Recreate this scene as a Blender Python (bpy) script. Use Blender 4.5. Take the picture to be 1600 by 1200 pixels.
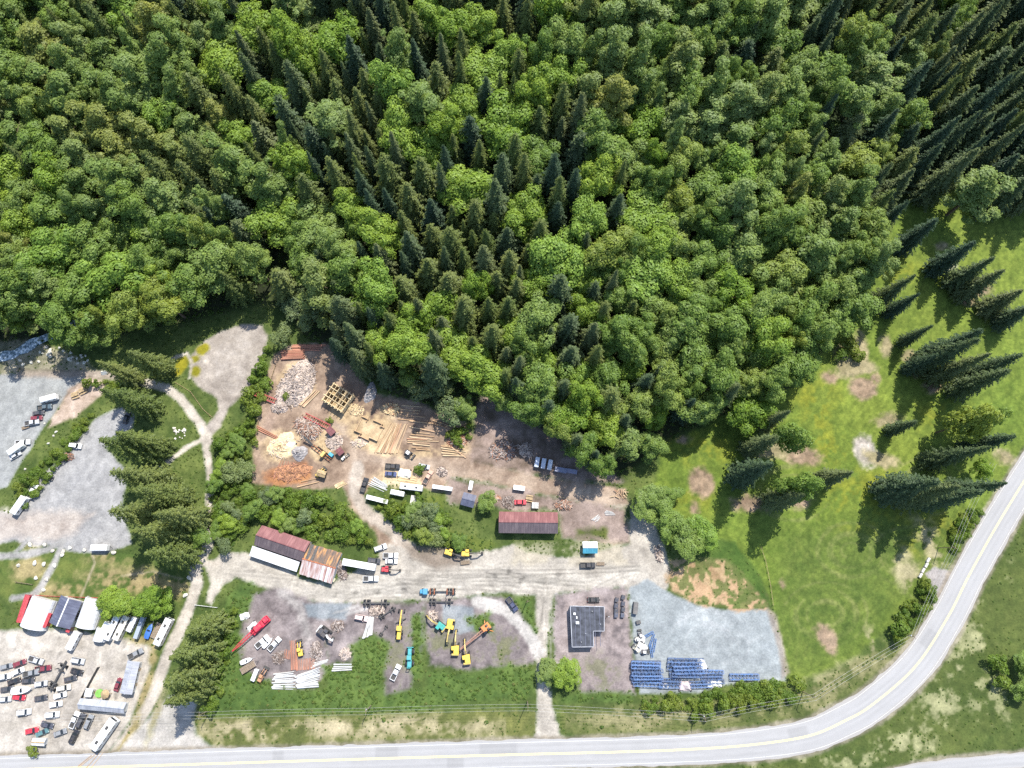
import bpy, math, random
import numpy as np
from mathutils import Vector, Matrix

random.seed(7)
rng = np.random.default_rng(11)
R = math.radians
for _o in list(bpy.data.objects):
    bpy.data.objects.remove(_o, do_unlink=True)
scene = bpy.context.scene
COL = scene.collection

# ------------------------------------------------------------------ camera, sky, sun, exposure
HC, TILT, FPX = 280.0, R(14.2), 1066.0        # drone height, tilt from straight down, focal length in photo pixels
cam_data = bpy.data.cameras.new('camera')
cam_data.sensor_width = 36.0
cam_data.lens = 36.0 * FPX / 1600.0
cam_data.clip_start = 1.0
cam_data.clip_end = 4000.0
cam = bpy.data.objects.new('camera', cam_data)
COL.objects.link(cam)
cam.location = (0, 0, HC)
cam.rotation_euler = (TILT, 0, 0)
scene.camera = cam

SUN_EL, SUN_AZ = R(57.0), R(25.0)              # azimuth measured from +y towards +x
world = bpy.data.worlds.new('World')
scene.world = world
world.use_nodes = True
wn = world.node_tree.nodes
bg = wn.get('Background') or wn.new('ShaderNodeBackground')
wo = wn.get('World Output') or wn.new('ShaderNodeOutputWorld')
sky = wn.new('ShaderNodeTexSky')
sky.sky_type = 'NISHITA'
sky.sun_disc = False
sky.sun_elevation = SUN_EL
sky.sun_rotation = SUN_AZ
sky.altitude = 300.0
world.node_tree.links.new(sky.outputs[0], bg.inputs[0])
world.node_tree.links.new(bg.outputs[0], wo.inputs[0])
bg.inputs[1].default_value = 0.15
sun_data = bpy.data.lights.new('sun', 'SUN')
sun_data.energy = 4.2
sun_data.angle = R(0.53)
sun_data.color = (1.0, 0.955, 0.88)
sun = bpy.data.objects.new('sun', sun_data)
COL.objects.link(sun)
_sd = Vector((math.sin(SUN_AZ) * math.cos(SUN_EL), math.cos(SUN_AZ) * math.cos(SUN_EL), math.sin(SUN_EL)))
sun.rotation_euler = _sd.to_track_quat('Z', 'Y').to_euler()
sun.location = _sd * 600
scene.view_settings.view_transform = 'Standard'
scene.view_settings.look = 'None'
scene.view_settings.exposure = 1.0
scene.view_settings.gamma = 1.0
scene.view_settings.use_curve_mapping = False
scene.cycles.max_bounces = 6
scene.cycles.diffuse_bounces = 3
scene.cycles.transmission_bounces = 3
scene.cycles.transparent_max_bounces = 4
scene.cycles.use_denoising = False

# ------------------------------------------------------------------ terrain and projection
CT, ST = math.cos(TILT), math.sin(TILT)

def flat_at(u, v, z=0.0):
    a, b = (u - 800.0) / FPX, -(v - 600.0) / FPX
    dx, dy, dz = a, b * CT + ST, b * ST - CT
    t = (z - HC) / dz
    return t * dx, t * dy

_edge_px = [(-400, 520), (-60, 520), (120, 500), (300, 480), (420, 440), (470, 470), (560, 560), (660, 590), (760, 590), (860, 620),
            (960, 640), (1060, 610), (1180, 560), (1280, 470), (1350, 330), (1420, 130), (1560, 60), (2000, 60)]
_edge_w = np.array([flat_at(u, v) for u, v in _edge_px])

def hill(x, y):
    ye = np.interp(x, _edge_w[:, 0], _edge_w[:, 1])
    d = np.maximum(0.0, y - ye - 6.0)
    return 0.2 * (d * d / (d + 30.0))

def G(u, v, dz=0.0):
    z = dz
    for _ in range(14):
        x, y = flat_at(u, v, z)
        z = 0.5 * z + 0.5 * (float(hill(x, y)) + dz)
    return x, y, z - dz

def project(x, y, z):
    X, Y, Z = x, y, z - HC
    yc = Y * CT + Z * ST
    zc = -Y * ST + Z * CT
    return 800 + FPX * X / -zc, 600 - FPX * yc / -zc

# ------------------------------------------------------------------ numpy noise
def vnoise(x, y, scale, seed):
    r = np.random.default_rng(seed)
    n = 256
    tab = r.random((n, n))
    fx, fy = x / scale + 1000.37, y / scale + 1000.73
    ix, iy = np.floor(fx).astype(np.int64), np.floor(fy).astype(np.int64)
    tx, ty = fx - ix, fy - iy
    tx, ty = tx * tx * (3 - 2 * tx), ty * ty * (3 - 2 * ty)
    a = tab[ix % n, iy % n]; b = tab[(ix + 1) % n, iy % n]
    c = tab[ix % n, (iy + 1) % n]; d = tab[(ix + 1) % n, (iy + 1) % n]
    return (a * (1 - tx) + b * tx) * (1 - ty) + (c * (1 - tx) + d * tx) * ty

def fbm(x, y, scale, seed, octs=4, gain=0.55):
    s, amp, tot = 0.0, 1.0, 0.0
    for k in range(octs):
        s = s + amp * vnoise(x, y, scale / 2 ** k, seed + k)
        tot += amp
        amp *= gain
    return s / tot

# ------------------------------------------------------------------ materials
MAT = {}
def new_mat(name):
    m = bpy.data.materials.new(name)
    m.use_nodes = True
    nt = m.node_tree
    return m, nt, nt.nodes['Principled BSDF'], nt.nodes['Material Output']

def N(nt, kind, **kw):
    n = nt.nodes.new(kind)
    for k, v in kw.items():
        setattr(n, k, v)
    return n

def mix_rgb(nt, mode, fac, a, b):
    n = nt.nodes.new('ShaderNodeMix')
    n.data_type = 'RGBA'; n.blend_type = mode
    for sock, val in ((n.inputs[0], fac), (n.inputs[6], a), (n.inputs[7], b)):
        if isinstance(val, bpy.types.NodeSocket):
            nt.links.new(val, sock)
        elif isinstance(val, (int, float)):
            sock.default_value = val
        else:
            sock.default_value = (*val, 1)
    return n.outputs[2]

def noise_node(nt, scale, detail=4, coord='Object'):
    tc = nt.nodes.new('ShaderNodeTexCoord')
    n = nt.nodes.new('ShaderNodeTexNoise')
    n.inputs['Scale'].default_value = scale
    n.inputs['Detail'].default_value = detail
    nt.links.new(tc.outputs[coord], n.inputs['Vector'])
    return n

def ramp(nt, src, stops):
    r = nt.nodes.new('ShaderNodeValToRGB')
    el = r.color_ramp.elements
    while len(el) < len(stops):
        el.new(0.5)
    for e, (p, c) in zip(el, stops):
        e.position = p
        e.color = (*c, 1) if len(c) == 3 else c
    nt.links.new(src, r.inputs[0])
    return r.outputs[0]

def plain(name, col, rough=0.7, metal=0.0, var=0.25, scale=1.5, bump=0.0, col2=None):
    m, nt, p, out = new_mat(name)
    nz = noise_node(nt, scale)
    c2 = col2 or tuple(c * (1 - var) for c in col)
    c1 = tuple(min(1, c * (1 + var * .5)) for c in col)
    nt.links.new(ramp(nt, nz.outputs[0], [(0.3, c2), (0.7, c1)]), p.inputs['Base Color'])
    p.inputs['Roughness'].default_value = rough
    p.inputs['Metallic'].default_value = metal
    if bump:
        b = nt.nodes.new('ShaderNodeBump')
        b.inputs['Strength'].default_value = bump
        b.inputs['Distance'].default_value = 0.1
        nt.links.new(nz.outputs[0], b.inputs['Height'])
        nt.links.new(b.outputs[0], p.inputs['Normal'])
    MAT[name] = m
    return m

def tinted(name, rough=0.5, metal=0.0, dirt=(0.25, 0.2, 0.15), dirt_amt=0.35, scale=1.2, coat=0.0):
    """paint whose colour is the object's own colour, with worn and dusty patches"""
    m, nt, p, out = new_mat(name)
    oi = nt.nodes.new('ShaderNodeObjectInfo')
    nz = noise_node(nt, scale, 6)
    f = ramp(nt, nz.outputs[0], [(0.42, (0, 0, 0)), (0.75, (dirt_amt,) * 3)])
    nt.links.new(mix_rgb(nt, 'MIX', f, oi.outputs['Color'], dirt), p.inputs['Base Color'])
    p.inputs['Roughness'].default_value = rough
    p.inputs['Metallic'].default_value = metal
    p.inputs['Coat Weight'].default_value = coat
    MAT[name] = m
    return m

def randomised(name, stops, rough=0.85, scale=2.0, amt=0.35):
    """colour picked per object, with streaks"""
    m, nt, p, out = new_mat(name)
    oi = nt.nodes.new('ShaderNodeObjectInfo')
    c = ramp(nt, oi.outputs['Random'], stops)
    nz = noise_node(nt, scale, 5)
    f = ramp(nt, nz.outputs[0], [(0.3, (1 - amt,) * 3), (0.7, (1 + amt * .4,) * 3)])
    nt.links.new(mix_rgb(nt, 'MULTIPLY', 1.0, c, f), p.inputs['Base Color'])
    p.inputs['Roughness'].default_value = rough
    MAT[name] = m
    return m

tinted('paint', 0.45, 0.0, dirt_amt=0.25, coat=0.2)
tinted('machine_paint', 0.6, 0.0, dirt=(0.2, 0.15, 0.1), dirt_amt=0.5, scale=0.9)
tinted('sheet', 0.5, 0.0, dirt=(0.3, 0.27, 0.24), dirt_amt=0.35, scale=0.5)
tinted('block', 0.9, 0.0, dirt=(0.2, 0.19, 0.15), dirt_amt=0.5, scale=1.3)
plain('glass', (0.02, 0.025, 0.03), 0.12, 0.0, 0.2)
plain('rubber', (0.025, 0.025, 0.025), 0.9)
plain('dark_steel', (0.06, 0.058, 0.055), 0.7, 0.0, 0.5, 2.0)
plain('galvanised', (0.45, 0.46, 0.47), 0.5, 0.3)
plain('rust', (0.36, 0.13, 0.06), 0.9, 0.0, 0.6, 1.2, 0.3)
plain('concrete', (0.5, 0.48, 0.44), 0.9, 0.0, 0.3, 1.0, 0.3)
plain('lamp_lens', (0.8, 0.8, 0.75), 0.2)
plain('tail_lens', (0.4, 0.02, 0.02), 0.3)
plain('timber', (0.36, 0.26, 0.14), 0.85, 0, 0.4, 1.5)
plain('tar_roof', (0.055, 0.06, 0.074), 0.85, 0, 0.6, 0.5, 0.3)
plain('bark', (0.13, 0.09, 0.06), 0.95, 0, 0.5, 3.0, 0.6)
plain('pole_wood', (0.2, 0.15, 0.1), 0.95, 0, 0.4, 2.0)
plain('wire', (0.42, 0.42, 0.4), 0.5)
plain('asphalt_mark', (0.74, 0.6, 0.26), 0.8, 0, 0.2, 1.0)
plain('white_mark', (0.62, 0.62, 0.6), 0.8, 0, 0.25, 1.0)
plain('sawdust', (0.62, 0.48, 0.28), 0.95, 0, 0.3, 1.2, 0.5)
plain('grey_chips', (0.3, 0.28, 0.27), 0.95, 0, 0.45, 1.5, 0.6)
randomised('log_wood', [(0, (0.32, 0.2, 0.11)), (0.35, (0.45, 0.3, 0.17)), (0.7, (0.55, 0.42, 0.26)), (1, (0.38, 0.2, 0.12))])
randomised('red_log', [(0, (0.34, 0.14, 0.09)), (0.5, (0.42, 0.2, 0.13)), (1, (0.36, 0.17, 0.1))])
randomised('white_pole', [(0, (0.496, 0.496, 0.480)), (0.5, (0.576, 0.576, 0.560)), (1, (0.440, 0.424, 0.384))])
randomised('new_timber', [(0, (0.6, 0.45, 0.24)), (0.5, (0.68, 0.54, 0.32)), (1, (0.55, 0.4, 0.22))])
randomised('boulder', [(0, (0.55, 0.52, 0.44)), (0.5, (0.62, 0.6, 0.52)), (1, (0.48, 0.44, 0.38))], 0.95)
randomised('scrap', [(0, (0.5, 0.47, 0.44)), (0.4, (0.3, 0.26, 0.24)), (0.7, (0.6, 0.58, 0.55)), (1, (0.25, 0.14, 0.1))])

def streaked(name, c1, c2, c3, sx, sy, rough=0.6):
    """weathered sheet metal: long stains running down the slope"""
    m, nt, p, out = new_mat(name)
    tc = nt.nodes.new('ShaderNodeTexCoord')
    mp = nt.nodes.new('ShaderNodeMapping')
    mp.inputs['Scale'].default_value = (sx, sy, sy)
    n = nt.nodes.new('ShaderNodeTexNoise')
    n.inputs['Scale'].default_value = 1.0
    n.inputs['Detail'].default_value = 6
    nt.links.new(tc.outputs['Object'], mp.inputs[0])
    nt.links.new(mp.outputs[0], n.inputs['Vector'])
    nt.links.new(ramp(nt, n.outputs[0], [(0.3, c1), (0.5, c2), (0.68, c3)]), p.inputs['Base Color'])
    p.inputs['Roughness'].default_value = rough
    MAT[name] = m
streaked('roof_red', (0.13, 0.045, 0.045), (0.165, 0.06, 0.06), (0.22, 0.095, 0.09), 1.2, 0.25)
streaked('roof_brown_shaded', (0.09, 0.07, 0.075), (0.12, 0.09, 0.095), (0.16, 0.125, 0.125), 1.2, 0.25)  # brown lower slopes, with the shade of facing away from the sun coloured in
streaked('roof_white', (0.480, 0.480, 0.496), (0.560, 0.560, 0.568), (0.624, 0.624, 0.624), 0.8, 0.2)
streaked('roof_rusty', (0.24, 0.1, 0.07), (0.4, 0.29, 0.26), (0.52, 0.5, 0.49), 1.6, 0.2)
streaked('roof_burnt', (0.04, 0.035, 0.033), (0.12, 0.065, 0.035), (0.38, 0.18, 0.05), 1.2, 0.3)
streaked('roof_slate', (0.06, 0.065, 0.1), (0.08, 0.088, 0.13), (0.11, 0.12, 0.165), 0.8, 0.3)
streaked('roof_grey', (0.24, 0.25, 0.28), (0.3, 0.31, 0.34), (0.37, 0.38, 0.4), 0.8, 0.3)
streaked('wall_white', (0.400, 0.392, 0.368), (0.480, 0.472, 0.448), (0.528, 0.520, 0.496), 0.4, 0.6)

def leaf_mat(name, stops, trans=0.42):
    m, nt, p, out = new_mat(name)
    nt.nodes.remove(p)
    oi = nt.nodes.new('ShaderNodeObjectInfo')
    c = ramp(nt, oi.outputs['Random'], stops)
    geo = nt.nodes.new('ShaderNodeNewGeometry')
    isl = ramp(nt, geo.outputs['Random Per Island'], [(0, (0.8, 0.82, 0.78)), (0.5, (1, 1, 1)), (1, (1.18, 1.14, 1.02))])
    c = mix_rgb(nt, 'MULTIPLY', 1.0, c, isl)
    nz = noise_node(nt, 0.35, 2)
    f = ramp(nt, nz.outputs[0], [(0.3, (0.78, 0.82, 0.85)), (0.7, (1.2, 1.15, 1.0))])
    c = mix_rgb(nt, 'MULTIPLY', 1.0, c, f)
    d = nt.nodes.new('ShaderNodeBsdfDiffuse')
    t = nt.nodes.new('ShaderNodeBsdfTranslucent')
    g = nt.nodes.new('ShaderNodeBsdfGlossy')
    g.inputs['Roughness'].default_value = 0.5
    g.inputs['Color'].default_value = (0.8, 0.85, 0.9, 1)
    nt.links.new(c, d.inputs[0])
    warm = mix_rgb(nt, 'MULTIPLY', 1.0, c, (1.25, 1.2, 0.6))
    nt.links.new(warm, t.inputs[0])
    mx = nt.nodes.new('ShaderNodeMixShader')
    mx.inputs[0].default_value = trans
    nt.links.new(d.outputs[0], mx.inputs[1]); nt.links.new(t.outputs[0], mx.inputs[2])
    mg = nt.nodes.new('ShaderNodeMixShader')
    mg.inputs[0].default_value = 0.012
    nt.links.new(mx.outputs[0], mg.inputs[1]); nt.links.new(g.outputs[0], mg.inputs[2])
    nt.links.new(mg.outputs[0], out.inputs[0])
    MAT[name] = m

leaf_mat('leaf_bright', [(0, (0.174, 0.277, 0.042)), (0.4, (0.228, 0.325, 0.055)), (0.75, (0.198, 0.311, 0.062)), (1, (0.248, 0.336, 0.051))])
leaf_mat('leaf_mid', [(0, (0.135, 0.217, 0.046)), (0.4, (0.171, 0.254, 0.058)), (0.75, (0.198, 0.275, 0.077)), (1, (0.215, 0.268, 0.051))])
leaf_mat('leaf_olive', [(0, (0.15, 0.22, 0.06)), (0.35, (0.18, 0.255, 0.068)), (0.7, (0.195, 0.265, 0.09)), (0.92, (0.21, 0.255, 0.075)), (1, (0.235, 0.25, 0.06))])
leaf_mat('leaf_pale', [(0, (0.144, 0.192, 0.096)), (0.5, (0.168, 0.222, 0.108)), (1, (0.180, 0.228, 0.084))])
leaf_mat('needle_dark', [(0, (0.05, 0.085, 0.05)), (0.35, (0.07, 0.105, 0.052)), (0.7, (0.095, 0.13, 0.055)), (1, (0.13, 0.155, 0.065))], 0.32)
leaf_mat('needle_mid', [(0, (0.11, 0.15, 0.042)), (0.5, (0.135, 0.17, 0.05)), (1, (0.155, 0.185, 0.06))], 0.35)
leaf_mat('leaf_shrub', [(0, (0.106, 0.173, 0.030)), (0.5, (0.145, 0.219, 0.036)), (1, (0.185, 0.231, 0.042))])
leaf_mat('leaf_weed', [(0, (0.085, 0.15, 0.032)), (0.5, (0.11, 0.18, 0.036)), (0.85, (0.14, 0.2, 0.045)), (1, (0.18, 0.2, 0.065))])

# ------------------------------------------------------------------ mesh helpers
class MB:
    def __init__(s):
        s.v, s.f = [], []
    def add(s, vs, fs):
        o = len(s.v)
        s.v += [tuple(p) for p in vs]
        s.f += [tuple(o + i for i in f) for f in fs]
        return s
    def box(s, c, d, rz=0.0, top=(1, 1), sh=(0, 0)):
        hx, hy, hz = d[0] / 2, d[1] / 2, d[2] / 2
        ca, sa = math.cos(rz), math.sin(rz)
        vs = []
        for k, (zz, kx, ky, ox, oy) in enumerate(((-hz, 1, 1, 0, 0), (hz, top[0], top[1], sh[0], sh[1]))):
            for x, y in ((-hx, -hy), (hx, -hy), (hx, hy), (-hx, hy)):
                x, y = x * kx + ox, y * ky + oy
                vs.append((c[0] + x * ca - y * sa, c[1] + x * sa + y * ca, c[2] + zz))
        return s.add(vs, [(0, 3, 2, 1), (4, 5, 6, 7), (0, 1, 5, 4), (1, 2, 6, 5), (2, 3, 7, 6), (3, 0, 4, 7)])
    def cbox(s, c, d, ch=0.15):
        hx, hy, hz = d[0] / 2, d[1] / 2, d[2] / 2
        vs = []
        for zz, i in ((-hz, 0), (hz - ch, 0), (hz, ch)):
            k = ch * .6
            for x, y in ((-hx + i, -hy + i + k), (-hx + i + k, -hy + i), (hx - i - k, -hy + i), (hx - i, -hy + i + k), (hx - i, hy - i - k), (hx - i - k, hy - i), (-hx + i + k, hy - i), (-hx + i, hy - i - k)):
                vs.append((c[0] + x, c[1] + y, c[2] + zz))
        fs = [tuple(range(7, -1, -1)), tuple(range(16, 24))]
        for l in (0, 8):
            for i in range(8):
                j = (i + 1) % 8
                fs.append((l + i, l + j, l + 8 + j, l + 8 + i))
        return s.add(vs, fs)
    def cyl(s, p, q, r0, r1=None, n=8, caps=True):
        r1 = r0 if r1 is None else r1
        p, q = Vector(p), Vector(q)
        d = (q - p).normalized()
        a = d.orthogonal().normalized(); b = d.cross(a)
        vs = []
        for c, r in ((p, r0), (q, r1)):
            for k in range(n):
                t = 2 * math.pi * k / n
                vs.append(c + (a * math.cos(t) + b * math.sin(t)) * r)
        fs = [(k, (k + 1) % n, n + (k + 1) % n, n + k) for k in range(n)]
        if caps:
            fs += [tuple(range(n - 1, -1, -1)), tuple(range(n, 2 * n))]
        return s.add(vs, fs)
    def beam(s, p, q, w, h=None):
        h = h or w
        p, q = Vector(p), Vector(q)
        d = (q - p).normalized()
        side = d.cross(Vector((0, 0, 1)))
        side = Vector((0, 1, 0)) if side.length < 1e-4 else side.normalized()
        up = side.cross(d)
        vs = []
        for c in (p, q):
            for a, b in ((-1, -1), (1, -1), (1, 1), (-1, 1)):
                vs.append(c + side * (a * w / 2) + up * (b * h / 2))
        return s.add(vs, [(0, 1, 2, 3), (7, 6, 5, 4), (0, 4, 5, 1), (1, 5, 6, 2), (2, 6, 7, 3), (3, 7, 4, 0)])
    def mesh(s, name):
        m = bpy.data.meshes.new(name)
        m.from_pydata(s.v, [], s.f)
        m.validate()
        return m
    def build(s, name, mat, parent=None, col=None, loc=None, rz=0.0):
        m = s.mesh(name)
        m.materials.append(MAT[mat])
        return link(name, m, parent, col, loc, rz)

def link(name, mesh, parent=None, col=None, loc=None, rz=0.0):
    o = bpy.data.objects.new(name, mesh)
    COL.objects.link(o)
    if parent is not None:
        o.parent = parent
    if loc is not None:
        o.location = loc
    o.rotation_euler[2] = rz
    if col is not None:
        o.color = (*col, 1)
    return o

def tag(o, label, cat, group=None, kind=None):
    o['label'] = label
    if cat: o['category'] = cat
    if group: o['group'] = group
    if kind: o['kind'] = kind
    return o

def thing(name, label, cat, loc=(0, 0, 0), rz=0.0, group=None):
    o = bpy.data.objects.new(name, None)
    o.empty_display_size = 0.5
    COL.objects.link(o)
    o.location = loc
    o.rotation_euler[2] = rz
    return tag(o, label, cat, group)

KIDS = {}
def kids(o):
    return [c for c in COL.objects if c.parent == o] if o.name not in KIDS else KIDS[o.name]

def spot(u, v):
    x, y = flat_at(u, v)
    return (x, y, 0.02)

def world_angle(u, v, deg):
    """turn an angle seen in the photo (counter-clockwise, 0 = to the right) at a spot into a ground angle"""
    a = R(deg)
    x0, y0 = flat_at(u, v)
    x1, y1 = flat_at(u + 6 * math.cos(a), v - 6 * math.sin(a))
    return math.atan2(y1 - y0, x1 - x0)
# ------------------------------------------------------------------ ground: one sheet, coloured by what grows or lies there
GX0, GX1, GY0, GY1, GS = -252.0, 252.0, -96.0, 162.0, 0.5
gx = np.arange(GX0, GX1 + .01, GS)
gy = np.arange(GY0, GY1 + .01, GS)
XX, YY = np.meshgrid(gx, gy)
SHP = XX.shape
PX, PY = XX.ravel(), YY.ravel()
NP_ = PX.size
n_big = fbm(PX, PY, 28, 1, 4) - .5
n_mid = fbm(PX, PY, 7, 20, 4) - .5
n_fin = fbm(PX, PY, 2.0, 40, 3, .7) - .5
n_gr = rng.random(NP_) - .5

def W(pts):
    return np.array([flat_at(u, v) for u, v in pts])

def seg_d2(x, y, a, b):
    dx, dy = b - a
    l2 = dx * dx + dy * dy + 1e-9
    t = np.clip(((x - a[0]) * dx + (y - a[1]) * dy) / l2, 0, 1)
    return (x - a[0] - t * dx) ** 2 + (y - a[1] - t * dy) ** 2

def poly_sd(pts, pad=6.0):
    w = W(pts)
    sel = np.where((PX > w[:, 0].min() - pad) & (PX < w[:, 0].max() + pad) & (PY > w[:, 1].min() - pad) & (PY < w[:, 1].max() + pad))[0]
    x, y = PX[sel], PY[sel]
    d2 = np.full(sel.size, 1e9)
    ins = np.zeros(sel.size, bool)
    for i in range(len(w)):
        a, b = w[i], w[(i + 1) % len(w)]
        d2 = np.minimum(d2, seg_d2(x, y, a, b))
        c = (a[1] > y) != (b[1] > y)
        xi = a[0] + (y - a[1]) * (b[0] - a[0]) / (b[1] - a[1] + 1e-12)
        ins ^= c & (x < xi)
    d = np.sqrt(d2)
    return sel, np.where(ins, d, -d)

def path_sd(pts, width_px, pad=8.0):
    w = W(pts)
    hw = width_px * 0.27 / 2
    sel = np.where((PX > w[:, 0].min() - pad) & (PX < w[:, 0].max() + pad) & (PY > w[:, 1].min() - pad) & (PY < w[:, 1].max() + pad))[0]
    x, y = PX[sel], PY[sel]
    d2 = np.full(sel.size, 1e9)
    for i in range(len(w) - 1):
        d2 = np.minimum(d2, seg_d2(x, y, w[i], w[i + 1]))
    return sel, hw - np.sqrt(d2)

def ell_sd(u, v, ru, rv, ang=0.0):
    cx, cy = flat_at(u, v)
    a, b = ru * .27, rv * .27
    m = max(a, b) + 6
    sel = np.where((abs(PX - cx) < m) & (abs(PY - cy) < m))[0]
    x, y = PX[sel] - cx, PY[sel] - cy
    ca, sa = math.cos(R(ang)), math.sin(R(ang))
    x, y = x * ca + y * sa, -x * sa + y * ca
    r = np.sqrt((x / a) ** 2 + (y / b) ** 2)
    return sel, (1 - r) * min(a, b)

ALB = np.zeros((NP_, 3))
ZONE = np.zeros(NP_, np.int8)
WEED = np.zeros(NP_)          # where tall weeds grow

STAINS = []
def sstep(x, a, b):
    t = np.clip((x - a) / (b - a), 0, 1)
    return t * t * (3 - 2 * t)

def lay(sd, c1, c2, edge=1.6, soft=0.9, zone=None, alpha=1.0, var=n_mid, grain=0.05, weed=None, patch=None):
    sel, d = sd
    dd = d + edge * 2 * n_mid[sel] + edge * 1.2 * n_fin[sel]
    m = sstep(dd, -soft, soft) * alpha
    t = np.clip(.5 + 1.7 * var[sel] + 1.1 * n_fin[sel], 0, 1)[:, None]
    if patch is not None:                      # broken up cover
        m = m * sstep(n_mid[sel] + .5 * n_fin[sel] + patch, -.08, .08)
    col = np.array(c1) * (1 - t) + np.array(c2) * t
    col = col * (1 + grain * 2 * n_gr[sel][:, None])
    ALB[sel] = ALB[sel] * (1 - m[:, None]) + col * m[:, None]
    if zone is not None:
        ZONE[sel] = np.where(dd > 0, zone, ZONE[sel])
    if weed is not None:
        WEED[sel] = WEED[sel] * (1 - m) + weed * m
    return sel, m

ALL = (np.arange(NP_), np.full(NP_, 50.0))
# rough grass everywhere, then what covers it
lay(ALL, (0.06, 0.095, 0.022), (0.12, 0.15, 0.04), weed=0.6)
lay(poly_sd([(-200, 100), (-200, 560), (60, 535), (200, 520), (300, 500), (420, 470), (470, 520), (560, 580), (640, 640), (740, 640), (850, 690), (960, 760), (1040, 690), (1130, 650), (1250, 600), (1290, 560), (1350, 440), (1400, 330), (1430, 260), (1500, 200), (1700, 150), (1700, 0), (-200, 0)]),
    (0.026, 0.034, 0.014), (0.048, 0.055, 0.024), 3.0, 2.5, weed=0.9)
# meadow on the right
MEADOW = [(1030, 700), (1110, 660), (1250, 600), (1300, 530), (1370, 420), (1410, 320), (1480, 260), (1700, 230), (1700, 620), (1600, 700), (1550, 780), (1480, 870), (1400, 975), (1330, 1030), (1250, 1062), (1232, 1050), (1212, 960), (1190, 910), (1130, 842), (1090, 850), (1020, 800)]
lay(poly_sd(MEADOW), (0.112, 0.168, 0.026), (0.16, 0.208, 0.034), 1.5, 1.2, var=n_big, weed=0.0)
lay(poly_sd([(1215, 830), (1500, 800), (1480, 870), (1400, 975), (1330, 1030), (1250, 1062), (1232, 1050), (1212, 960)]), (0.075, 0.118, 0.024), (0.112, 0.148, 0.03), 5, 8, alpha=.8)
for u, v, a, b, an in [(1280, 650, 18, 50, -20), (1300, 700, 30, 22, 0), (1350, 780, 60, 40, 10), (1260, 620, 20, 15, 0), (1090, 700, 40, 25, 0), (1440, 830, 50, 26, 20), (1480, 650, 40, 20, 0), (1090, 780, 30, 15, 0), (1400, 420, 30, 22, 0)]:
    lay(ell_sd(u, v, a, b, an), (0.15, 0.18, 0.02), (0.22, 0.21, 0.02), 3, 5, alpha=.5, patch=.03)
for k in range(34):                           # mower swathes and turning arcs
    cu, cv = [(1330, 860), (1420, 870), (1290, 960), (1240, 770), (1450, 760)][k % 5]
    r0 = 12 + 5.5 * (k // 5) + 3 * (k % 3)
    a0 = random.uniform(0, 360)
    arc = [(cu + r0 * 1.3 * math.cos(R(a0 + s)), cv + r0 * math.sin(R(a0 + s))) for s in range(0, 260, 20)]
    lay(path_sd(arc, 2.0), (0.15, 0.18, 0.05), (0.2, 0.21, 0.075), .5, .5, alpha=.5)
for k in range(9):
    lay(path_sd([(1215 + 14 * k, 1040 - 5 * k), (1230 + 22 * k, 900 - 9 * k), (1260 + 20 * k, 800)], 2.2), (0.06, 0.1, 0.02), (0.14, 0.17, 0.04), .5, .5, alpha=.4)
for u, v, a, b, an, c in [(1095, 752, 20, 22, 0, 0), (1168, 785, 25, 14, -8, 0), (1255, 712, 27, 15, -12, 0), (1350, 607, 19, 17, 0, 0), (1333, 575, 31, 13, 6, 1), (1352, 703, 17, 24, 15, 2),
                          (1372, 716, 22, 10, -10, 1), (1296, 590, 8, 8, 0, 0), (1367, 592, 6, 6, 0, 0), (1386, 540, 9, 18, 0, 1), (1420, 557, 12, 12, 0, 1), (1432, 584, 9, 9, 0, 0), (1475, 412, 18, 12, 0, 2), (1510, 467, 13, 9, 0, 0), (1525, 452, 22, 9, 0, 0),
                          (1291, 996, 11, 19, 30, 0), (1222, 915, 5, 6, 0, 0), (1400, 240, 15, 12, 0, 0), (1470, 385, 12, 8, 0, 1), (1205, 700, 30, 14, 0, 1), (1085, 795, 6, 9, 0, 0), (1250, 782, 16, 8, 0, 0), (1455, 604, 12, 8, 0, 0),
                          (1388, 655, 26, 10, 10, 1), (1570, 715, 14, 12, 0, 1), (1068, 686, 8, 6, 0, 0), (1315, 560, 10, 20, 0, 1), (1345, 540, 8, 22, 0, 1)]:
    cc = [((0.21, 0.15, 0.1), (0.3, 0.22, 0.15)), ((0.22, 0.19, 0.1), (0.3, 0.26, 0.15)), ((0.33, 0.29, 0.25), (0.46, 0.42, 0.37))][c]
    lay(ell_sd(u, v, a, b, an), *cc, 2.2, 1.4, weed=0)
_sel, _d = poly_sd(MEADOW)
_st = np.sin(_d * 2 * np.pi / 2.6 + 3 * n_mid[_sel]) * .05 * sstep(_d, 0, 3) * (1 + 3 * n_big[_sel]) + n_fin[_sel] * .26 + (vnoise(PX[_sel], PY[_sel], .9, 91) - .5) * .4
ALB[_sel] *= (1 + np.where(_d[:, None] > 0, _st[:, None] * np.array((1.0, .9, .9)), 0))
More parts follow.
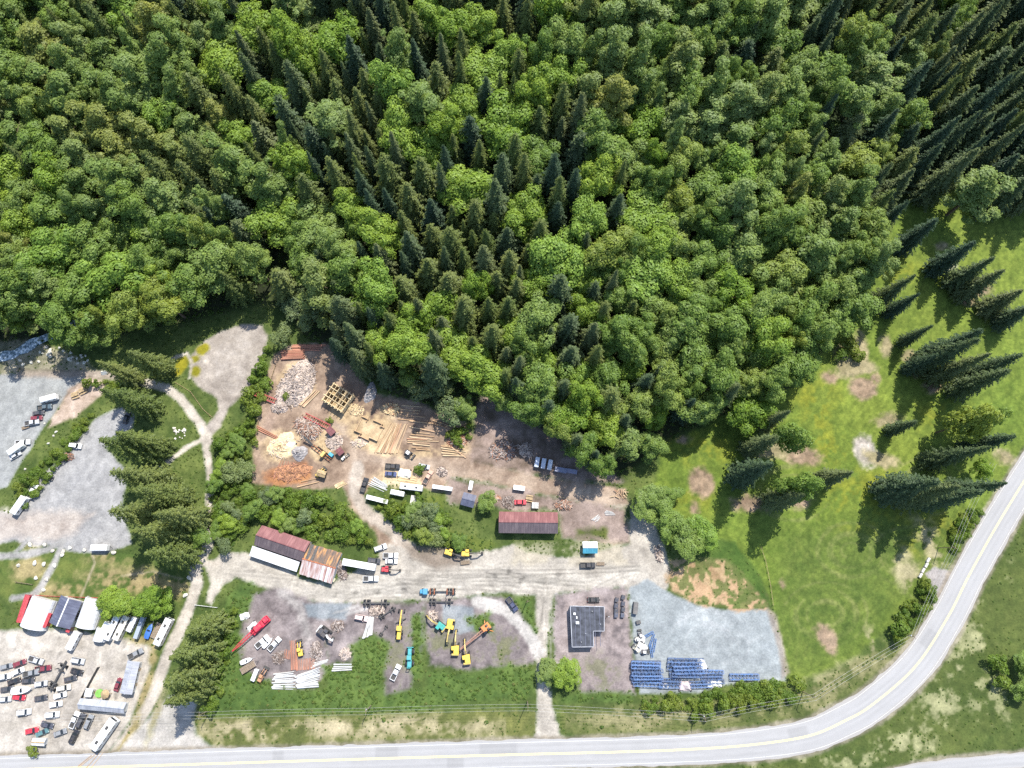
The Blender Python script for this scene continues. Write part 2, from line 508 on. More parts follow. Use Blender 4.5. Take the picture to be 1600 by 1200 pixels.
# lawns and tracks at the lower left
lay(poly_sd([(-60, 850), (26, 870), (100, 855), (205, 862), (260, 880), (292, 880), (300, 910), (285, 945), (255, 960), (140, 935), (40, 935), (-60, 935)]), (0.07, 0.115, 0.025), (0.12, 0.145, 0.035), 1.0, 0.8, weed=0.0)
for u, v, a, b, an in [(95, 925, 30, 11, 0), (190, 915, 50, 10, 0), (170, 898, 30, 9, 5), (45, 890, 22, 14, 0), (280, 918, 20, 13, 0), (170, 870, 22, 8, 0), (60, 848, 18, 6, 0), (230, 905, 26, 16, 0)]:
    lay(ell_sd(u, v, a, b, an), (0.26, 0.2, 0.1), (0.36, 0.29, 0.15), 2, 2.5, alpha=.85, patch=.12)
for pts, w in [([(140, 850), (148, 880), (138, 905), (125, 935)], 3), ([(190, 900), (240, 893), (285, 905)], 2)]:
    lay(path_sd(pts, w), (0.36, 0.3, 0.2), (0.42, 0.36, 0.26), .4, .5, alpha=.8)
# verges beside the road
lay(poly_sd([(318, 1100), (330, 1120), (838, 1108), (842, 1150), (830, 1160), (560, 1166), (335, 1168), (305, 1140), (300, 1100)]), (0.1, 0.12, 0.035), (0.16, 0.165, 0.05), 1, 1, weed=0.5)
for u, v, a, b in [(370, 1140, 45, 12), (470, 1138, 60, 10), (580, 1140, 50, 9), (720, 1138, 40, 7), (640, 1125, 30, 6), (1000, 1115, 40, 12), (960, 1125, 45, 8), (1080, 1115, 60, 8), (1200, 1105, 50, 7), (1290, 1078, 30, 14), (1335, 1050, 25, 12), (1370, 1015, 12, 22), (1420, 900, 12, 30), (1455, 850, 12, 25)]:
    lay(ell_sd(u, v, a, b, 20 if u > 1250 else 0), (0.28, 0.24, 0.14), (0.42, 0.36, 0.23), 3, 3, alpha=.75, patch=.04, weed=.2)
lay(poly_sd([(878, 1100), (1000, 1098), (1120, 1090), (1250, 1080), (1400, 1000), (1445, 930), (1440, 985), (1400, 1050), (1330, 1100), (1250, 1140), (1100, 1152), (905, 1156), (880, 1140)]), (0.09, 0.11, 0.035), (0.16, 0.16, 0.055), 1, 1, alpha=.6, weed=.5)
# beyond the road at the lower right
lay(poly_sd([(1580, 830), (1700, 640), (1700, 1300), (1300, 1300), (1250, 1240), (1150, 1200), (1300, 1180), (1420, 1100), (1500, 1000)]), (0.055, 0.085, 0.02), (0.1, 0.125, 0.032), 1, 1.2, var=n_big, weed=.3)
for u, v, a, b, an in [(1520, 1000, 14, 60, -25), (1490, 1070, 22, 45, -30), (1450, 1120, 18, 40, -35), (1550, 950, 10, 50, -25), (1300, 1180, 90, 8, 10), (1545, 1090, 22, 30, 0), (1380, 1175, 50, 12, 8)]:
    lay(ell_sd(u, v, a, b, an), (0.24, 0.25, 0.12), (0.34, 0.33, 0.18), 4, 3, alpha=.55, patch=-.08)
# log yard earth
LOGYARD = [(428, 552), (450, 540), (512, 538), (545, 565), (585, 615), (650, 628), (720, 655), (748, 690), (742, 718), (830, 742), (905, 752), (975, 766), (985, 790), (900, 782), (820, 768), (760, 752), (700, 742), (690, 768), (640, 752), (600, 748), (575, 762), (562, 790), (600, 825), (650, 860), (600, 872), (585, 830), (548, 790), (535, 758), (500, 764), (440, 764), (392, 758), (396, 700), (408, 630)]
lay(poly_sd(LOGYARD), (0.3, 0.225, 0.175), (0.42, 0.335, 0.265), 1.4, 1.0, zone=2, weed=0)
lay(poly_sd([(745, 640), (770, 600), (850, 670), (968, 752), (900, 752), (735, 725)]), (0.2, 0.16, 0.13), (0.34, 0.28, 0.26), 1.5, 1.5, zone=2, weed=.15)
lay(path_sd([(520, 660), (560, 715), (620, 718), (700, 730), (820, 752), (970, 785)], 22), (0.42, 0.34, 0.28), (0.5, 0.43, 0.36), 2, 2.5, alpha=.8)
lay(path_sd([(470, 560), (430, 620), (415, 680)], 14), (0.36, 0.27, 0.22), (0.44, 0.35, 0.3), 1.5, 2, alpha=.8)
lay(path_sd([(560, 730), (553, 770), (575, 803), (612, 832), (645, 862)], 18), (0.46, 0.42, 0.37), (0.56, 0.52, 0.47), 1.0, 1.0, zone=2, weed=0)
for u, v, a, b, an in [(580, 672, 36, 30, 0), (536, 640, 26, 20, -30), (562, 640, 22, 12, -20), (440, 697, 30, 26, 20), (662, 704, 26, 8, -5), (605, 640, 14, 9, 0), (512, 690, 20, 22, 30), (500, 712, 20, 10, -30), (462, 600, 30, 34, -20), (710, 698, 20, 14, 0), (620, 746, 30, 12, 0), (636, 708, 40, 5, 0)]:
    lay(ell_sd(u, v, a, b, an), (0.46, 0.36, 0.22), (0.66, 0.54, 0.36), 2, 1.6, alpha=.9, patch=.2)
for u, v, a, b, an in [(455, 741, 34, 16, 8), (470, 735, 16, 18, 0), (432, 745, 22, 14, 0)]:
    lay(ell_sd(u, v, a, b, an), (0.36, 0.16, 0.08), (0.5, 0.27, 0.13), 2, 1.4, alpha=.85)
# shrub land between the yards
lay(poly_sd([(350, 680), (395, 640), (392, 755), (500, 768), (545, 795), (590, 840), (580, 860), (520, 850), (400, 815), (345, 870), (330, 800)]), (0.055, 0.085, 0.018), (0.1, 0.13, 0.03), 1, 1, weed=1)
lay(poly_sd([(590, 790), (640, 785), (690, 775), (700, 830), (780, 850), (760, 862), (690, 858), (640, 845)]), (0.07, 0.11, 0.02), (0.12, 0.15, 0.03), 1.2, 1, weed=.8)
lay(poly_sd([(700, 748), (820, 768), (980, 797), (984, 850), (940, 846), (880, 840), (872, 796), (780, 796), (765, 790), (705, 786)]), (0.27, 0.22, 0.2), (0.38, 0.32, 0.3), 2.0, 1.4, zone=2, weed=.1)
lay(poly_sd([(900, 825), (945, 826), (945, 840), (900, 838)]), (0.08, 0.12, 0.03), (0.12, 0.15, 0.04), 2, 1.4, weed=.5)
# main gravel yard, drive and lots
YARD = [(322, 888), (350, 862), (392, 866), (440, 884), (470, 905), (512, 918), (530, 902), (548, 896), (592, 872), (600, 848), (640, 858), (700, 868), (765, 862), (800, 850), (820, 865), (905, 872), (985, 850), (984, 800), (1000, 770), (1022, 815), (1040, 870), (1052, 905), (1035, 930), (985, 930), (975, 916), (866, 926), (858, 960), (852, 1010), (862, 1100), (874, 1148), (905, 1166), (828, 1168), (838, 1140), (840, 1060), (836, 930), (790, 926), (665, 936), (510, 942), (470, 938), (368, 903), (345, 915), (330, 945), (322, 940), (330, 912)]
lay(poly_sd(YARD), (0.46, 0.43, 0.39), (0.56, 0.53, 0.48), 1.0, 0.8, zone=1, var=n_big, weed=0)
lay(path_sd([(480, 925), (600, 918), (760, 912), (900, 905), (1000, 900)], 20), (0.52, 0.5, 0.46), (0.6, 0.58, 0.54), 3, 4, alpha=.6)
lay(poly_sd([(800, 850), (985, 850), (980, 880), (800, 880)]), (0.4, 0.37, 0.28), (0.46, 0.41, 0.3), 2, 2, alpha=.5, patch=.05)
for pts in [[(700, 905), (800, 885), (845, 930), (848, 1040)], [(860, 1040), (862, 935), (900, 895), (990, 885)], [(700, 925), (780, 905), (838, 930), (852, 980)]]:
    for off in (0, 7):
        lay(path_sd([(u + off, v + off * .6) for u, v in pts], 2.5), (0.36, 0.34, 0.31), (0.42, 0.4, 0.37), .8, .6, alpha=.45)
tr = random.Random(12)
_nodes = [(350, 890), (480, 925), (620, 905), (760, 895), (850, 935), (850, 1080), (900, 890), (1000, 885), (1010, 920), (640, 865), (850, 905), (540, 930)]
for _ in range(46):
    a_, b_, c_ = tr.sample(_nodes, 3)
    pts_ = [((1 - t) ** 2 * a_[0] + 2 * t * (1 - t) * b_[0] + t * t * c_[0], (1 - t) ** 2 * a_[1] + 2 * t * (1 - t) * b_[1] + t * t * c_[1]) for t in np.linspace(0, 1, 9)]
    dk = tr.random() < .5
    for off in (0, 6.5):
        sel_, d_ = path_sd([(u, v + off) for u, v in pts_], 2.4)
        m_ = sstep(d_ + n_fin[sel_] * .8, -.3, .3) * (ZONE[sel_] == 1) * .35
        ALB[sel_] *= (1 + m_ * (-.4 if dk else .3))[:, None]
for _ in range(40):
    u_, v_ = tr.uniform(340, 1030), tr.uniform(870, 935)
    sel_, d_ = ell_sd(u_, v_, tr.uniform(2, 8), tr.uniform(2, 5), tr.uniform(0, 90))
    ALB[sel_] *= (1 - .35 * sstep(d_ + n_fin[sel_] * 2, 0, .8) * (ZONE[sel_] == 1))[:, None]
for _ in range(70):
    u_, v_ = tr.uniform(20, 225), tr.uniform(990, 1190)
    sel_, d_ = ell_sd(u_, v_, tr.uniform(2, 9), tr.uniform(2, 5), tr.uniform(0, 90))
    STAINS.append((sel_, d_))
lay(poly_sd([(630, 850), (700, 855), (735, 880), (680, 890), (640, 872)]), (0.27, 0.22, 0.18), (0.36, 0.3, 0.25), 1.5, 1.5, zone=1, alpha=.85)
LOT1 = [(388, 932), (430, 915), (510, 945), (512, 1040), (490, 1075), (430, 1078), (415, 1065), (380, 1050), (366, 1010), (378, 970)]
LOT2 = [(510, 945), (662, 940), (660, 1010), (642, 1078), (602, 1088), (600, 1050), (612, 1005), (575, 985), (556, 1010), (548, 1036), (512, 1038)]
LOT3 = [(662, 940), (765, 932), (800, 935), (836, 1000), (834, 1035), (790, 1040), (735, 1048), (670, 1040)]
HLOT = [(868, 930), (978, 918), (986, 1000), (994, 1085), (950, 1078), (908, 1084), (900, 1040), (868, 1030)]
for P_ in (LOT1, LOT2, LOT3, HLOT):
    lay(poly_sd(P_), (0.2, 0.175, 0.185), (0.35, 0.31, 0.32), 1.6, 1.2, zone=1, weed=.06)
lay(poly_sd(HLOT), (0.3, 0.25, 0.25), (0.4, 0.35, 0.36), 1.5, 1.5, alpha=.7, patch=.1)
for u, v, a, b in [(745, 1020, 45, 8), (790, 1010, 25, 20), (620, 1010, 10, 45), (690, 1000, 15, 20), (940, 1050, 22, 20)]:
    lay(ell_sd(u, v, a, b), (0.1, 0.13, 0.05), (0.17, 0.18, 0.09), 4, 3, alpha=.7, patch=-.03, weed=.3)
for P_ in ([(472, 942), (548, 944), (540, 968), (480, 966)], [(692, 946), (740, 948), (742, 985), (718, 992), (694, 975)]):
    lay(poly_sd(P_), (0.25, 0.3, 0.35), (0.32, 0.36, 0.4), .8, .8, alpha=.9)
lay(path_sd([(745, 940), (790, 953), (822, 985), (842, 1020)], 17), (0.5, 0.49, 0.48), (0.6, 0.58, 0.57), .9, .8, zone=1, weed=0)
lay(path_sd([(440, 925), (470, 950), (480, 990)], 14), (0.46, 0.45, 0.45), (0.55, 0.53, 0.52), 2, 2, alpha=.7)
for pts in ([(522, 958), (560, 947)], [(540, 960), (575, 950)]):
    lay(path_sd(pts, 4), (0.5, 0.5, 0.5), (0.6, 0.6, 0.6), .6, .6, alpha=.7)
# weeds on the lots
for P_ in ([(335, 960), (375, 908), (400, 915), (390, 950), (378, 975), (374, 1015), (384, 1045), (425, 1066), (470, 1080), (510, 1078), (512, 1112), (330, 1118)], [(512, 1045), (548, 1040), (560, 1000), (580, 990), (605, 1005), (598, 1050), (600, 1085), (660, 1070), (662, 1110), (512, 1112)],
           [(664, 1045), (735, 1050), (790, 1042), (834, 1050), (834, 1092), (664, 1106)], [(870, 1085), (905, 1080), (992, 1085), (994, 1098), (875, 1102)], [(645, 960), (660, 960), (660, 1060), (642, 1070)], [(806, 938), (834, 935), (834, 985)], [(735, 965), (765, 962), (770, 985), (740, 990)]):
    lay(poly_sd(P_), (0.06, 0.11, 0.025), (0.1, 0.15, 0.035), 3.2, 1.8, weed=1, zone=0)
# blue-grey gravel pad
PAD = [(1045, 925), (1090, 946), (1150, 954), (1196, 951), (1208, 965), (1222, 1020), (1226, 1062), (1180, 1064), (1130, 1070), (1090, 1083), (1000, 1084), (992, 1035), (986, 960), (983, 918), (1012, 905)]
lay(poly_sd(PAD), (0.35, 0.385, 0.395), (0.41, 0.44, 0.445), .9, .7, zone=3, var=n_big, weed=0)
for k in range(15):
    cu, cv = random.choice([(1100, 975), (1110, 1000), (1160, 985), (1080, 985), (1130, 1010)])
    r0, a0 = random.uniform(10, 34), random.uniform(0, 360)
    arc = [(cu + r0 * 1.2 * math.cos(R(a0 + s)), cv + r0 * .8 * math.sin(R(a0 + s))) for s in range(0, 170, 17)]
    lay(path_sd(arc, 2.2), (0.46, 0.48, 0.485), (0.54, 0.56, 0.56), .4, .5, alpha=.5)
lay(poly_sd([(1195, 945), (1212, 960), (1232, 1050), (1222, 1060), (1218, 1015), (1203, 970)]), (0.24, 0.19, 0.15), (0.34, 0.29, 0.24), .8, .8, alpha=.8)
STRAW = [(1040, 905), (1050, 880), (1100, 872), (1140, 876), (1170, 905), (1200, 930), (1198, 950), (1150, 952), (1090, 944), (1050, 922)]
lay(poly_sd(STRAW), (0.36, 0.24, 0.13), (0.52, 0.4, 0.24), 1.6, 1.2, weed=.1)
lay(poly_sd(STRAW), (0.3, 0.17, 0.09), (0.42, 0.27, 0.16), 2, 1, alpha=.8, patch=-.02)
for _q in range(2):
    sel_, d_ = poly_sd(STRAW)
    _m = sstep(fbm(PX[sel_], PY[sel_], 4.0 - 1.6 * _q, 310 + _q, 3, .7) + .002 * (PX[sel_] - PX[sel_].min()) - .58, -.02, .05) * (d_ > 0) * .85
    ALB[sel_] = ALB[sel_] * (1 - _m[:, None]) + np.array((0.1, 0.135, 0.035)) * _m[:, None]
    WEED[sel_] = np.maximum(WEED[sel_], .5 * _m)
lay(poly_sd([(1085, 858), (1110, 842), (1150, 846), (1190, 905), (1206, 945), (1190, 938), (1165, 900), (1135, 874), (1100, 872)]), (0.05, 0.1, 0.018), (0.08, 0.13, 0.025), 1, 1, weed=.4)
# left: parking places, loop and tracks
PARK1 = [(-120, 590), (26, 584), (100, 580), (140, 584), (100, 625), (66, 670), (40, 712), (10, 760), (-120, 800)]
lay(poly_sd(PARK1), (0.4, 0.425, 0.43), (0.47, 0.49, 0.49), 1, .8, zone=4, var=n_big, weed=0)
lay(poly_sd([(26, 575), (130, 578), (190, 580), (190, 592), (120, 590), (26, 590)]), (0.44, 0.37, 0.31), (0.52, 0.45, 0.38), 1, 1.2, zone=4, weed=0)
lay(poly_sd([(105, 610), (135, 588), (165, 600), (155, 620), (120, 650), (75, 668)]), (0.36, 0.27, 0.2), (0.5, 0.4, 0.33), 1.2, 1, weed=.1)
PARK2 = [(148, 655), (190, 638), (212, 640), (205, 668), (165, 700), (200, 740), (190, 790), (205, 850), (165, 866), (120, 862), (26, 846), (-120, 860), (-120, 800), (30, 802), (52, 752), (96, 715), (112, 700)]
lay(poly_sd(PARK2), (0.44, 0.445, 0.455), (0.53, 0.53, 0.53), 1, .8, zone=5, var=n_big, weed=0)
lay(poly_sd([(-120, 806), (60, 800), (150, 800), (120, 830), (90, 845), (20, 840), (-120, 860)]), (0.55, 0.46, 0.4), (0.64, 0.58, 0.52), 3, 3, alpha=.85)
for pts, w in [([(-60, 872), (40, 867), (75, 858), (98, 846)], 9), ([(98, 846), (85, 880), (62, 920), (50, 930)], 8), ([(26, 862), (45, 842)], 6), ([(20, 935), (55, 928)], 8)]:
    lay(path_sd(pts, w), (0.46, 0.46, 0.45), (0.54, 0.53, 0.51), .6, .7, zone=5, weed=0)
LOOP = [(296, 560), (310, 540), (340, 520), (380, 507), (410, 509), (418, 525), (412, 560), (400, 590), (386, 612), (355, 640), (342, 668), (325, 684), (314, 684), (322, 668), (343, 640), (338, 622), (312, 606), (298, 588)]
lay(poly_sd(LOOP), (0.4, 0.345, 0.295), (0.48, 0.425, 0.37), .9, .8, zone=7, weed=0)
for r0 in (14, 24, 33):
    arc = [(365 + r0 * .8 * math.cos(R(s)), 570 + r0 * 1.35 * math.sin(R(s))) for s in range(20, 330, 20)]
    lay(path_sd(arc, 3), (0.48, 0.43, 0.38), (0.54, 0.49, 0.44), 1, 1, alpha=.5)
for u, v, a, b, an in [(316, 546, 11, 9, 20), (304, 562, 9, 7, 10), (305, 580, 9, 10, 0), (284, 570, 9, 17, -25)]:
    lay(ell_sd(u, v, a, b, an), (0.2, 0.19, 0.015), (0.28, 0.25, 0.02), .8, .7, zone=0, weed=.15)
for pts, w in [([(325, 690), (317, 668), (300, 645), (282, 622), (258, 606), (235, 600), (190, 588)], 12), ([(319, 684), (326, 720), (328, 760), (327, 800), (325, 850)], 10), ([(318, 686), (290, 700), (262, 722), (246, 730)], 5),
               ([(325, 850), (318, 862), (304, 885), (308, 912), (298, 945), (288, 968), (272, 1002), (258, 1033), (240, 1085), (215, 1130), (175, 1185)], 17), ([(304, 881), (345, 880)], 8), ([(296, 590), (300, 566), (292, 552), (270, 560)], 4), ([(297, 572), (316, 563), (324, 566)], 3)]:
    lay(path_sd(pts, w), (0.52, 0.48, 0.43), (0.62, 0.58, 0.53), .7, .7, zone=8, weed=0)
CARLOT = [(-120, 990), (20, 985), (70, 986), (110, 985), (150, 992), (216, 1004), (236, 1012), (240, 1030), (224, 1075), (205, 1120), (182, 1160), (150, 1200), (100, 1280), (-120, 1280)]
lay(poly_sd(CARLOT), (0.48, 0.45, 0.41), (0.62, 0.59, 0.55), 1, 1, zone=6, var=n_mid, weed=0)
for u, v, a, b, an in [(130, 1070, 30, 40, 0), (70, 1110, 22, 60, -20), (110, 1130, 40, 20, 0)]:
    lay(ell_sd(u, v, a, b, an), (0.42, 0.39, 0.36), (0.52, 0.49, 0.46), 4, 5, alpha=.6)
for u, v, a, b, an in [(205, 1150, 8, 28, -25), (225, 1085, 5, 38, -14), (185, 1178, 14, 9, 30), (245, 1000, 8, 14, -20), (225, 1000, 16, 5, 0), (238, 1030, 7, 10, 0)]:
    lay(ell_sd(u, v, a, b, an), (0.2, 0.17, 0.07), (0.32, 0.26, 0.13), 1.2, 1, zone=0, weed=.3)
lay(poly_sd([(175, 1190), (215, 1140), (262, 1090), (310, 1075), (302, 1120), (306, 1150), (335, 1170), (560, 1168), (560, 1260), (60, 1260)]), (0.46, 0.45, 0.43), (0.56, 0.54, 0.52), 1, 1, zone=8, weed=0)
lay(ell_sd(243, 1120, 6, 30, -14), (0.24, 0.22, 0.12), (0.34, 0.3, 0.19), 1, 1, zone=0)
PULL = [(1447, 896), (1460, 887), (1485, 893), (1500, 900), (1475, 930), (1468, 935)]
lay(poly_sd(PULL), (0.36, 0.345, 0.345), (0.42, 0.4, 0.4), .5, .5, zone=1, weed=0)
lay(poly_sd([(-100, 590), (-100, 540), (20, 530), (60, 535), (120, 560), (150, 575), (100, 582), (26, 582)]), (0.16, 0.16, 0.1), (0.42, 0.36, 0.28), 2, 1.5, alpha=.8, weed=.4)
lay(poly_sd([(55, 590), (26, 735), (50, 750), (110, 710), (150, 655), (200, 640), (150, 640), (120, 655), (80, 672)]), (0.07, 0.1, 0.02), (0.2, 0.19, 0.06), 1, 1, alpha=.0)

def resample(pts, step):
    p = np.array(pts, float)
    # Catmull-Rom through the points
    out = []
    for i in range(len(p) - 1):
        p0, p1, p2, p3 = p[max(i - 1, 0)], p[i], p[i + 1], p[min(i + 2, len(p) - 1)]
        n = max(2, int(np.linalg.norm((p2 - p1)[:2]) / step))
        for k in range(n):
            t = k / n
            out.append(.5 * ((2 * p1) + (-p0 + p2) * t + (2 * p0 - 5 * p1 + 4 * p2 - p3) * t * t + (-p0 + 3 * p1 - 3 * p2 + p3) * t ** 3))
    out.append(p[-1])
    return np.array(out)

ROADC = [(-260, 1214), (-60, 1205), (100, 1200), (300, 1194), (530, 1187), (800, 1179), (960, 1175), (1070, 1171), (1170, 1164), (1262, 1150), (1320, 1126), (1364, 1100), (1431, 1040), (1482, 962), (1516, 895), (1570, 800), (1640, 690), (1800, 450), (2000, 160)]
cl = resample([(*flat_at(u, v), 0) for u, v in ROADC], 1.0)
arc_u = np.array([project(x, y, 0)[0] for x, y, _ in cl])
hw = np.interp(arc_u, [-300, 1070, 1400, 2000], [9.6, 10.2, 12.6, 12.2])
side = resample([(*flat_at(u, v), 0) for u, v in [(1330, 1232), (1420, 1208), (1500, 1196), (1573, 1190), (1700, 1180)]], 2.0)
ROAD_D = np.full(NP_, 1e9)
for _k in range(0, len(cl), 3):
    _s = np.where((abs(PX - cl[_k, 0]) < 16) & (abs(PY - cl[_k, 1]) < 16))[0]
    ROAD_D[_s] = np.minimum(ROAD_D[_s], np.hypot(PX[_s] - cl[_k, 0], PY[_s] - cl[_k, 1]) - hw[_k] / 2)
for _k in range(len(side)):
    _s = np.where((abs(PX - side[_k, 0]) < 12) & (abs(PY - side[_k, 1]) < 12))[0]
    ROAD_D[_s] = np.minimum(ROAD_D[_s], np.hypot(PX[_s] - side[_k, 0], PY[_s] - side[_k, 1]) - 2.6)
WEED[ROAD_D < 1.4] = 0
lay((np.arange(NP_), 1.0 - ROAD_D), (0.2, 0.17, 0.13), (0.32, 0.28, 0.22), .8, .8, alpha=.75)
ALB *= np.where(ZONE == 0, .74, .575)[:, None]
ALB[ZONE == 2] *= np.array((1.06, .98, .9))
ALB[(ZONE == 4) | (ZONE == 5)] *= np.array((.86, .84, .82))
ALB[(ZONE == 1) | (ZONE == 6) | (ZONE == 8)] *= np.array((1.04, 1.0, .94))
for sel_, d_ in STAINS:
    ALB[sel_] *= (1 - .3 * sstep(d_ + n_fin[sel_] * 2, 0, .9) * (ZONE[sel_] == 6))[:, None]
_v = 1 + np.where(ZONE > 0, .5, .38) * (n_mid * .9 + n_fin * .8)      # mottled wear
ALB *= _v[:, None]
HZ = hill(PX, PY) + np.where(ZONE == 0, 1.0, 0.0) * (WEED > .03) * (0.5 * n_mid + .35 * n_fin) * sstep(ROAD_D, .8, 4.0) * np.where(hill(PX, PY) > 0, 1, .55)

def ground_mat():
    m, nt, p, out = new_mat('ground_cover')
    at = nt.nodes.new('ShaderNodeAttribute'); at.attribute_name = 'cover'
    n1 = noise_node(nt, 1.4, 5); n2 = noise_node(nt, 0.25, 3)
    f1 = ramp(nt, n1.outputs[0], [(0.3, (0.84, 0.84, 0.84)), (0.72, (1.15, 1.15, 1.15))])
    f2 = ramp(nt, n2.outputs[0], [(0.3, (0.9, 0.9, 0.9)), (0.7, (1.1, 1.1, 1.08))])
    c = mix_rgb(nt, 'MULTIPLY', 1.0, at.outputs['Color'], f1)
    c = mix_rgb(nt, 'MULTIPLY', 1.0, c, f2)
    nt.links.new(c, p.inputs['Base Color'])
    p.inputs['Roughness'].default_value = 0.95
    p.inputs['Specular IOR Level'].default_value = 0.2
    b = nt.nodes.new('ShaderNodeBump')
    b.inputs['Strength'].default_value = 0.5; b.inputs['Distance'].default_value = 0.25
    nt.links.new(n1.outputs[0], b.inputs['Height'])
    nt.links.new(b.outputs[0], p.inputs['Normal'])
    MAT['ground_cover'] = m
ground_mat()

def np_mesh(name, co, quads, cover=None, mat='ground_cover', smooth=False):
    m = bpy.data.meshes.new(name)
    m.vertices.add(len(co)); m.vertices.foreach_set('co', np.ascontiguousarray(co, np.float32).ravel())
    nq = len(quads)
    m.loops.add(nq * 4); m.loops.foreach_set('vertex_index', np.ascontiguousarray(quads, np.int32).ravel())
    m.polygons.add(nq); m.polygons.foreach_set('loop_start', np.arange(0, nq * 4, 4, dtype=np.int32))
    m.polygons.foreach_set('loop_total', np.full(nq, 4, np.int32))
    if smooth:
        m.polygons.foreach_set('use_smooth', np.ones(nq, bool))
    m.update(calc_edges=True)
    if cover is not None:
        a = m.color_attributes.new('cover', 'FLOAT_COLOR', 'POINT')
        c4 = np.ones((len(co), 4), np.float32); c4[:, :3] = np.clip(cover, 0, 1)
        a.data.foreach_set('color', c4.ravel())
    if mat: m.materials.append(MAT[mat])
    return m

nx, ny = len(gx), len(gy)
_i = np.arange(NP_).reshape(SHP)
QUADS = np.stack([_i[:-1, :-1], _i[:-1, 1:], _i[1:, 1:], _i[1:, :-1]], -1).reshape(-1, 4)
_zq = ZONE[QUADS]
QZ = np.where((_zq == _zq[:, :1]).all(1), _zq[:, 0], np.sort(_zq, 1)[:, 2])
CO = np.stack([PX, PY, HZ], 1)
def sub_mesh(name, mask):
    q = QUADS[mask]
    used, inv = np.unique(q, return_inverse=True)
    return np_mesh(name, CO[used], inv.reshape(-1, 4), ALB[used], smooth=True)

# outer land: coarse skirt of the same hills, grass or forest floor
def outer():
    xs = np.concatenate([np.arange(-900, GX0, 24), np.arange(GX0, GX1 + 1, 6), np.arange(GX1 + 24, 901, 24)])
    ys = np.concatenate([np.arange(-700, GY0, 24), np.arange(GY0, GY1 + 1, 6), np.arange(GY1 + 6, 400, 6), np.arange(400, 1300, 24)])
    X, Y = np.meshgrid(xs, ys)
    idx = np.arange(X.size).reshape(X.shape)
    q = np.stack([idx[:-1, :-1], idx[:-1, 1:], idx[1:, 1:], idx[1:, :-1]], -1).reshape(-1, 4)
    cx = X.ravel()[q].mean(1); cy = Y.ravel()[q].mean(1)
    keep = ~((cx > GX0) & (cx < GX1) & (cy > GY0) & (cy < GY1))
    x, y = X.ravel(), Y.ravel()
    z = hill(x, y)
    nn = fbm(x, y, 20, 77, 3)
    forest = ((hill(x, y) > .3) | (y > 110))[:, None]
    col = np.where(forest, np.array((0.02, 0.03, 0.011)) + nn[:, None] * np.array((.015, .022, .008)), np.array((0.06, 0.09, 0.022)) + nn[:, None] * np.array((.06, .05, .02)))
    return np.stack([x, y, z], 1), q[keep], col
_oc, _oq, _ocol = outer()
_q0 = QUADS[QZ == 0]
_u, _inv = np.unique(_q0, return_inverse=True)
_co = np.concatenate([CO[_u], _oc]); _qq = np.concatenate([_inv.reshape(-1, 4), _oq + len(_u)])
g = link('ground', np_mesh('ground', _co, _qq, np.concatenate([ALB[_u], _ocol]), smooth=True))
tag(g, 'green meadow, weeds and dark forest floor all around the yards', None, kind='structure')
for zid, nm, lab in [(1, 'gravel_yard', 'pale grey gravel yard and lots between the road and the log yard'), (2, 'log_yard_ground', 'brown trampled earth strewn with sawdust under the logs'),
                     (3, 'gravel_pad', 'blue-grey gravel pad with tyre arcs beside the blue trusses'), (4, 'parking_lot', 'blue-grey gravel parking place by the creek at the left edge'),
                     (5, 'parking_lot', 'pale gravel parking place beside the tall cedars'), (6, 'parking_lot', 'white gravel lot full of parked cars at the lower left'),
                     (7, 'turning_loop', 'pinkish gravel turning loop below the forest edge'), (8, 'path', 'whitish gravel track winding past the cedars to the road')]:
    if (QZ == zid).any():
        tag(link(nm, sub_mesh(nm, QZ == zid)), lab, None, kind='structure')

# ------------------------------------------------------------------ roads
def strip(cl, off, wid, z):
    """ribbon along a centre line: off = sideways offset, wid = width, all may vary along it"""
    t = np.gradient(cl[:, :2], axis=0)
    t /= np.linalg.norm(t, axis=1)[:, None]
    nrm = np.stack([-t[:, 1], t[:, 0]], 1)
    L = cl[:, :2] + nrm * (np.asarray(off) + np.asarray(wid) / 2)[..., None]
    Rr = cl[:, :2] + nrm * (np.asarray(off) - np.asarray(wid) / 2)[..., None]
    n = len(cl)
    co = np.zeros((2 * n, 3)); co[:n, :2] = L; co[n:, :2] = Rr; co[:, 2] = z
    q = np.array([(i, n + i, n + i + 1, i + 1) for i in range(n - 1)])
    return co, q

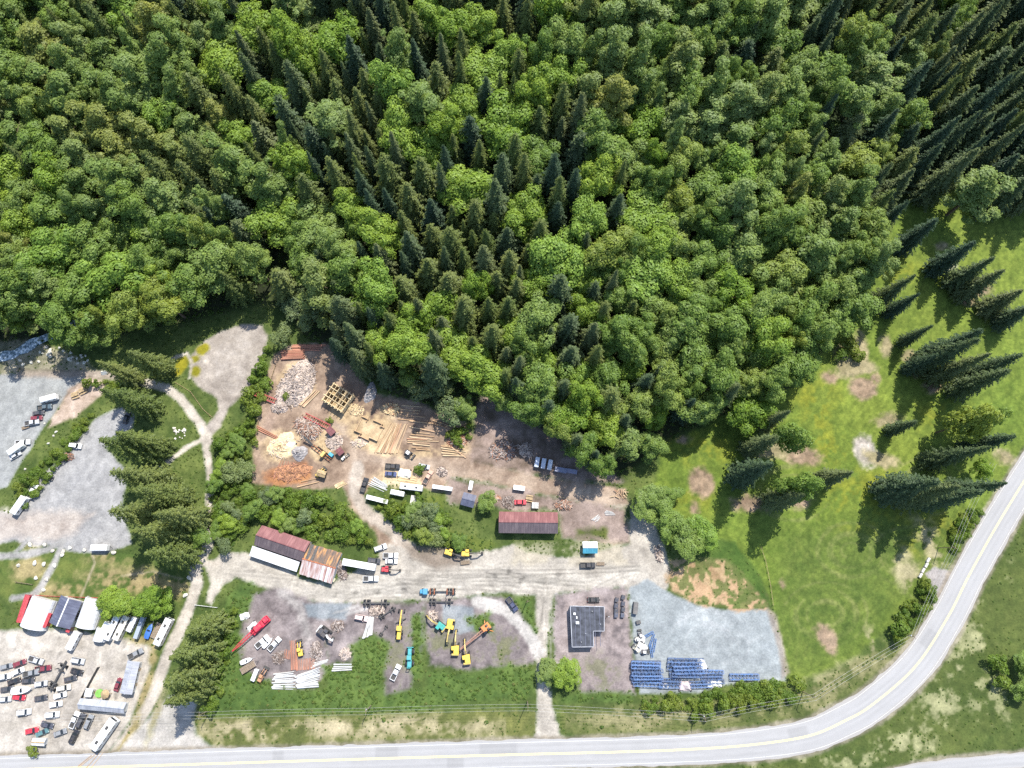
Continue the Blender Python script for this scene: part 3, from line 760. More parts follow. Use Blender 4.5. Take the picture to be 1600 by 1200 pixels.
def asphalt():
    m, nt, p, out = new_mat('asphalt')
    at = nt.nodes.new('ShaderNodeAttribute'); at.attribute_name = 'cover'
    n2 = noise_node(nt, 3.0, 3)
    f = ramp(nt, n2.outputs[0], [(0.3, (0.95, 0.95, 0.95)), (0.7, (1.04, 1.04, 1.04))])
    nt.links.new(mix_rgb(nt, 'MULTIPLY', 1.0, at.outputs['Color'], f), p.inputs['Base Color'])
    p.inputs['Roughness'].default_value = 0.8
    MAT['asphalt'] = m
asphalt()
def road_sheet(name, c, wid, z, seed):
    ncol = 15
    t = np.gradient(c[:, :2], axis=0); t /= np.linalg.norm(t, axis=1)[:, None]
    nr = np.stack([-t[:, 1], t[:, 0]], 1)
    n = len(c)
    f = np.linspace(-1, 1, ncol)
    along = np.cumsum(np.r_[0, np.hypot(*np.diff(c[:, :2], axis=0).T)])
    eL = (fbm(along, 0 * along, 4, seed, 3) - .5) * 1.1; eR = (fbm(along, 0 * along + 50, 4, seed + 1, 3) - .5) * 1.1
    half = wid[:, None] / 2 * f[None, :]
    half[:, 0] += eR; half[:, -1] += eL
    P = c[:, None, :2] + nr[:, None, :] * half[:, :, None]
    x, y = P[..., 0].ravel(), P[..., 1].ravel()
    A, Hh = np.repeat(along, ncol), half.ravel()
    base = .275 + .04 * (fbm(A, Hh * 3, 22, seed + 2, 4) - .5) + .04 * (fbm(A, Hh * 6, 5, seed + 3, 3) - .5)
    lane = np.minimum(abs(abs(Hh) - 1.0), abs(abs(Hh) - 2.9))
    base = base - .022 * np.exp(-(lane / .45) ** 2) + .012 * np.exp(-((abs(Hh) - 1.95) / .4) ** 2)
    pt = vnoise(A, np.sign(Hh) * 40, 13, seed + 5)
    base = np.where((pt > .83) & (abs(Hh) < 3.8) & (abs(Hh) > .4), base * .87, base)
    edge = sstep(abs(Hh), wid.mean() / 2 - 1.2, wid.mean() / 2)
    col = base[:, None] * np.array((1.0, .985, .97)) * (1 - .45 * edge[:, None]) + edge[:, None] * .45 * np.array((.25, .22, .18))
    i = np.arange(n * ncol).reshape(n, ncol)
    q = np.stack([i[:-1, :-1], i[1:, :-1], i[1:, 1:], i[:-1, 1:]], -1).reshape(-1, 4)[:, ::-1]
    co = np.stack([x, y, np.full(x.size, z)], 1)
    co[:, 2] += .06 * (1 - (np.abs(Hh) / (wid.mean() / 2)) ** 2)
    return link(name, np_mesh(name, co, q, col, mat='asphalt', smooth=True))
road = road_sheet('road', cl, hw, 0.06, 500)
tag(road, 'pale grey two-lane asphalt road curving round the meadow', None, kind='structure')
for k, (off, w, mt, nm) in enumerate([(0.22, 0.24, 'asphalt_mark', 'centre_line'), (-0.22, 0.24, 'asphalt_mark', 'centre_line'), (1, 0.09, 'white_mark', 'edge_line'), (-1, 0.09, 'white_mark', 'edge_line')]):
    o_ = np.full(len(cl), off) if abs(off) < .5 else off * (hw / 2 - 1.0)
    co, q = strip(cl, o_, np.full(len(cl), w), 0.13 if abs(off) < .5 else 0.1)
    o = link(nm, np_mesh(nm, co, q, mat=mt), parent=road)
tag(road_sheet('road', side, np.full(len(side), 5.4), 0.06, 520), 'short strip of side road cut off by the bottom right corner', None, kind='structure')

# creek at the left edge
def creek():
    m, nt, p, out = new_mat('white_water')
    nz = noise_node(nt, 0.9, 6)
    nt.links.new(ramp(nt, nz.outputs[0], [(0.4, (0.12, 0.17, 0.2)), (0.52, (0.4, 0.47, 0.52)), (0.62, (0.8, 0.83, 0.85))]), p.inputs['Base Color'])
    p.inputs['Roughness'].default_value = 0.25
    b = nt.nodes.new('ShaderNodeBump'); b.inputs['Strength'].default_value = .8; b.inputs['Distance'].default_value = .3
    nt.links.new(nz.outputs[0], b.inputs['Height']); nt.links.new(b.outputs[0], p.inputs['Normal'])
    MAT['white_water'] = m
    c = resample([(*G(u, v)[:2], 0) for u, v in [(-160, 600), (-60, 572), (10, 556), (34, 546), (60, 533), (90, 520), (130, 500)]], 1.5)
    co, q = strip(c, (vnoise(c[:, 0], c[:, 1], 4, 9) - .5) * 2, 3.2 + 2.5 * vnoise(c[:, 0], c[:, 1], 5, 8), 0)
    co[:, 2] = hill(co[:, 0], co[:, 1]) + 0.3
    tag(link('creek', np_mesh('creek', co, q, mat='white_water')), 'foaming white creek among boulders at the left edge', None, kind='structure')
creek()
# ------------------------------------------------------------------ trees
def cards(c, n, s, r, asp=0.8):
    """leaf sprays: one bent, slightly ragged quad each"""
    n = n / np.linalg.norm(n, axis=1)[:, None]
    h = r.normal(size=n.shape)
    t = np.cross(n, h); t /= np.linalg.norm(t, axis=1)[:, None] + 1e-9
    b = np.cross(n, t)
    s = s[:, None]
    k = r.uniform(.7, 1.3, (len(c), 4, 1))
    v = np.stack([c - t * s * k[:, 0] * .5 - b * s * asp * .25, c + b * s * asp * -.55 * k[:, 1], c + t * s * k[:, 2] * .5 + b * s * asp * .2, c + b * s * asp * .55 * k[:, 3]], 1)
    v[:, 1] += n * s * .12; v[:, 3] += n * s * .12
    return v.reshape(-1, 3)

def crown_mesh(name, v, mat):
    q = np.arange(len(v)).reshape(-1, 4)
    return np_mesh(name, v, q, mat=mat)

def broadleaf(seed, Rr, zc, hz, mat, n=3600, lumps=22, size=.62, lr=(.32, .46), narrow=0.0, fluff=.3, ragged=.18):
    r = np.random.default_rng(seed)
    L, rad = [], []
    tries = 0
    while len(L) < lumps and tries < 4000:
        tries += 1
        d = r.normal(size=3); d /= np.linalg.norm(d)
        if d[2] < -.55: continue
        a_ = math.atan2(d[1], d[0])
        rag = 1 + ragged * math.sin(2 * a_ + seed) + ragged * .8 * math.sin(3 * a_ + 2.1 * seed) + r.normal() * ragged * .5
        shell = (r.uniform(.4, .88) if len(L) > 3 else r.uniform(0, .35)) * rag
        w = 1 - narrow * max(0, d[2])
        p = np.array([d[0] * Rr * shell * w, d[1] * Rr * shell * w, zc + d[2] * hz * shell])
        rr = Rr * r.uniform(*lr)
        if all(np.linalg.norm((p - q) / (1, 1, hz / Rr)) > .55 * min(rr, q_r) * 1.0 for q, q_r in zip(L, rad)):
            L.append(p); rad.append(rr)
    L, rad = np.array(L), np.array(rad)
    w = rad ** 2 / (rad ** 2).sum()
    k = r.choice(len(L), n, p=w)
    d = r.normal(size=(n, 3)); d /= np.linalg.norm(d, axis=1)[:, None]
    low = d[:, 2] < -.25
    d[low, 2] *= -r.random(low.sum())
    d /= np.linalg.norm(d, axis=1)[:, None]
    sh = r.uniform(.7, 1.04, n)
    fl = r.random(n) < fluff
    sh[fl] *= r.uniform(1.0, 1.38, fl.sum())
    zs = min(1.0, hz / Rr)
    c = L[k] + d * (rad[k] * sh)[:, None] * np.array((1, 1, (.85 * zs + .15) * (1.25 if narrow else 1.0)))
    # drop leaves buried deep inside other lumps
    keep = np.ones(n, bool)
    for p, q in zip(L, rad):
        keep &= np.linalg.norm(c - p, axis=1) > q * .62
    c, d = c[keep], d[keep]
    nn = d + r.normal(size=d.shape) * .3 + np.array((0, 0, .4))
    return crown_mesh(name_of(mat), cards(c, nn, r.uniform(.7, 1.35, len(c)) * size, r), mat)

def name_of(mat):
    return 'crown'

def conifer(seed, Rr, H, mat, z0=.1, whorls=30, per=9, droop=.35, size=.62, power=.85):
    r = np.random.default_rng(seed)
    C, Nn, S = [], [], []
    for w in range(whorls):
        f = (w + r.uniform(-.3, .3)) / whorls
        z = H * (z0 + (1 - z0) * max(0, f))
        rr = Rr * (1 - max(0, f)) ** power * (1 - .35 * max(0, .12 - f) / .12) + .2
        nb = max(4, int(per * (.5 + .5 * (1 - f))))
        a0 = r.uniform(0, 6.28)
        for k in range(nb):
            a = a0 + 6.283 * k / nb + r.uniform(-.25, .25)
            ln = rr * r.uniform(.58, 1.28)
            m = max(3, int(ln / .36))
            s = np.linspace(.12, 1, m) + r.uniform(-.04, .04, m)
            dirx, diry = math.cos(a), math.sin(a)
            dr = droop * r.uniform(.7, 1.3)
            for side in (-1, 0, 1):
                off = side * (.28 * ln * (1 - s) * .9 + .12) * r.uniform(.6, 1.2, m)
                x = dirx * s * ln - diry * off
                y = diry * s * ln + dirx * off
                zz = z - dr * ln * s ** 1.6 + .12 * ln * np.sin(s * 3.1) - abs(off) * .25 + r.normal(size=m) * .07
                C.append(np.stack([x, y, zz], 1))
                Nn.append(np.stack([dirx * .45 - diry * side * .5 + r.normal(size=m) * .3, diry * .45 + dirx * side * .5 + r.normal(size=m) * .3, np.full(m, 1.0)], 1))
                S.append(np.full(m, size) * r.uniform(.7, 1.3, m) * (1.15 - .45 * s) * (.7 + .3 * (1 - f)))
    top = 8
    C.append(np.stack([r.normal(size=top) * .08, r.normal(size=top) * .08, H * np.linspace(.97, 1.01, top)], 1)); Nn.append(r.normal(size=(top, 3))); S.append(np.full(top, .35))
    return crown_mesh('crown', cards(np.concatenate(C), np.concatenate(Nn), np.concatenate(S), r, .9), mat)

def trunk_mesh(seed, H, r0, limbs, Rr, bend=.25):
    r = random.Random(seed)
    mb = MB()
    p = Vector((0, 0, -1.0)); n = 5
    pts = [p]
    for k in range(1, n + 1):
        f = k / n
        pts.append(Vector((r.uniform(-1, 1) * bend * f, r.uniform(-1, 1) * bend * f, H * f)))
    for k in range(n):
        mb.cyl(pts[k], pts[k + 1], r0 * (1 - .85 * k / n), r0 * (1 - .85 * (k + 1) / n), 7, caps=k in (0, n - 1))
    for k in range(limbs):
        f = r.uniform(.45, .85)
        b = pts[0].lerp(pts[-1], f)
        a = 6.283 * (k + r.random() * .5) / max(1, limbs)
        e = b + Vector((math.cos(a), math.sin(a), .7)) * Rr * r.uniform(.45, .65)
        mb.cyl(b, e, r0 * .32, r0 * .08, 5, caps=False)
    m = mb.mesh('trunk')
    m.materials.append(MAT['bark'])
    return m

# kind: list of (crown, trunk), nominal crown radius, nominal height, height at which the crown shows its middle
KIND = {}
def kind(nm, pairs, Rr, H, zc):
    KIND[nm] = dict(p=pairs, R=Rr, H=H, zc=zc)
kind('maple', [(broadleaf(100 + k, 7.0, 13.5, 9.2, 'leaf_bright', 12000, 46, .5, (.17, .34)), trunk_mesh(100 + k, 18, .38, 6, 6)) for k in range(5)], 7.0, 22.5, 15.5)
kind('birch', [(broadleaf(200 + k, 5.4, 14.0, 9.4, 'leaf_mid', 10000, 40, .42, (.18, .36)), trunk_mesh(200 + k, 18, .32, 5, 5)) for k in range(6)], 5.4, 23.0, 16.0)
kind('alder', [(broadleaf(300 + k, 4.6, 15.5, 12.5, 'leaf_olive', 11000, 60, .36, (.13, .3), .6, .45, .25), trunk_mesh(300 + k, 24, .3, 6, 4)) for k in range(5)], 4.6, 27.5, 18.0)
kind('willow', [(broadleaf(400 + k, 4.2, 7.0, 4.5, 'leaf_pale', 2600, 18, .5, (.3, .45)), trunk_mesh(400 + k, 9, .2, 6, 4)) for k in range(3)], 4.2, 11.5, 8.0)
kind('spruce', [(conifer(500 + k, 4.0 + .3 * (k % 3), 28.0, 'needle_dark', .05, 38, 10, .34, .7, (.8, .62, .7, .55, .66, .9, .5)[k]), trunk_mesh(500 + k, 27, .36, 0, 1, .1)) for k in range(7)], 4.2, 28.0, 15.0)
kind('cedar', [(conifer(600 + k, 4.8, 24.0, 'needle_mid', .04, 30, 11, .26, .66, (.62, .5, .56, .68)[k]), trunk_mesh(600 + k, 23, .4, 0, 1, .1)) for k in range(4)], 4.8, 24.0, 13.0)
kind('poplar', [(broadleaf(350 + k, 4.8, 9.5, 9.6, 'leaf_mid', 6500, 36, .55, (.26, .42), .5), trunk_mesh(350 + k, 17, .32, 6, 4)) for k in range(3)], 4.8, 19.5, 10.0)
kind('shrub', [(broadleaf(700 + k, 2.2, 1.5, 1.7, 'leaf_shrub', 900, 12, .42, (.3, .5)), trunk_mesh(700 + k, 1.6, .08, 5, 1.6, .1)) for k in range(5)], 2.2, 3.0, 1.6)
WORDS = dict(maple=('bright green broadleaf tree', 'broadleaf_tree'), birch=('mid green broadleaf tree', 'broadleaf_tree'), alder=('tall olive green broadleaf tree', 'broadleaf_tree'), willow=('pale grey-green willow tree', 'broadleaf_tree'), poplar=('green broadleaf tree', 'broadleaf_tree'),
             spruce=('dark pointed conifer', 'conifer_tree'), cedar=('feathery olive green conifer', 'conifer_tree'), shrub=('leafy green shrub', 'shrub'))

def plant(kd, x, y, z, rad, H, label, group=None, var=None, rz=None):
    K = KIND[kd]
    cm, tm = K['p'][random.randrange(len(K['p'])) if var is None else var]
    nm = WORDS[kd][1]
    cat = {'broadleaf_tree': 'broadleaf tree', 'conifer_tree': 'conifer', 'shrub': 'shrub'}[nm]
    o = thing(nm, label, cat, (x, y, z), random.uniform(0, 6.28) if rz is None else rz, group)
    e_ = random.uniform(.88, 1.14)
    o.scale = (rad / K['R'] * e_, rad / K['R'] / e_, H / K['H'])
    link('crown' if kd != 'shrub' else 'foliage', cm, o)
    link('trunk' if kd != 'shrub' else 'stems', tm, o)
    return o

def lean_tree(kd, bu, bv, tu, tv, rad, label, group=None):
    """a tree whose foot and tip are seen at two places in the photo: its height follows"""
    x, y, z = G(bu, bv)
    best = min(np.arange(5, 46, .5), key=lambda h: (project(x, y, z + h)[0] - tu) ** 2 + (project(x, y, z + h)[1] - tv) ** 2)
    return plant(kd, x, y, z, rad, float(best) * .9, label, group)

def crown_tree(kd, u, v, rad, H, label, group=None):
    """a tree whose crown middle is seen at one place"""
    zc = KIND[kd]['zc'] / KIND[kd]['H'] * H
    x, y, z = G(u, v, zc)
    return plant(kd, x, y, z, rad, H, label, group)

PLACED = []       # (u, v, radius px) of crowns already standing
SOLO = [
 # conifers on the meadow: foot, tip, crown radius, label
 ('spruce', 1364, 476, 1438, 420, 4.2, 'dark conifer at the forest corner where the meadow begins'),
 ('spruce', 1386, 491, 1447, 458, 3.4, 'smaller dark conifer just below the one at the forest corner'),
 ('spruce', 1406, 537, 1467, 508, 3.0, 'slim lone dark conifer left of the big meadow clump'),
 ('spruce', 1442, 560, 1550, 511, 5.6, 'topmost tall conifer of the big dark meadow clump'),
 ('spruce', 1432, 575, 1572, 527, 5.2, 'second tall conifer of the big dark meadow clump'),
 ('spruce', 1414, 578, 1475, 552, 3.4, 'short conifer at the left end of the big meadow clump'),
 ('spruce', 1455, 592, 1562, 552, 5.2, 'third tall conifer of the big dark meadow clump'),
 ('spruce', 1488, 612, 1595, 580, 5.2, 'lowest conifer of the big meadow clump, cut by the right edge'),
 ('spruce', 1505, 590, 1610, 545, 5.0, 'rear conifer of the big meadow clump at the right edge'),
 ('spruce', 1404, 390, 1462, 320, 5.0, 'dark conifer at the top of the meadow beside the bare scrape'),
 ('spruce', 1455, 424, 1522, 352, 5.2, 'dark conifer above the pale scrape in the upper meadow'),
 ('spruce', 1482, 446, 1556, 384, 5.6, 'broad conifer at the left of the upper right meadow clump'),
 ('spruce', 1500, 462, 1574, 408, 5.4, 'conifer in the front of the upper right meadow clump'),
 ('spruce', 1535, 486, 1604, 446, 5.0, 'conifer of the upper clump at the right edge'),
 ('spruce', 1556, 506, 1618, 470, 4.6, 'lowest conifer of the upper clump at the right edge'),
 ('poplar', 1462, 676, 1560, 634, 6.2, 'tall leafy bright-topped tree alone between two conifer clumps'),
 ('poplar', 1492, 668, 1585, 640, 5.0, 'leafy tree behind the bright-topped one at the right edge'),
 ('spruce', 1387, 674, 1438, 651, 3.2, 'small lone conifer beside the pale scraped patch'),
 ('spruce', 1500, 702, 1600, 680, 4.6, 'conifer behind the lower clump, cut by the right edge'),
 ('spruce', 1444, 722, 1570, 692, 4.8, 'uppermost conifer of the lower meadow clump near the road'),
 ('spruce', 1374, 768, 1478, 736, 6.2, 'broad conifer at the left end of the lower meadow clump'),
 ('spruce', 1400, 776, 1530, 742, 6.0, 'tallest conifer in the middle of the lower meadow clump'),
 ('spruce', 1432, 782, 1560, 752, 5.8, 'conifer of the lower meadow clump nearest the road'),
 ('spruce', 1470, 770, 1585, 742, 5.4, 'conifer of the lower clump reaching the right edge'),
 ('maple', 1515, 738, 1550, 722, 4.0, 'small bright green tree wedged in the lower conifer clump'),
 ('spruce', 1150, 745, 1215, 715, 5.6, 'dark conifer in the shady clump at the left of the meadow'),
 ('spruce', 1185, 668, 1228, 612, 4.0, 'dark conifer behind the bright dome tree at the forest edge'),
 ('spruce', 1165, 705, 1222, 678, 4.6, 'second dark conifer in the shady clump left of the meadow'),
 ('poplar', 1205, 695, 1262, 655, 6.0, 'olive leafy tree beside the brown patch at the forest edge'),
 ('poplar', 1212, 770, 1305, 738, 6.0, 'leafy tree leaning out from the small clump in the meadow'),
 ('spruce', 1282, 750, 1336, 728, 4.4, 'dark conifer at the right end of the small meadow clump'),
 ('spruce', 1200, 785, 1265, 768, 4.6, 'lowest dark conifer of the small meadow clump'),
 ('maple', 1158, 655, 1172, 612, 9.0, 'big bright domed tree standing out at the forest edge'),
 # around the yard entrance
 ('birch', 1005, 790, 1016, 772, 7.0, 'dark green tree at the right end of the brown track'),
 ('birch', 1035, 780, 1046, 758, 5.5, 'tree behind the group where the yard meets the meadow'),
 ('birch', 1042, 818, 1056, 800, 7.0, 'middle tree of the group where the yard meets the meadow'),
 ('birch', 1070, 845, 1082, 828, 7.0, 'lowest tree of the group above the straw patch'),
 ('maple', 1090, 832, 1107, 820, 6.6, 'yellow-green tree at the right of the group above the straw patch'),
 # cedars by the parking places
 ('cedar', 240, 640, 162, 614, 6.0, 'broad conifer at the top of the pale parking place'),
 ('cedar', 215, 632, 150, 598, 4.5, 'conifer behind the broad one at the parking place'),
 ('cedar', 246, 712, 128, 690, 7.2, 'long conifer leaning over the white van in the parking place'),
 ('cedar', 258, 700, 170, 672, 5.6, 'conifer behind the long one in the parking place'),
 ('cedar', 262, 756, 152, 738, 6.6, 'conifer in the middle of the parking row, shadow on the gravel'),
 ('cedar', 290, 780, 186, 768, 6.0, 'conifer beside the grassy bank in the parking row'),
 ('cedar', 262, 808, 152, 798, 6.8, 'pale-tipped conifer reaching over the parking gravel'),
 ('cedar', 292, 836, 190, 828, 7.0, 'large conifer at the lower end of the parking row'),
 ('cedar', 318, 812, 228, 800, 6.0, 'conifer beside the white track at the parking row'),
 ('cedar', 302, 866, 216, 862, 6.2, 'lowest conifer of the parking row, shading the lawn'),
 ('birch', 318, 836, 296, 832, 5.5, 'leafy tree overhanging the white track'),
 ('cedar', 262, 582, 188, 550, 5.4, 'conifer across the track from the turning loop'),
 ('cedar', 214, 594, 138, 568, 5.0, 'conifer beside the small white tent by the creek track'),
 ('maple', 196, 940, 186, 936, 6.8, 'domed tree hiding the end of the white shed'),
 ('maple', 252, 938, 242, 934, 6.8, 'round bright tree beside the white track and the trailers'),
 ('cedar', 340, 978, 284, 990, 6.5, 'upper conifer of the row between the white track and the lots'),
 ('cedar', 330, 1010, 258, 1030, 7.0, 'middle conifer of the row between the white track and the lots'),
 ('cedar', 322, 1046, 250, 1072, 6.8, 'conifer of the track row casting a shadow on the junction'),
 ('cedar', 318, 1074, 248, 1098, 5.6, 'lowest conifer of the row beside the white track'),
 # driveway
 ('alder', 858, 1046, 856, 1042, 5.0, 'olive tree on the drive side of the pair beside the flat-roofed house'),
 ('maple', 882, 1048, 884, 1044, 5.8, 'round bright green tree beside the flat-roofed house'),
 ('birch', 762, 785, 760, 782, 4.2, 'dark leafy tree between the small shed and the long red barn'),
 ('birch', 1590, 1075, 1605, 1080, 4.6, 'dark tree at the right edge below the road'),
 ('birch', 1588, 1035, 1603, 1040, 4.4, 'upper of two dark trees at the right edge below the road'),
]
for kd, bu, bv, tu, tv, rad, lab in SOLO:
    close = math.hypot(tu - bu, tv - bv) < 26
    if close and kd in ('maple', 'birch', 'alder'):
        H = {'maple': 10.5, 'birch': 11, 'alder': 11}[kd] * (rad / 6.5)
        x, y, z = G(bu, bv)
        plant(kd, x, y, z, rad, max(7.0, H), lab)
    else:
        lean_tree(kd, bu, bv, tu, tv, rad, lab)
    PLACED.append(((bu + tu) / 2, (bv + tv) / 2, rad / .27))

# big crowns along the near forest edge that can be told apart
EDGE = [('birch', 914, 700, 6.2, 21, 'dark green tree leaning over the container row'), ('birch', 872, 664, 6.4, 22, 'green tree whose shade covers the three pale containers'), ('birch', 942, 728, 5.2, 17, 'lowest tree at the pointed end of the shaded lot'), ('birch', 836, 628, 6.0, 21, 'green tree on the slanting edge of the shaded lot'), ('spruce', 856, 640, 5.0, 31, 'tall conifer on the slanting edge of the shaded lot'), ('spruce', 900, 690, 4.8, 27, 'conifer behind the dark containers'), ('spruce', 806, 604, 5.0, 30, 'tall conifer at the apex of the shaded lot'), ('spruce', 928, 712, 4.4, 23, 'small conifer near the pointed end of the shaded lot'),
        ('maple', 682, 481, 9.0, 20, 'large bright crown above the round one behind the log yard'), ('maple', 709, 542, 10.0, 19, 'largest round bright crown right behind the log yard'), ('maple', 594, 532, 8.5, 20, 'bright crown half hidden by conifers behind the log yard'),
        ('maple', 803, 518, 7.8, 20, 'round bright crown straight above the shaded triangle of logs'), ('maple', 834, 444, 8.6, 20, 'bright crown in the middle of the forest front'), ('maple', 908, 434, 8.0, 21, 'tall bright crown standing proud in the forest front'),
        ('birch', 965, 467, 7.0, 20, 'green crown right of the tall proud one'), ('maple', 842, 556, 8.4, 19, 'two-lobed bright crown above the shaded lot'), ('maple', 918, 488, 7.4, 20, 'bright crown just below the tall proud one'), ('birch', 1016, 484, 8.4, 20, 'broad green crown in the right of the forest front'),
        ('maple', 915, 582, 7.2, 18, 'bright crown among dark conifers right of the shaded lot'), ('maple', 888, 652, 8.8, 21, 'lowest big bright crown beside the containers'), ('maple', 945, 662, 8.4, 20, 'bright crown next to the lowest one at the track end'),
        ('alder', 979, 692, 7.0, 17, 'yellowish crown at the forest tip above the track end'), ('maple', 1026, 646, 5.6, 17, 'small bright crown near the meadow corner'), ('birch', 1033, 555, 8.4, 19, 'green crown inside the forest above the meadow corner'),
        ('birch', 1020, 694, 6.0, 13, 'low tree at the meadow corner above the entrance group'), ('maple', 640, 505, 8.0, 20, 'bright crown left of the large pair behind the log yard'), ('birch', 640, 588, 5.0, 12, 'yellow-green small tree at the edge of the log rows'),
        ('spruce', 560, 560, 5.0, 28, 'dark conifer shading the cabin shell'), ('spruce', 530, 520, 5.0, 30, 'dark conifer above the red log stack'), ('spruce', 600, 580, 4.6, 26, 'dark conifer above the log outline of a cabin'), ('spruce', 585, 500, 4.6, 30, 'tall conifer behind the cabin shell'),
        ('willow', 700, 640, 5.5, 12, 'grey-green bushy tree above the log rows'), ('birch', 725, 635, 5.0, 12, 'bushy tree next to the shaded lot'), ('willow', 660, 610, 5.0, 12, 'grey-green bushy tree in the shade above the log rows'), ('willow', 695, 600, 5.0, 12, 'pale bushy tree below the largest round crown'),
        ('willow', 455, 480, 5.0, 11, 'pale bushy tree at the top of the turning loop'), ('willow', 480, 500, 5.0, 11, 'pale bushy tree above the red log stack'), ('willow', 470, 455, 5.0, 12, 'pale bushy tree higher up the gully'), ('willow', 440, 525, 4.4, 10, 'pale bushy tree between the loop and the log yard'), ('willow', 500, 478, 5.0, 13, 'pale bushy tree beside the dark conifers'),
        ('maple', 165, 470, 5.0, 16, 'yellow-green crown in the left of the forest'), ('birch', 220, 480, 8.0, 17, 'wide green crown at the forest edge above the creek'), ('birch', 140, 520, 7.0, 14, 'green crown above the creek boulders'), ('alder', 60, 475, 8.0, 17, 'wide olive crown at the left edge above the creek'),
        ('birch', 840, 640, 7.5, 23, 'dark green tree shading the containers'), ('spruce', 815, 610, 4.6, 24, 'dark conifer above the shaded triangle'), ('spruce', 880, 610, 5.6, 32, 'dark conifer between bright crowns above the containers'), ('birch', 790, 625, 5.0, 13, 'low green tree at the tip of the shaded triangle')]
for kd, u, v, rad, H, lab in EDGE:
    crown_tree(kd, u, v, rad, H * (1.12 if kd in ('maple', 'birch', 'alder') else 1), lab)
    PLACED.append((u, v, rad / .27 * .8))

# the forest: crowns spread over the slope, species by where they grow
SPEC = ['maple', 'birch', 'alder', 'spruce', 'cedar']
MAP = [(390, 350, .5, 2, 0, 9, 0), (80, 60, 0, 3, 5, 1, 0), (180, 180, 0, 2, 8, 0, 0), (60, 120, 0, 3, 7, .5, 0), (300, 130, 2, 0, 6, 1.5, 0), (400, 200, 2, 0, 3, 5, 0), (1100, 250, 0, 5, 5, 0, 0), (160, 270, 1, 2, 6, .3, 0), (1000, 160, 2, 2, 5, .5, 0), (1350, 130, 0, 2, 5, 2, 0), (200, 120, 0, 2, 7, 1, 0), (300, 60, 2, 0, 4, 4, 0), (100, 200, 1, 1, 7, 1, 0), (250, 230, 1, 1, 6, 1, 0), (400, 60, 3, 0, 2, 5, 0), (330, 270, 2, 0, 2, 5, 0), (100, 330, 5, 4, 1, 0, 0), (250, 340, 7, 2, 0, 1, 0),
       (60, 450, 2, 6, 2, 0, 1), (200, 430, 5, 5, 0, 0, 0), (330, 400, 1, 5, 0, 4, 0), (480, 150, 2.5, 0, 1.5, 6, 0), (600, 120, 3, 0, 1, 6, 0), (700, 100, 5, 0, 0, 5, 0), (550, 260, 1, 0, 0, 9, 0), (680, 250, 3, 0, 1, 6, 0), (780, 150, 6, 0, 0, 4, 0),
       (800, 280, 2.5, 0, .5, 7, 0), (900, 100, 6, 1, 3, 0, 0), (870, 220, 4, 0, 0, 6, 0), (960, 250, 9, 1, 0, .5, 0), (1000, 60, 1, 2, 7, 0, 0), (1080, 150, 1, 3, 6, 0, 0), (1050, 300, 4, 6, 0, 0, 0), (1150, 120, 0, 3, 5, 2, 0), (1200, 250, 1, 6, 4, 0, 0),
       (1280, 60, 0, 4, 2, 4, 0), (1300, 180, 0, 2, 5, 3, 0), (1400, 60, 0, 2, 1, 7, 0), (1500, 150, 0, .5, 0, 9.5, 0), (1400, 250, 0, 2, 0, 8, 0), (1320, 330, 0, 5, 5, 0, 0), (1250, 400, 0, 9, 1, 0, 0), (1100, 420, 2, 8, 0, 0, 0), (1000, 400, 3, 7, 0, .5, 0),
       (900, 350, 5, 0, 0, 5, 0), (800, 400, 5, 0, 0, 5, 0), (650, 330, 3.5, 0, 0, 6.5, 0), (520, 380, 1, 4, 3, 2, 0), (600, 420, 5, 0, 0, 5, 0), (700, 400, 2, 0, 0, 8, 0), (560, 520, 3, 0, 0, 7, 0), (700, 520, 8, 0, 0, 2, 0), (750, 450, 3, 0, 0, 7, 0),
       (850, 500, 8, 2, 0, 1, 0), (950, 500, 1, 6, 0, 3, 0), (1100, 520, 1, 8, 0, 1.5, 0), (1200, 520, 1, 8, .5, 1, 0), (1000, 600, 1, 5, 0, 4, 0), (1300, 500, 0, 6, 4, 0, 0), (1550, 330, 0, 0, 0, 10, 0), (1430, 330, 0, 1, 1, 8, 0)]
MA = np.array(MAP)
FOREST_PX = [(-150, -150), (1750, -150), (1750, 180), (1660, 290), (1560, 320), (1490, 300), (1440, 275), (1400, 310), (1385, 390), (1350, 440), (1340, 480), (1300, 520), (1280, 575), (1235, 600), (1190, 610), (1120, 640), (1060, 640), (1010, 665), (970, 670), (880, 620), (790, 600), (740, 590), (680, 580), (600, 575), (520, 540), (490, 470), (440, 440), (425, 415),
             (410, 420), (385, 438), (330, 450), (270, 468), (180, 505), (100, 520), (60, 500), (-150, 520)]
def in_poly(u, v, poly):
    c = False
    for i in range(len(poly)):
        (x1, y1), (x2, y2) = poly[i], poly[i - 1]
        if (y1 > v) != (y2 > v) and u < x1 + (v - y1) * (x2 - x1) / (y2 - y1):
            c = not c
    return c
GAPS = [(430, 400, 16, 30), (590, 300, 20, 16), (640, 440, 14, 14), (1470, 395, 18, 10), (1440, 375, 14, 16), (1500, 450, 22, 12), (1402, 240, 12, 10), (1455, 410, 30, 10)]
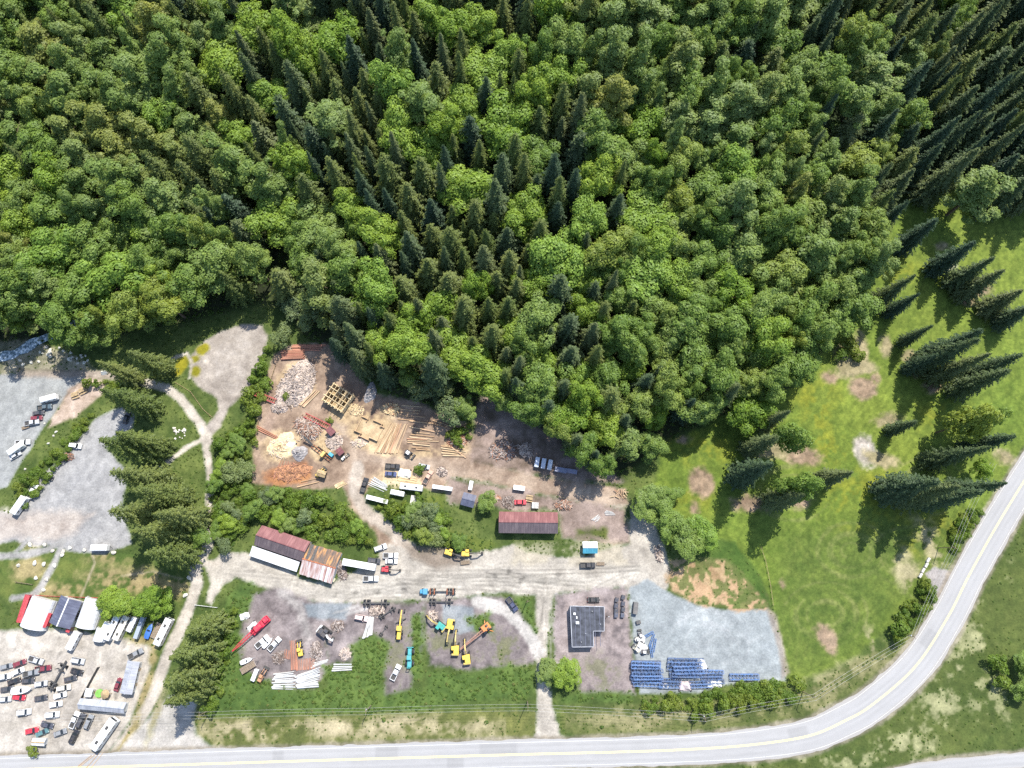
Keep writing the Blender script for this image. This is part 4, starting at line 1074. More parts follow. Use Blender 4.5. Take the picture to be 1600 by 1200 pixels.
ZN = [(80, 60, 'in the extreme upper left corner'), (230, 60, 'along the upper left edge of the picture'), (100, 190, 'on the olive slope near the left edge'), (250, 170, 'on the olive slope at the upper left'), (380, 80, 'at the top of the dark conifer slope'), (90, 330, 'on the left slope above the creek'), (230, 330, 'in the bright stand left of the gully'),
      (90, 460, 'just above the creek and its boulders'), (270, 440, 'above the turning loop'), (380, 300, 'on the left rim of the gully'), (480, 240, 'on the dark slope right above the gully'), (520, 110, 'on the dark slope near the top'), (490, 390, 'at the head of the gully'), (600, 340, 'on the slope high above the log yard'), (620, 450, 'behind the log yard'), (700, 400, 'in the dark belt behind the large round crown'),
      (660, 110, 'at the top middle left'), (690, 240, 'in the dark middle of the forest'), (800, 100, 'at the top middle'), (800, 270, 'in the conifers at the centre'), (800, 430, 'straight above the shaded lot'), (920, 100, 'at the top right of the middle'), (930, 260, 'in the bright row right of the centre'), (900, 380, 'in the front right of the centre'), (920, 540, 'in the low front above the track end'), (1040, 60, 'on the pale olive slope at the top'),
      (1080, 180, 'on the pale olive slope below the top'), (1050, 320, 'in the green stand under the olive slope'), (1050, 450, 'in the green stand above the meadow corner'), (1080, 570, 'at the meadow corner'), (1180, 90, 'left of the dark stand at the top right'), (1200, 250, 'in the green and olive slope at the right'), (1180, 400, 'in the middle of the right green stand'), (1200, 530, 'above the domed tree at the meadow'), (1310, 180, 'along the rim of the dark stand'), (1300, 330, 'above the meadow on the right'),
      (1300, 460, 'at the right fringe by the scraped bank'), (1350, 60, 'in the left of the dark top right stand'), (1480, 60, 'in the extreme top right corner'), (1420, 220, 'in the dark stand around the bare patch'), (1530, 230, 'in the dark stand at the right edge'), (1500, 370, 'where the dark stand meets the meadow')]
pts = []
cell = {}
def far_enough(u, v, r):
    for a in range(int(u // 60) - 1, int(u // 60) + 2):
        for b in range(int(v // 60) - 1, int(v // 60) + 2):
            for (x, y, q) in cell.get((a, b), ()):
                if (x - u) ** 2 + (y - v) ** 2 < (.5 * (r + q)) ** 2:
                    return False
    return True
for (u, v, r) in PLACED:
    cell.setdefault((int(u // 60), int(v // 60)), []).append((u, v, r * .95))
fr = random.Random(5)
forest = []
# tall big crowns are thrown first, then smaller ones fill in
for rnd, (tries, k) in enumerate(((9000, 1.0), (16000, .8), (16000, .62))):
    for _ in range(tries):
        u, v = fr.uniform(-140, 1740), fr.uniform(-140, 660)
        if not in_poly(u, v, FOREST_PX): continue
        if any(((u - a) / ra) ** 2 + ((v - b) / rb) ** 2 < 1 for a, b, ra, rb in GAPS): continue
        w = 1 / ((MA[:, 0] - u) ** 2 + (MA[:, 1] - v) ** 2 + 900) ** 2
        mix = (MA[:, 2:7] * w[:, None]).sum(0)
        mix[3] *= .9 if 440 < u < 900 or u > 1330 else .55
        kd = SPEC[fr.choices(range(5), mix)[0]]
        if kd == 'spruce' and fr.random() < .5 * max(0.25, 1 - max(0, u - 1250) / 200): kd = 'cedar'
        base = dict(maple=39, birch=35, alder=34, spruce=24, cedar=25)[kd]
        r = base * k * fr.uniform(.78, 1.25)
        sp = r * {'spruce': 1.4, 'alder': 1.18, 'birch': 1.22, 'maple': 1.28, 'cedar': 1.3}[kd]
        if not far_enough(u, v, sp): continue
        cell.setdefault((int(u // 60), int(v // 60)), []).append((u, v, sp))
        H = dict(maple=28, birch=29, alder=35, spruce=34, cedar=32)[kd] * (.72 + .28 * k) * fr.uniform(.78, 1.2)
        forest.append((kd, u, v, r * .27, H))
inside = [t for t in forest if 20 < t[1] < 1580 and -8 < t[2] < 1200]
outside = [t for t in forest if not (20 < t[1] < 1580 and -8 < t[2] < 1200)]
conif = sorted([t for t in inside if t[0] in ('spruce', 'cedar')], key=lambda t: -t[3] * t[4] * (1 + t[2] / 900))
broad = sorted([t for t in inside if t[0] not in ('spruce', 'cedar')], key=lambda t: -t[3] * t[3] * (1 + t[2] / 900))
N_CON = 300 - sum(1 for s in SOLO + EDGE if s[0] in ('spruce', 'cedar'))
N_BRO = 300 - sum(1 for s in SOLO + EDGE if s[0] not in ('spruce', 'cedar'))
single, mass = conif[:N_CON] + broad[:N_BRO], conif[N_CON:] + broad[N_BRO:] + outside
for kd, u, v, rad, H in single:
    zn = min(ZN, key=lambda z: (z[0] - u) ** 2 + (z[1] - v) ** 2)[2]
    zc = KIND[kd]['zc'] / KIND[kd]['H'] * H
    x, y, z = G(u, v, zc)
    rel = rad / (dict(maple=39, birch=35, alder=34, spruce=24, cedar=25)[kd] * .27)
    if kd in ('spruce', 'cedar'):
        w0 = dict(spruce='dark green conifer', cedar='olive green conifer')[kd]
        ad = 'tall ' if H > 33 else 'short ' if H < 27 else ''
    else:
        w0 = dict(maple='bright green tree', birch='mid green tree', alder='olive tree')[kd]
        ad = 'broad ' if rel > 1.02 else 'small ' if rel < .75 else ''
    plant(kd, x, y, z, rad, H, ad + w0 + ' standing ' + zn, ad + w0 + 's ' + zn)

# the rest of the forest and the undergrowth: scattered copies of the same crowns, one mass each
def scatter(name, items, label, protos):
    """items: (x, y, z, rz, sxy, sz, proto index); protos: list of mesh objects to copy"""
    me = bpy.data.meshes.new(name)
    me.vertices.add(len(items))
    A = np.array(items, float)
    me.vertices.foreach_set('co', A[:, :3].astype(np.float32).ravel())
    for nm, tp, dat in (('rot', 'FLOAT_VECTOR', np.stack([0 * A[:, 3], 0 * A[:, 3], A[:, 3]], 1)), ('scl', 'FLOAT_VECTOR', np.stack([A[:, 4], A[:, 4], A[:, 5]], 1))):
        a = me.attributes.new(nm, tp, 'POINT'); a.data.foreach_set('vector', dat.astype(np.float32).ravel())
    a = me.attributes.new('pick', 'INT', 'POINT'); a.data.foreach_set('value', A[:, 6].astype(np.int32))
    o = link(name, me)
    tag(o, label, None, kind='stuff')
    ng = bpy.data.node_groups.new(name, 'GeometryNodeTree')
    ng.interface.new_socket('Geometry', in_out='INPUT', socket_type='NodeSocketGeometry')
    ng.interface.new_socket('Geometry', in_out='OUTPUT', socket_type='NodeSocketGeometry')
    gi, go = ng.nodes.new('NodeGroupInput'), ng.nodes.new('NodeGroupOutput')
    def attr(nm, tp):
        n = ng.nodes.new('GeometryNodeInputNamedAttribute'); n.data_type = tp
        n.inputs['Name'].default_value = nm
        return n.outputs[0]
    rot, scl, pick = attr('rot', 'FLOAT_VECTOR'), attr('scl', 'FLOAT_VECTOR'), attr('pick', 'INT')
    join = ng.nodes.new('GeometryNodeJoinGeometry')
    m2p = ng.nodes.new('GeometryNodeMeshToPoints')
    ng.links.new(gi.outputs[0], m2p.inputs['Mesh'])
    for k, obs in enumerate(protos):
        cmp = ng.nodes.new('FunctionNodeCompare'); cmp.data_type = 'INT'; cmp.operation = 'EQUAL'
        ng.links.new(pick, cmp.inputs[2]); cmp.inputs[3].default_value = k
        for ob in obs:
            inf = ng.nodes.new('GeometryNodeObjectInfo'); inf.transform_space = 'ORIGINAL'
            inf.inputs['Object'].default_value = ob
            inf.inputs['As Instance'].default_value = True
            ins = ng.nodes.new('GeometryNodeInstanceOnPoints')
            ng.links.new(m2p.outputs[0], ins.inputs['Points'])
            ng.links.new(cmp.outputs[0], ins.inputs['Selection'])
            ng.links.new(inf.outputs['Geometry'], ins.inputs['Instance'])
            ng.links.new(rot, ins.inputs['Rotation'])
            ng.links.new(scl, ins.inputs['Scale'])
            ng.links.new(ins.outputs[0], join.inputs[0])
    ng.links.new(join.outputs[0], go.inputs[0])
    md = o.modifiers.new('scatter', 'NODES'); md.node_group = ng
    return o

first = {}
for o in COL.objects:
    if o.type == 'MESH' and o.name.split('.')[0] in ('crown', 'trunk', 'foliage', 'stems') and o.data.name not in first:
        first[o.data.name] = o
protos, pidx = [], {}
for kd in SPEC:
    pidx[kd] = []
    for cm, tm in KIND[kd]['p']:
        if cm.name in first and tm.name in first:
            pidx[kd].append(len(protos)); protos.append((first[cm.name], first[tm.name]))
items = []
for kd, u, v, rad, H in mass:
    zc = KIND[kd]['zc'] / KIND[kd]['H'] * H
    x, y, z = G(u, v, zc)
    if not pidx[kd]: kd = 'birch'
    items.append((x, y, z, fr.uniform(0, 6.28), rad / KIND[kd]['R'], H / KIND[kd]['H'], fr.choice(pidx[kd])))
scatter('forest', items, 'dense mixed forest filling the gaps between the larger crowns', protos)

# shrubs that can be told apart
def px_poisson(poly, r, seed, n=4000):
    q = random.Random(seed)
    us, vs = [p[0] for p in poly], [p[1] for p in poly]
    out = []
    for _ in range(n):
        u, v = q.uniform(min(us), max(us)), q.uniform(min(vs), max(vs))
        if in_poly(u, v, poly) and all((u - a) ** 2 + (v - b) ** 2 > r * r for a, b in out):
            out.append((u, v))
    return out
SHRUBS = [([(345, 690), (395, 650), (400, 690), (390, 760), (400, 800), (350, 860), (332, 800)], 17, 3.0, 4.5, 'in the thicket between the white track and the log yard', 'shrub'),
          ([(395, 770), (500, 772), (548, 805), (585, 850), (530, 840), (480, 832), (395, 805)], 17, 3.2, 5.0, 'in the thicket above the red roofed workshop', 'shrub'),
          ([(600, 800), (640, 792), (692, 790), (698, 838), (730, 846), (700, 852), (640, 838)], 15, 2.8, 4.0, 'in the thicket below the parked trailers', 'shrub'),
          ([(404, 560), (424, 540), (420, 600), (400, 680), (388, 690), (392, 620)], 15, 3.0, 4.5, 'between the turning loop and the log yard fence', 'shrub'),
          ([(38, 790), (30, 760), (70, 715), (110, 680), (140, 640), (150, 652), (112, 702), (70, 760)], 13, 2.4, 3.2, 'in the hedge between the two parking places', 'shrub'),
          ([(1000, 1092), (1090, 1088), (1160, 1072), (1225, 1068), (1240, 1090), (1180, 1102), (1090, 1110), (1010, 1106)], 13, 2.4, 3.4, 'in the hedge below the blue trusses', 'shrub'),
          ([(345, 960), (375, 945), (362, 1010), (345, 1085), (330, 1110), (328, 1060)], 14, 2.2, 3.0, 'along the left side of the crane lot', 'shrub'),
          ([(1480, 835), (1500, 815), (1510, 790), (1530, 800), (1500, 850), (1480, 860)], 13, 2.4, 3.0, 'between the meadow and the road pole', 'shrub'),
          ([(1410, 945), (1440, 912), (1455, 930), (1440, 965), (1415, 985), (1395, 1000)], 13, 2.4, 3.2, 'in the ditch beside the road curve', 'shrub'),
          ([(140, 600), (165, 592), (200, 602), (215, 620), (170, 620)], 13, 2.2, 3.0, 'beside the pink gravel bank', 'shrub'),
          ([(610, 778), (640, 790), (600, 800), (585, 792)], 12, 2.2, 2.6, 'beside the long white trailer', 'shrub'),
          ([(700, 665), (735, 650), (735, 690), (700, 690)], 13, 2.6, 3.4, 'at the upper edge of the log rows', 'shrub')]
n_sh = 0
for poly, sp, r0, r1, where, kd in SHRUBS:
    for (u, v) in px_poisson(poly, sp * .86, 31):
        x, y, z = G(u, v)
        big = 'thicket' in where and random.random() < .3
        if big:
            kd2 = random.choice(['willow', 'birch', 'maple'])
            rad = random.uniform(2.6, 4.2)
            plant(kd2, x, y, z, rad, rad * random.uniform(1.5, 2.1), {'willow': 'pale', 'birch': 'dark green', 'maple': 'bright green'}[kd2] + ' young tree ' + where, 'young trees ' + where)
            continue
        rad = r0 * random.uniform(.6, 1.0) if random.random() < .5 else random.uniform(r0, r1)
        plant('shrub', x, y, z - .1, rad * .85, rad * random.uniform(.8, 1.7), ('tall ' if rad > r0 else 'low ') + 'leafy green shrub ' + where, 'shrubs ' + where)
        n_sh += 1
for u, v, rad, lab in [(1400, 984, 4.6, 'round shrub at the bend of the road ditch'), (1242, 1066, 3.6, 'pale shrub at the corner of the gravel pad'), (1325, 545, 4.5, 'large bush at the top of the brown scraped bank'), (1312, 556, 4.0, 'bush beside the brown scraped bank'), (1340, 560, 3.6, 'bush right on the brown scraped bank'),
                       (56, 1171, 2.6, 'olive shrub beside the white kiosk box'), (655, 735, 2.6, 'bush between the grey car and the lumber'), (516, 658, 1.8, 'dry bush on the slab heap'), (449, 619, 2.2, 'bush growing on the wood waste heap'), (655, 778, 2.4, 'bush beside the grey slab'), (1550, 1035, 4.5, 'dark bush at the right edge beyond the road'), (1556, 1062, 4.0, 'lower dark bush at the right edge beyond the road'), (1085, 1118, 2.6, 'dark bush beside the pole in the verge'), (1008, 1104, 2.2, 'dark bush at the corner of the house lot')]:
    x, y, z = G(u, v)
    plant('shrub', x, y, z - .1, rad * .85, rad * 1.2, lab)

# undergrowth and tall weeds, uncountable
sfirst = {o.data.name: o for o in COL.objects if o.type == 'MESH' and o.name.startswith('foliage')}
wp = [broadleaf(800 + k, 1.0, .45, .55, 'leaf_weed', 150, 6, .34, (.35, .6)) for k in range(4)]
prob = WEED.copy()
_w = np.where(HZ > .6, .012, np.where(prob > .25, .11, 0.0)) * np.where(n_mid + n_fin * .5 > -.02, 1.5, .5)
pick_ = rng.random(NP_) < prob * _w
px_u = 800 + FPX * PX / (PY * ST - (HZ - HC) * CT)
sel = np.where(pick_ & (px_u > -40) & (px_u < 1640))[0]
wit = []
for i in sel:
    s = random.uniform(.3, .75) if prob[i] > .7 else random.uniform(.2, .5)
    s *= 1.6 if HZ[i] > .6 else 1.0
    wit.append((PX[i], PY[i], HZ[i] - .05, random.uniform(0, 6.28), s, s * random.uniform(.6, 1.1), random.randrange(4)))
wl = []
for k, m in enumerate(wp):           # the four plants that get copied also grow in the verge
    u, v = [(420, 1128), (600, 1125), (760, 1128), (940, 1135)][k]
    x, y, z = G(u, v)
    o = thing('weed_plant', 'tall weed clump in the road verge below the %s' % ['crane lot', 'middle lot', 'excavator lot', 'flat-roofed house'][k], 'weed', (x, y, z), 0, 'weed clumps in the verge')
    wl.append((link('leaves', m, o),))
scatter('weeds', wit, 'rank weeds and rough undergrowth over the verges and lots', wl)
# ------------------------------------------------------------------ things in the yards: each kind is a list of parts, copied for every individual
PARTS = {}
class Kit:
    """collects the parts of one kind of thing"""
    def __init__(s, kind):
        s.l = PARTS.setdefault(kind, [])
    def part(s, name, mb, mat, col='C', parent=None):
        m = mb.mesh(name); m.materials.append(MAT[mat])
        s.l.append((name, m, col, parent))
        return len(s.l) - 1

def put(kind, name, cat, u, v, ang, label, col=(0.6, 0.6, 0.6), group=None, scale=(1, 1, 1), z=0.02, col2=None):
    x, y = flat_at(u, v)
    o = thing(name, label, cat, (x, y, z + .02), world_angle(u, v, ang), group)
    o.scale = scale if not isinstance(scale, (int, float)) else (scale,) * 3
    made = []
    for nm, m, c, par in PARTS[kind]:
        p = link(nm, m, o if par is None else made[par])
        cc = col if c == 'C' else (col2 or col) if c == 'D' else c
        if cc is not None: p.color = (*cc, 1)
        made.append(p)
    return o

def wheel(r, w, x, y):
    return MB().cyl((x, y - w / 2, r), (x, y + w / 2, r), r, r, 12)

def wheels(k, r, w, xs, ys, sub=True):
    for x in xs:
        for y in ys:
            i = k.part('wheel', wheel(r, w, x, y), 'rubber', None)
            if sub:
                s = 1 if y > 0 else -1
                k.part('rim', MB().cyl((x, y + s * w * .3, r), (x, y + s * (w * .5 + .015), r), r * .58, r * .5, 10), 'galvanised', None, i)

# car ---------------------------------------------------------------
k = Kit('car')
b = MB()
b.cbox((0, 0, .58), (4.5, 1.8, .62), .14)
b.box((1.5, 0, .87), (1.2, 1.5, .06), 0, (.85, .9)); b.box((-1.85, 0, .9), (.7, 1.5, .06), 0, (.85, .9))
k.part('body', b, 'paint')
cab = k.part('windows', MB().box((-.2, 0, 1.14), (2.75, 1.62, .52), 0, (.62, .8), (-.08, 0)), 'glass', None)
k.part('roof', MB().cbox((-.28, 0, 1.43), (1.66, 1.3, .09), .05), 'paint')
for s in (-1, 1):
    k.part('headlight', MB().box((2.22, s * .62, .72), (.08, .36, .16)), 'lamp_lens', None)
    k.part('tail_light', MB().box((-2.23, s * .66, .76), (.06, .32, .16)), 'tail_lens', None)
    k.part('mirror', MB().box((.75, s * .98, .98), (.2, .18, .14)), 'paint')
wheels(k, .33, .22, (1.4, -1.4), (.8, -.8))
# sport utility / van -------------------------------------------------
k = Kit('wagon')
b = MB(); b.cbox((0, 0, .68), (4.8, 1.95, .76), .14); b.box((1.75, 0, 1.08), (1.1, 1.6, .06), 0, (.85, .9))
k.part('body', b, 'paint')
k.part('windows', MB().box((-.55, 0, 1.36), (3.5, 1.8, .62), 0, (.8, .84), (-.12, 0)), 'glass', None)
k.part('roof', MB().cbox((-.67, 0, 1.7), (2.75, 1.5, .1), .05), 'paint')
for s in (-1, 1):
    k.part('headlight', MB().box((2.38, s * .7, .85), (.08, .36, .18)), 'lamp_lens', None)
    k.part('roof_rail', MB().box((-.7, s * .66, 1.79), (2.2, .06, .06)), 'dark_steel', None)
    k.part('mirror', MB().box((1.0, s * 1.05, 1.15), (.2, .2, .16)), 'paint')
wheels(k, .38, .25, (1.5, -1.45), (.86, -.86))
# pickup --------------------------------------------------------------
k = Kit('pickup')
b = MB(); b.cbox((1.0, 0, .8), (3.6, 1.95, .75), .13); b.box((2.0, 0, 1.2), (1.3, 1.6, .07), 0, (.85, .9))
k.part('body', b, 'paint')
k.part('windows', MB().box((.35, 0, 1.46), (2.2, 1.78, .56), 0, (.66, .82), (-.05, 0)), 'glass', None)
k.part('roof', MB().cbox((.28, 0, 1.77), (1.5, 1.46, .09), .05), 'paint')
b = MB()
for s in (-1, 1): b.box((-1.75, s * .92, .95), (2.0, .12, .55))
b.box((-2.76, 0, .95), (.1, 1.9, .55)); b.box((-.74, 0, .98), (.1, 1.9, .6))
bed = k.part('cargo_bed', b, 'paint')
k.part('bed_floor', MB().box((-1.75, 0, .72), (2.0, 1.8, .08)), 'dark_steel', None, bed)
for s in (-1, 1):
    k.part('headlight', MB().box((2.78, s * .7, .95), (.08, .36, .2)), 'lamp_lens', None)
    k.part('mirror', MB().box((1.25, s * 1.08, 1.3), (.18, .24, .2)), 'dark_steel', None)
wheels(k, .4, .26, (1.85, -1.65), (.86, -.86))
# camper / travel trailer ----------------------------------------------
k = Kit('camper')
b = MB(); b.cbox((0, 0, 1.75), (6.6, 2.4, 2.4), .3)
k.part('body', b, 'paint')
for x in (-1.9, .2): k.part('roof_vent', MB().cbox((x, 0, 3.02), (.6, .6, .16), .05), 'galvanised', None)
k.part('air_conditioner', MB().cbox((1.6, 0, 3.08), (1.0, .8, .26), .08), 'block', (.55, .55, .53))
for s in (-1, 1):
    for x in (-2, .1, 2.1): k.part('window', MB().box((x, s * 1.205, 2.0), (.9, .04, .6)), 'glass', None)
    k.part('stripe', MB().box((0, s * 1.21, 1.35), (6.0, .03, .18)), 'block', (.3, .25, .2))
wheels(k, .35, .24, (-.5, .35), (1.0, -1.0))
b = MB(); b.beam((3.25, .7, .6), (4.4, 0, .6), .1); b.beam((3.25, -.7, .6), (4.4, 0, .6), .1)
k.part('drawbar', b, 'dark_steel', None)
# long box trailer (13 m) ----------------------------------------------
k = Kit('semi_trailer')
b = MB(); b.box((0, 0, 2.6), (13, 2.5, 2.8))
k.part('body', b, 'paint')
rt = k.part('roof', MB().box((0, 0, 4.03), (12.95, 2.46, .05)), 'sheet')
for i in range(9): k.part('roof_rib', MB().box((-5.6 + i * 1.4, 0, 4.07), (.1, 2.4, .04)), 'sheet', 'C', rt)
for s in (-1, 1):
    k.part('door', MB().box((-6.53, s * .62, 2.6), (.05, 1.2, 2.6)), 'sheet')
    k.part('landing_leg', MB().box((3.8, s * .8, .6), (.15, .15, 1.2)), 'dark_steel', None)
k.part('chassis', MB().box((0, 0, 1.1), (12.5, 1.0, .2)), 'dark_steel', None)
wheels(k, .5, .5, (-4.4, -5.7), (.98, -.98), False)
# motorhome / bus --------------------------------------------------------
k = Kit('motorhome')
k.part('body', MB().cbox((0, 0, 1.85), (9.4, 2.5, 2.7), .22), 'paint')
for x in (-2.4, 2.2): k.part('air_conditioner', MB().cbox((x, 0, 3.3), (1.0, .8, .24), .06), 'dark_steel', None)
for x in (-.4, 3.6): k.part('roof_vent', MB().cbox((x, .5, 3.26), (.5, .5, .14), .04), 'galvanised', None)
k.part('windscreen', MB().box((4.72, 0, 2.3), (.05, 2.1, 1.0)), 'glass', None)
for s in (-1, 1):
    for x in (-3, -1, 1, 3): k.part('window', MB().box((x, s * 1.255, 2.4), (1.2, .03, .7)), 'glass', None)
    k.part('stripe', MB().box((0, s * 1.26, 1.5), (8.8, .03, .25)), 'block', (.35, .28, .25))
wheels(k, .48, .32, (3.0, -2.6), (1.08, -1.08))
# boat on a trailer, wrapped ----------------------------------------------
k = Kit('boat')
b = MB()
secs = [(-2.9, .95, .9, 1.5), (-1.5, 1.1, .85, 1.75), (.5, 1.1, .85, 1.85), (2.0, .75, .95, 1.7), (3.1, .06, 1.2, 1.45)]
vs, fs = [], []
for x, w, z0, z1 in secs:
    vs += [(x, 0, z0 - .25), (x, w * .7, z0), (x, w, z1 - .35), (x, 0, z1), (x, -w, z1 - .35), (x, -w * .7, z0)]
for i in range(len(secs) - 1):
    for j in range(6): fs.append((i * 6 + j, i * 6 + (j + 1) % 6, i * 6 + 6 + (j + 1) % 6, i * 6 + 6 + j))
fs += [(5, 4, 3, 2, 1, 0)]
b.add(vs, fs)
k.part('hull', b, 'paint')
k.part('windscreen', MB().box((.4, 0, 2.0), (.6, 1.2, .35), 0, (.5, .9)), 'glass', None)
k.part('outboard_motor', MB().cbox((-3.1, 0, 1.4), (.4, .4, .9), .1), 'dark_steel', None)
b = MB(); b.beam((-2.4, .6, .5), (3.0, .15, .5), .1); b.beam((-2.4, -.6, .5), (3.0, -.15, .5), .1); b.beam((3, 0, .5), (4.0, 0, .5), .1)
k.part('trailer_frame', b, 'galvanised', None)
wheels(k, .32, .2, (-1.0,), (.95, -.95), False)
# flat trailer -------------------------------------------------------------
k = Kit('flat_trailer')
dk = k.part('deck', MB().box((0, 0, .85), (5.2, 2.1, .12)), 'block')
for i in range(9): k.part('plank', MB().box((0, -.93 + i * .232, .925), (5.1, .2, .04)), 'pole_wood', None, dk)
b = MB(); b.beam((2.6, .6, .7), (3.8, 0, .6), .1); b.beam((2.6, -.6, .7), (3.8, 0, .6), .1); b.beam((-2.5, 0, .7), (2.6, 0, .7), .15)
k.part('drawbar', b, 'dark_steel', None)
wheels(k, .36, .24, (-.5, -1.3), (1.1, -1.1), False)
# excavator: boom to +x -----------------------------------------------------
def excavator(kind, pose):
    k = Kit(kind)
    for s in (-1, 1):
        b = MB(); b.cbox((0, s * 1.25, .5), (4.2, .65, .95), .2)
        i = k.part('track', b, 'dark_steel', None)
        for j in range(9): k.part('track_pad', MB().box((-1.75 + j * .44, s * 1.25, 1.0), (.3, .7, .06)), 'rubber', None, i)
    k.part('undercarriage', MB().box((0, 0, .7), (2.2, 1.9, .5)), 'dark_steel', None)
    h = k.part('house', MB().cbox((-.7, -.35, 1.75), (3.4, 2.1, 1.25), .16), 'machine_paint')
    k.part('engine_cover', MB().cbox((-1.2, -.3, 2.45), (1.5, 1.6, .2), .08), 'machine_paint', 'C', h)
    k.part('exhaust', MB().cyl((-1.0, -.9, 2.4), (-1.0, -.9, 3.0), .08, .08, 8), 'dark_steel', None, h)
    k.part('counterweight', MB().cbox((-2.35, 0, 1.7), (.75, 2.8, 1.2), .25), 'machine_paint', 'D')
    c = k.part('cab', MB().box((.25, .95, 2.05), (1.7, .95, 1.75), 0, (.85, .95), (-.1, 0)), 'glass', None)
    k.part('cab_roof', MB().cbox((.15, .95, 2.98), (1.5, .98, .12), .05), 'machine_paint', 'C', c)
    P0, P1, P2, P3, P4 = pose
    b = MB(); b.beam((P0[0], -.1, P0[1]), (P1[0], -.1, P1[1]), .5, .6); b.beam((P1[0], -.1, P1[1]), (P2[0], -.1, P2[1]), .45, .5)
    bo = k.part('boom', b, 'machine_paint', 'D')
    b = MB()
    for s in (-.38, .18): b.cyl((1.2, s, 1.6), ((P0[0] + P1[0]) / 2, s, (P0[1] + P1[1]) / 2), .09, .07, 6)
    k.part('hydraulic_cylinder', b, 'galvanised', None, bo)
    k.part('stick', MB().beam((P2[0] - .2, -.1, P2[1] + .4), (P3[0], -.1, P3[1]), .38, .45), 'machine_paint', 'D')
    bk = MB(); bk.box((P4[0], -.1, P4[1]), (1.0, 1.15, .75), 0, (.7, 1), (.15, 0))
    k.part('bucket', bk, 'dark_steel', None)
excavator('excavator', [(.9, 1.8), (3.0, 4.4), (5.4, 3.6), (6.6, 1.2), (6.5, .6)])
excavator('excavator_long', [(.9, 1.8), (3.4, 5.0), (6.8, 4.2), (9.2, 1.4), (9.2, .7)])
excavator('excavator_folded', [(.9, 1.8), (2.4, 3.8), (4.2, 3.0), (3.6, 1.0), (3.3, .5)])
# wheel loader ---------------------------------------------------------------
k = Kit('loader')
k.part('rear_frame', MB().cbox((-1.4, 0, 1.5), (2.6, 1.9, 1.1), .18), 'machine_paint')
k.part('cab', MB().box((.1, 0, 2.4), (1.3, 1.4, 1.5), 0, (.9, .9)), 'glass', None)
k.part('cab_roof', MB().cbox((.1, 0, 3.2), (1.4, 1.5, .14), .05), 'machine_paint')
b = MB()
for s in (-.6, .6): b.beam((.9, s, 1.9), (3.1, s, .8), .2, .35)
k.part('lift_arm', b, 'machine_paint')
k.part('bucket', MB().box((3.5, 0, .6), (1.0, 2.7, 1.0), 0, (.5, 1), (-.2, 0)), 'dark_steel', None)
wheels(k, .75, .55, (1.35, -1.55), (1.0, -1.0))
# road grader -----------------------------------------------------------------
k = Kit('grader')
k.part('engine_hood', MB().cbox((-3.0, 0, 1.6), (3.0, 1.3, 1.2), .15), 'machine_paint')
k.part('cab', MB().box((-.7, 0, 2.3), (1.5, 1.6, 1.8), 0, (.9, .9)), 'glass', None)
k.part('cab_roof', MB().cbox((-.7, 0, 3.25), (1.6, 1.7, .14), .05), 'machine_paint')
b = MB(); b.beam((0, 0, 1.9), (3.4, 0, 1.7), .4, .45); b.beam((3.4, 0, 1.7), (5.2, 0, 1.0), .35, .4)
k.part('frame', b, 'machine_paint')
k.part('mouldboard', MB().box((1.6, 0, .5), (.25, 3.9, .7), R(28)), 'dark_steel', None)
k.part('circle', MB().cyl((1.6, 0, 1.0), (1.6, 0, 1.15), .85, .85, 14), 'dark_steel', None)
wheels(k, .62, .4, (4.9, -2.2, -3.8), (1.0, -1.0))
# log skidder -------------------------------------------------------------------
k = Kit('skidder')
k.part('rear_frame', MB().cbox((-1.8, 0, 1.5), (2.4, 1.5, .9), .15), 'machine_paint')
k.part('engine_hood', MB().cbox((2.0, 0, 1.7), (2.2, 1.3, 1.0), .15), 'machine_paint')
k.part('cab', MB().box((.3, 0, 2.3), (1.3, 1.4, 1.6), 0, (.9, .9)), 'glass', None)
k.part('cab_roof', MB().cbox((.3, 0, 3.15), (1.5, 1.6, .14), .05), 'machine_paint')
b = MB(); b.beam((-2.6, .6, 1.8), (-3.0, .5, 3.2), .2); b.beam((-2.6, -.6, 1.8), (-3.0, -.5, 3.2), .2); b.beam((-3, -.6, 3.2), (-3, .6, 3.2), .2)
k.part('arch', b, 'machine_paint')
k.part('blade', MB().box((3.4, 0, .7), (.2, 2.3, .9)), 'machine_paint')
wheels(k, .85, .6, (2.0, -1.8), (1.15, -1.15))
# skid steer -----------------------------------------------------------------
k = Kit('skid_steer')
k.part('body', MB().cbox((-.3, 0, 1.0), (2.2, 1.1, .9), .12), 'machine_paint')
k.part('cab', MB().box((-.1, 0, 1.8), (1.1, 1.0, .8), 0, (.9, .9)), 'glass', None)
k.part('cab_roof', MB().cbox((-.1, 0, 2.24), (1.15, 1.1, .12), .04), 'machine_paint', 'D')
b = MB()
for s in (-.75, .75): b.beam((-1.0, s, 1.6), (1.5, s, .7), .16, .2)
k.part('lift_arm', b, 'machine_paint')
k.part('bucket', MB().box((1.9, 0, .5), (.8, 1.8, .7), 0, (.6, 1)), 'dark_steel', None)
wheels(k, .4, .3, (.6, -.8), (.75, -.75), False)
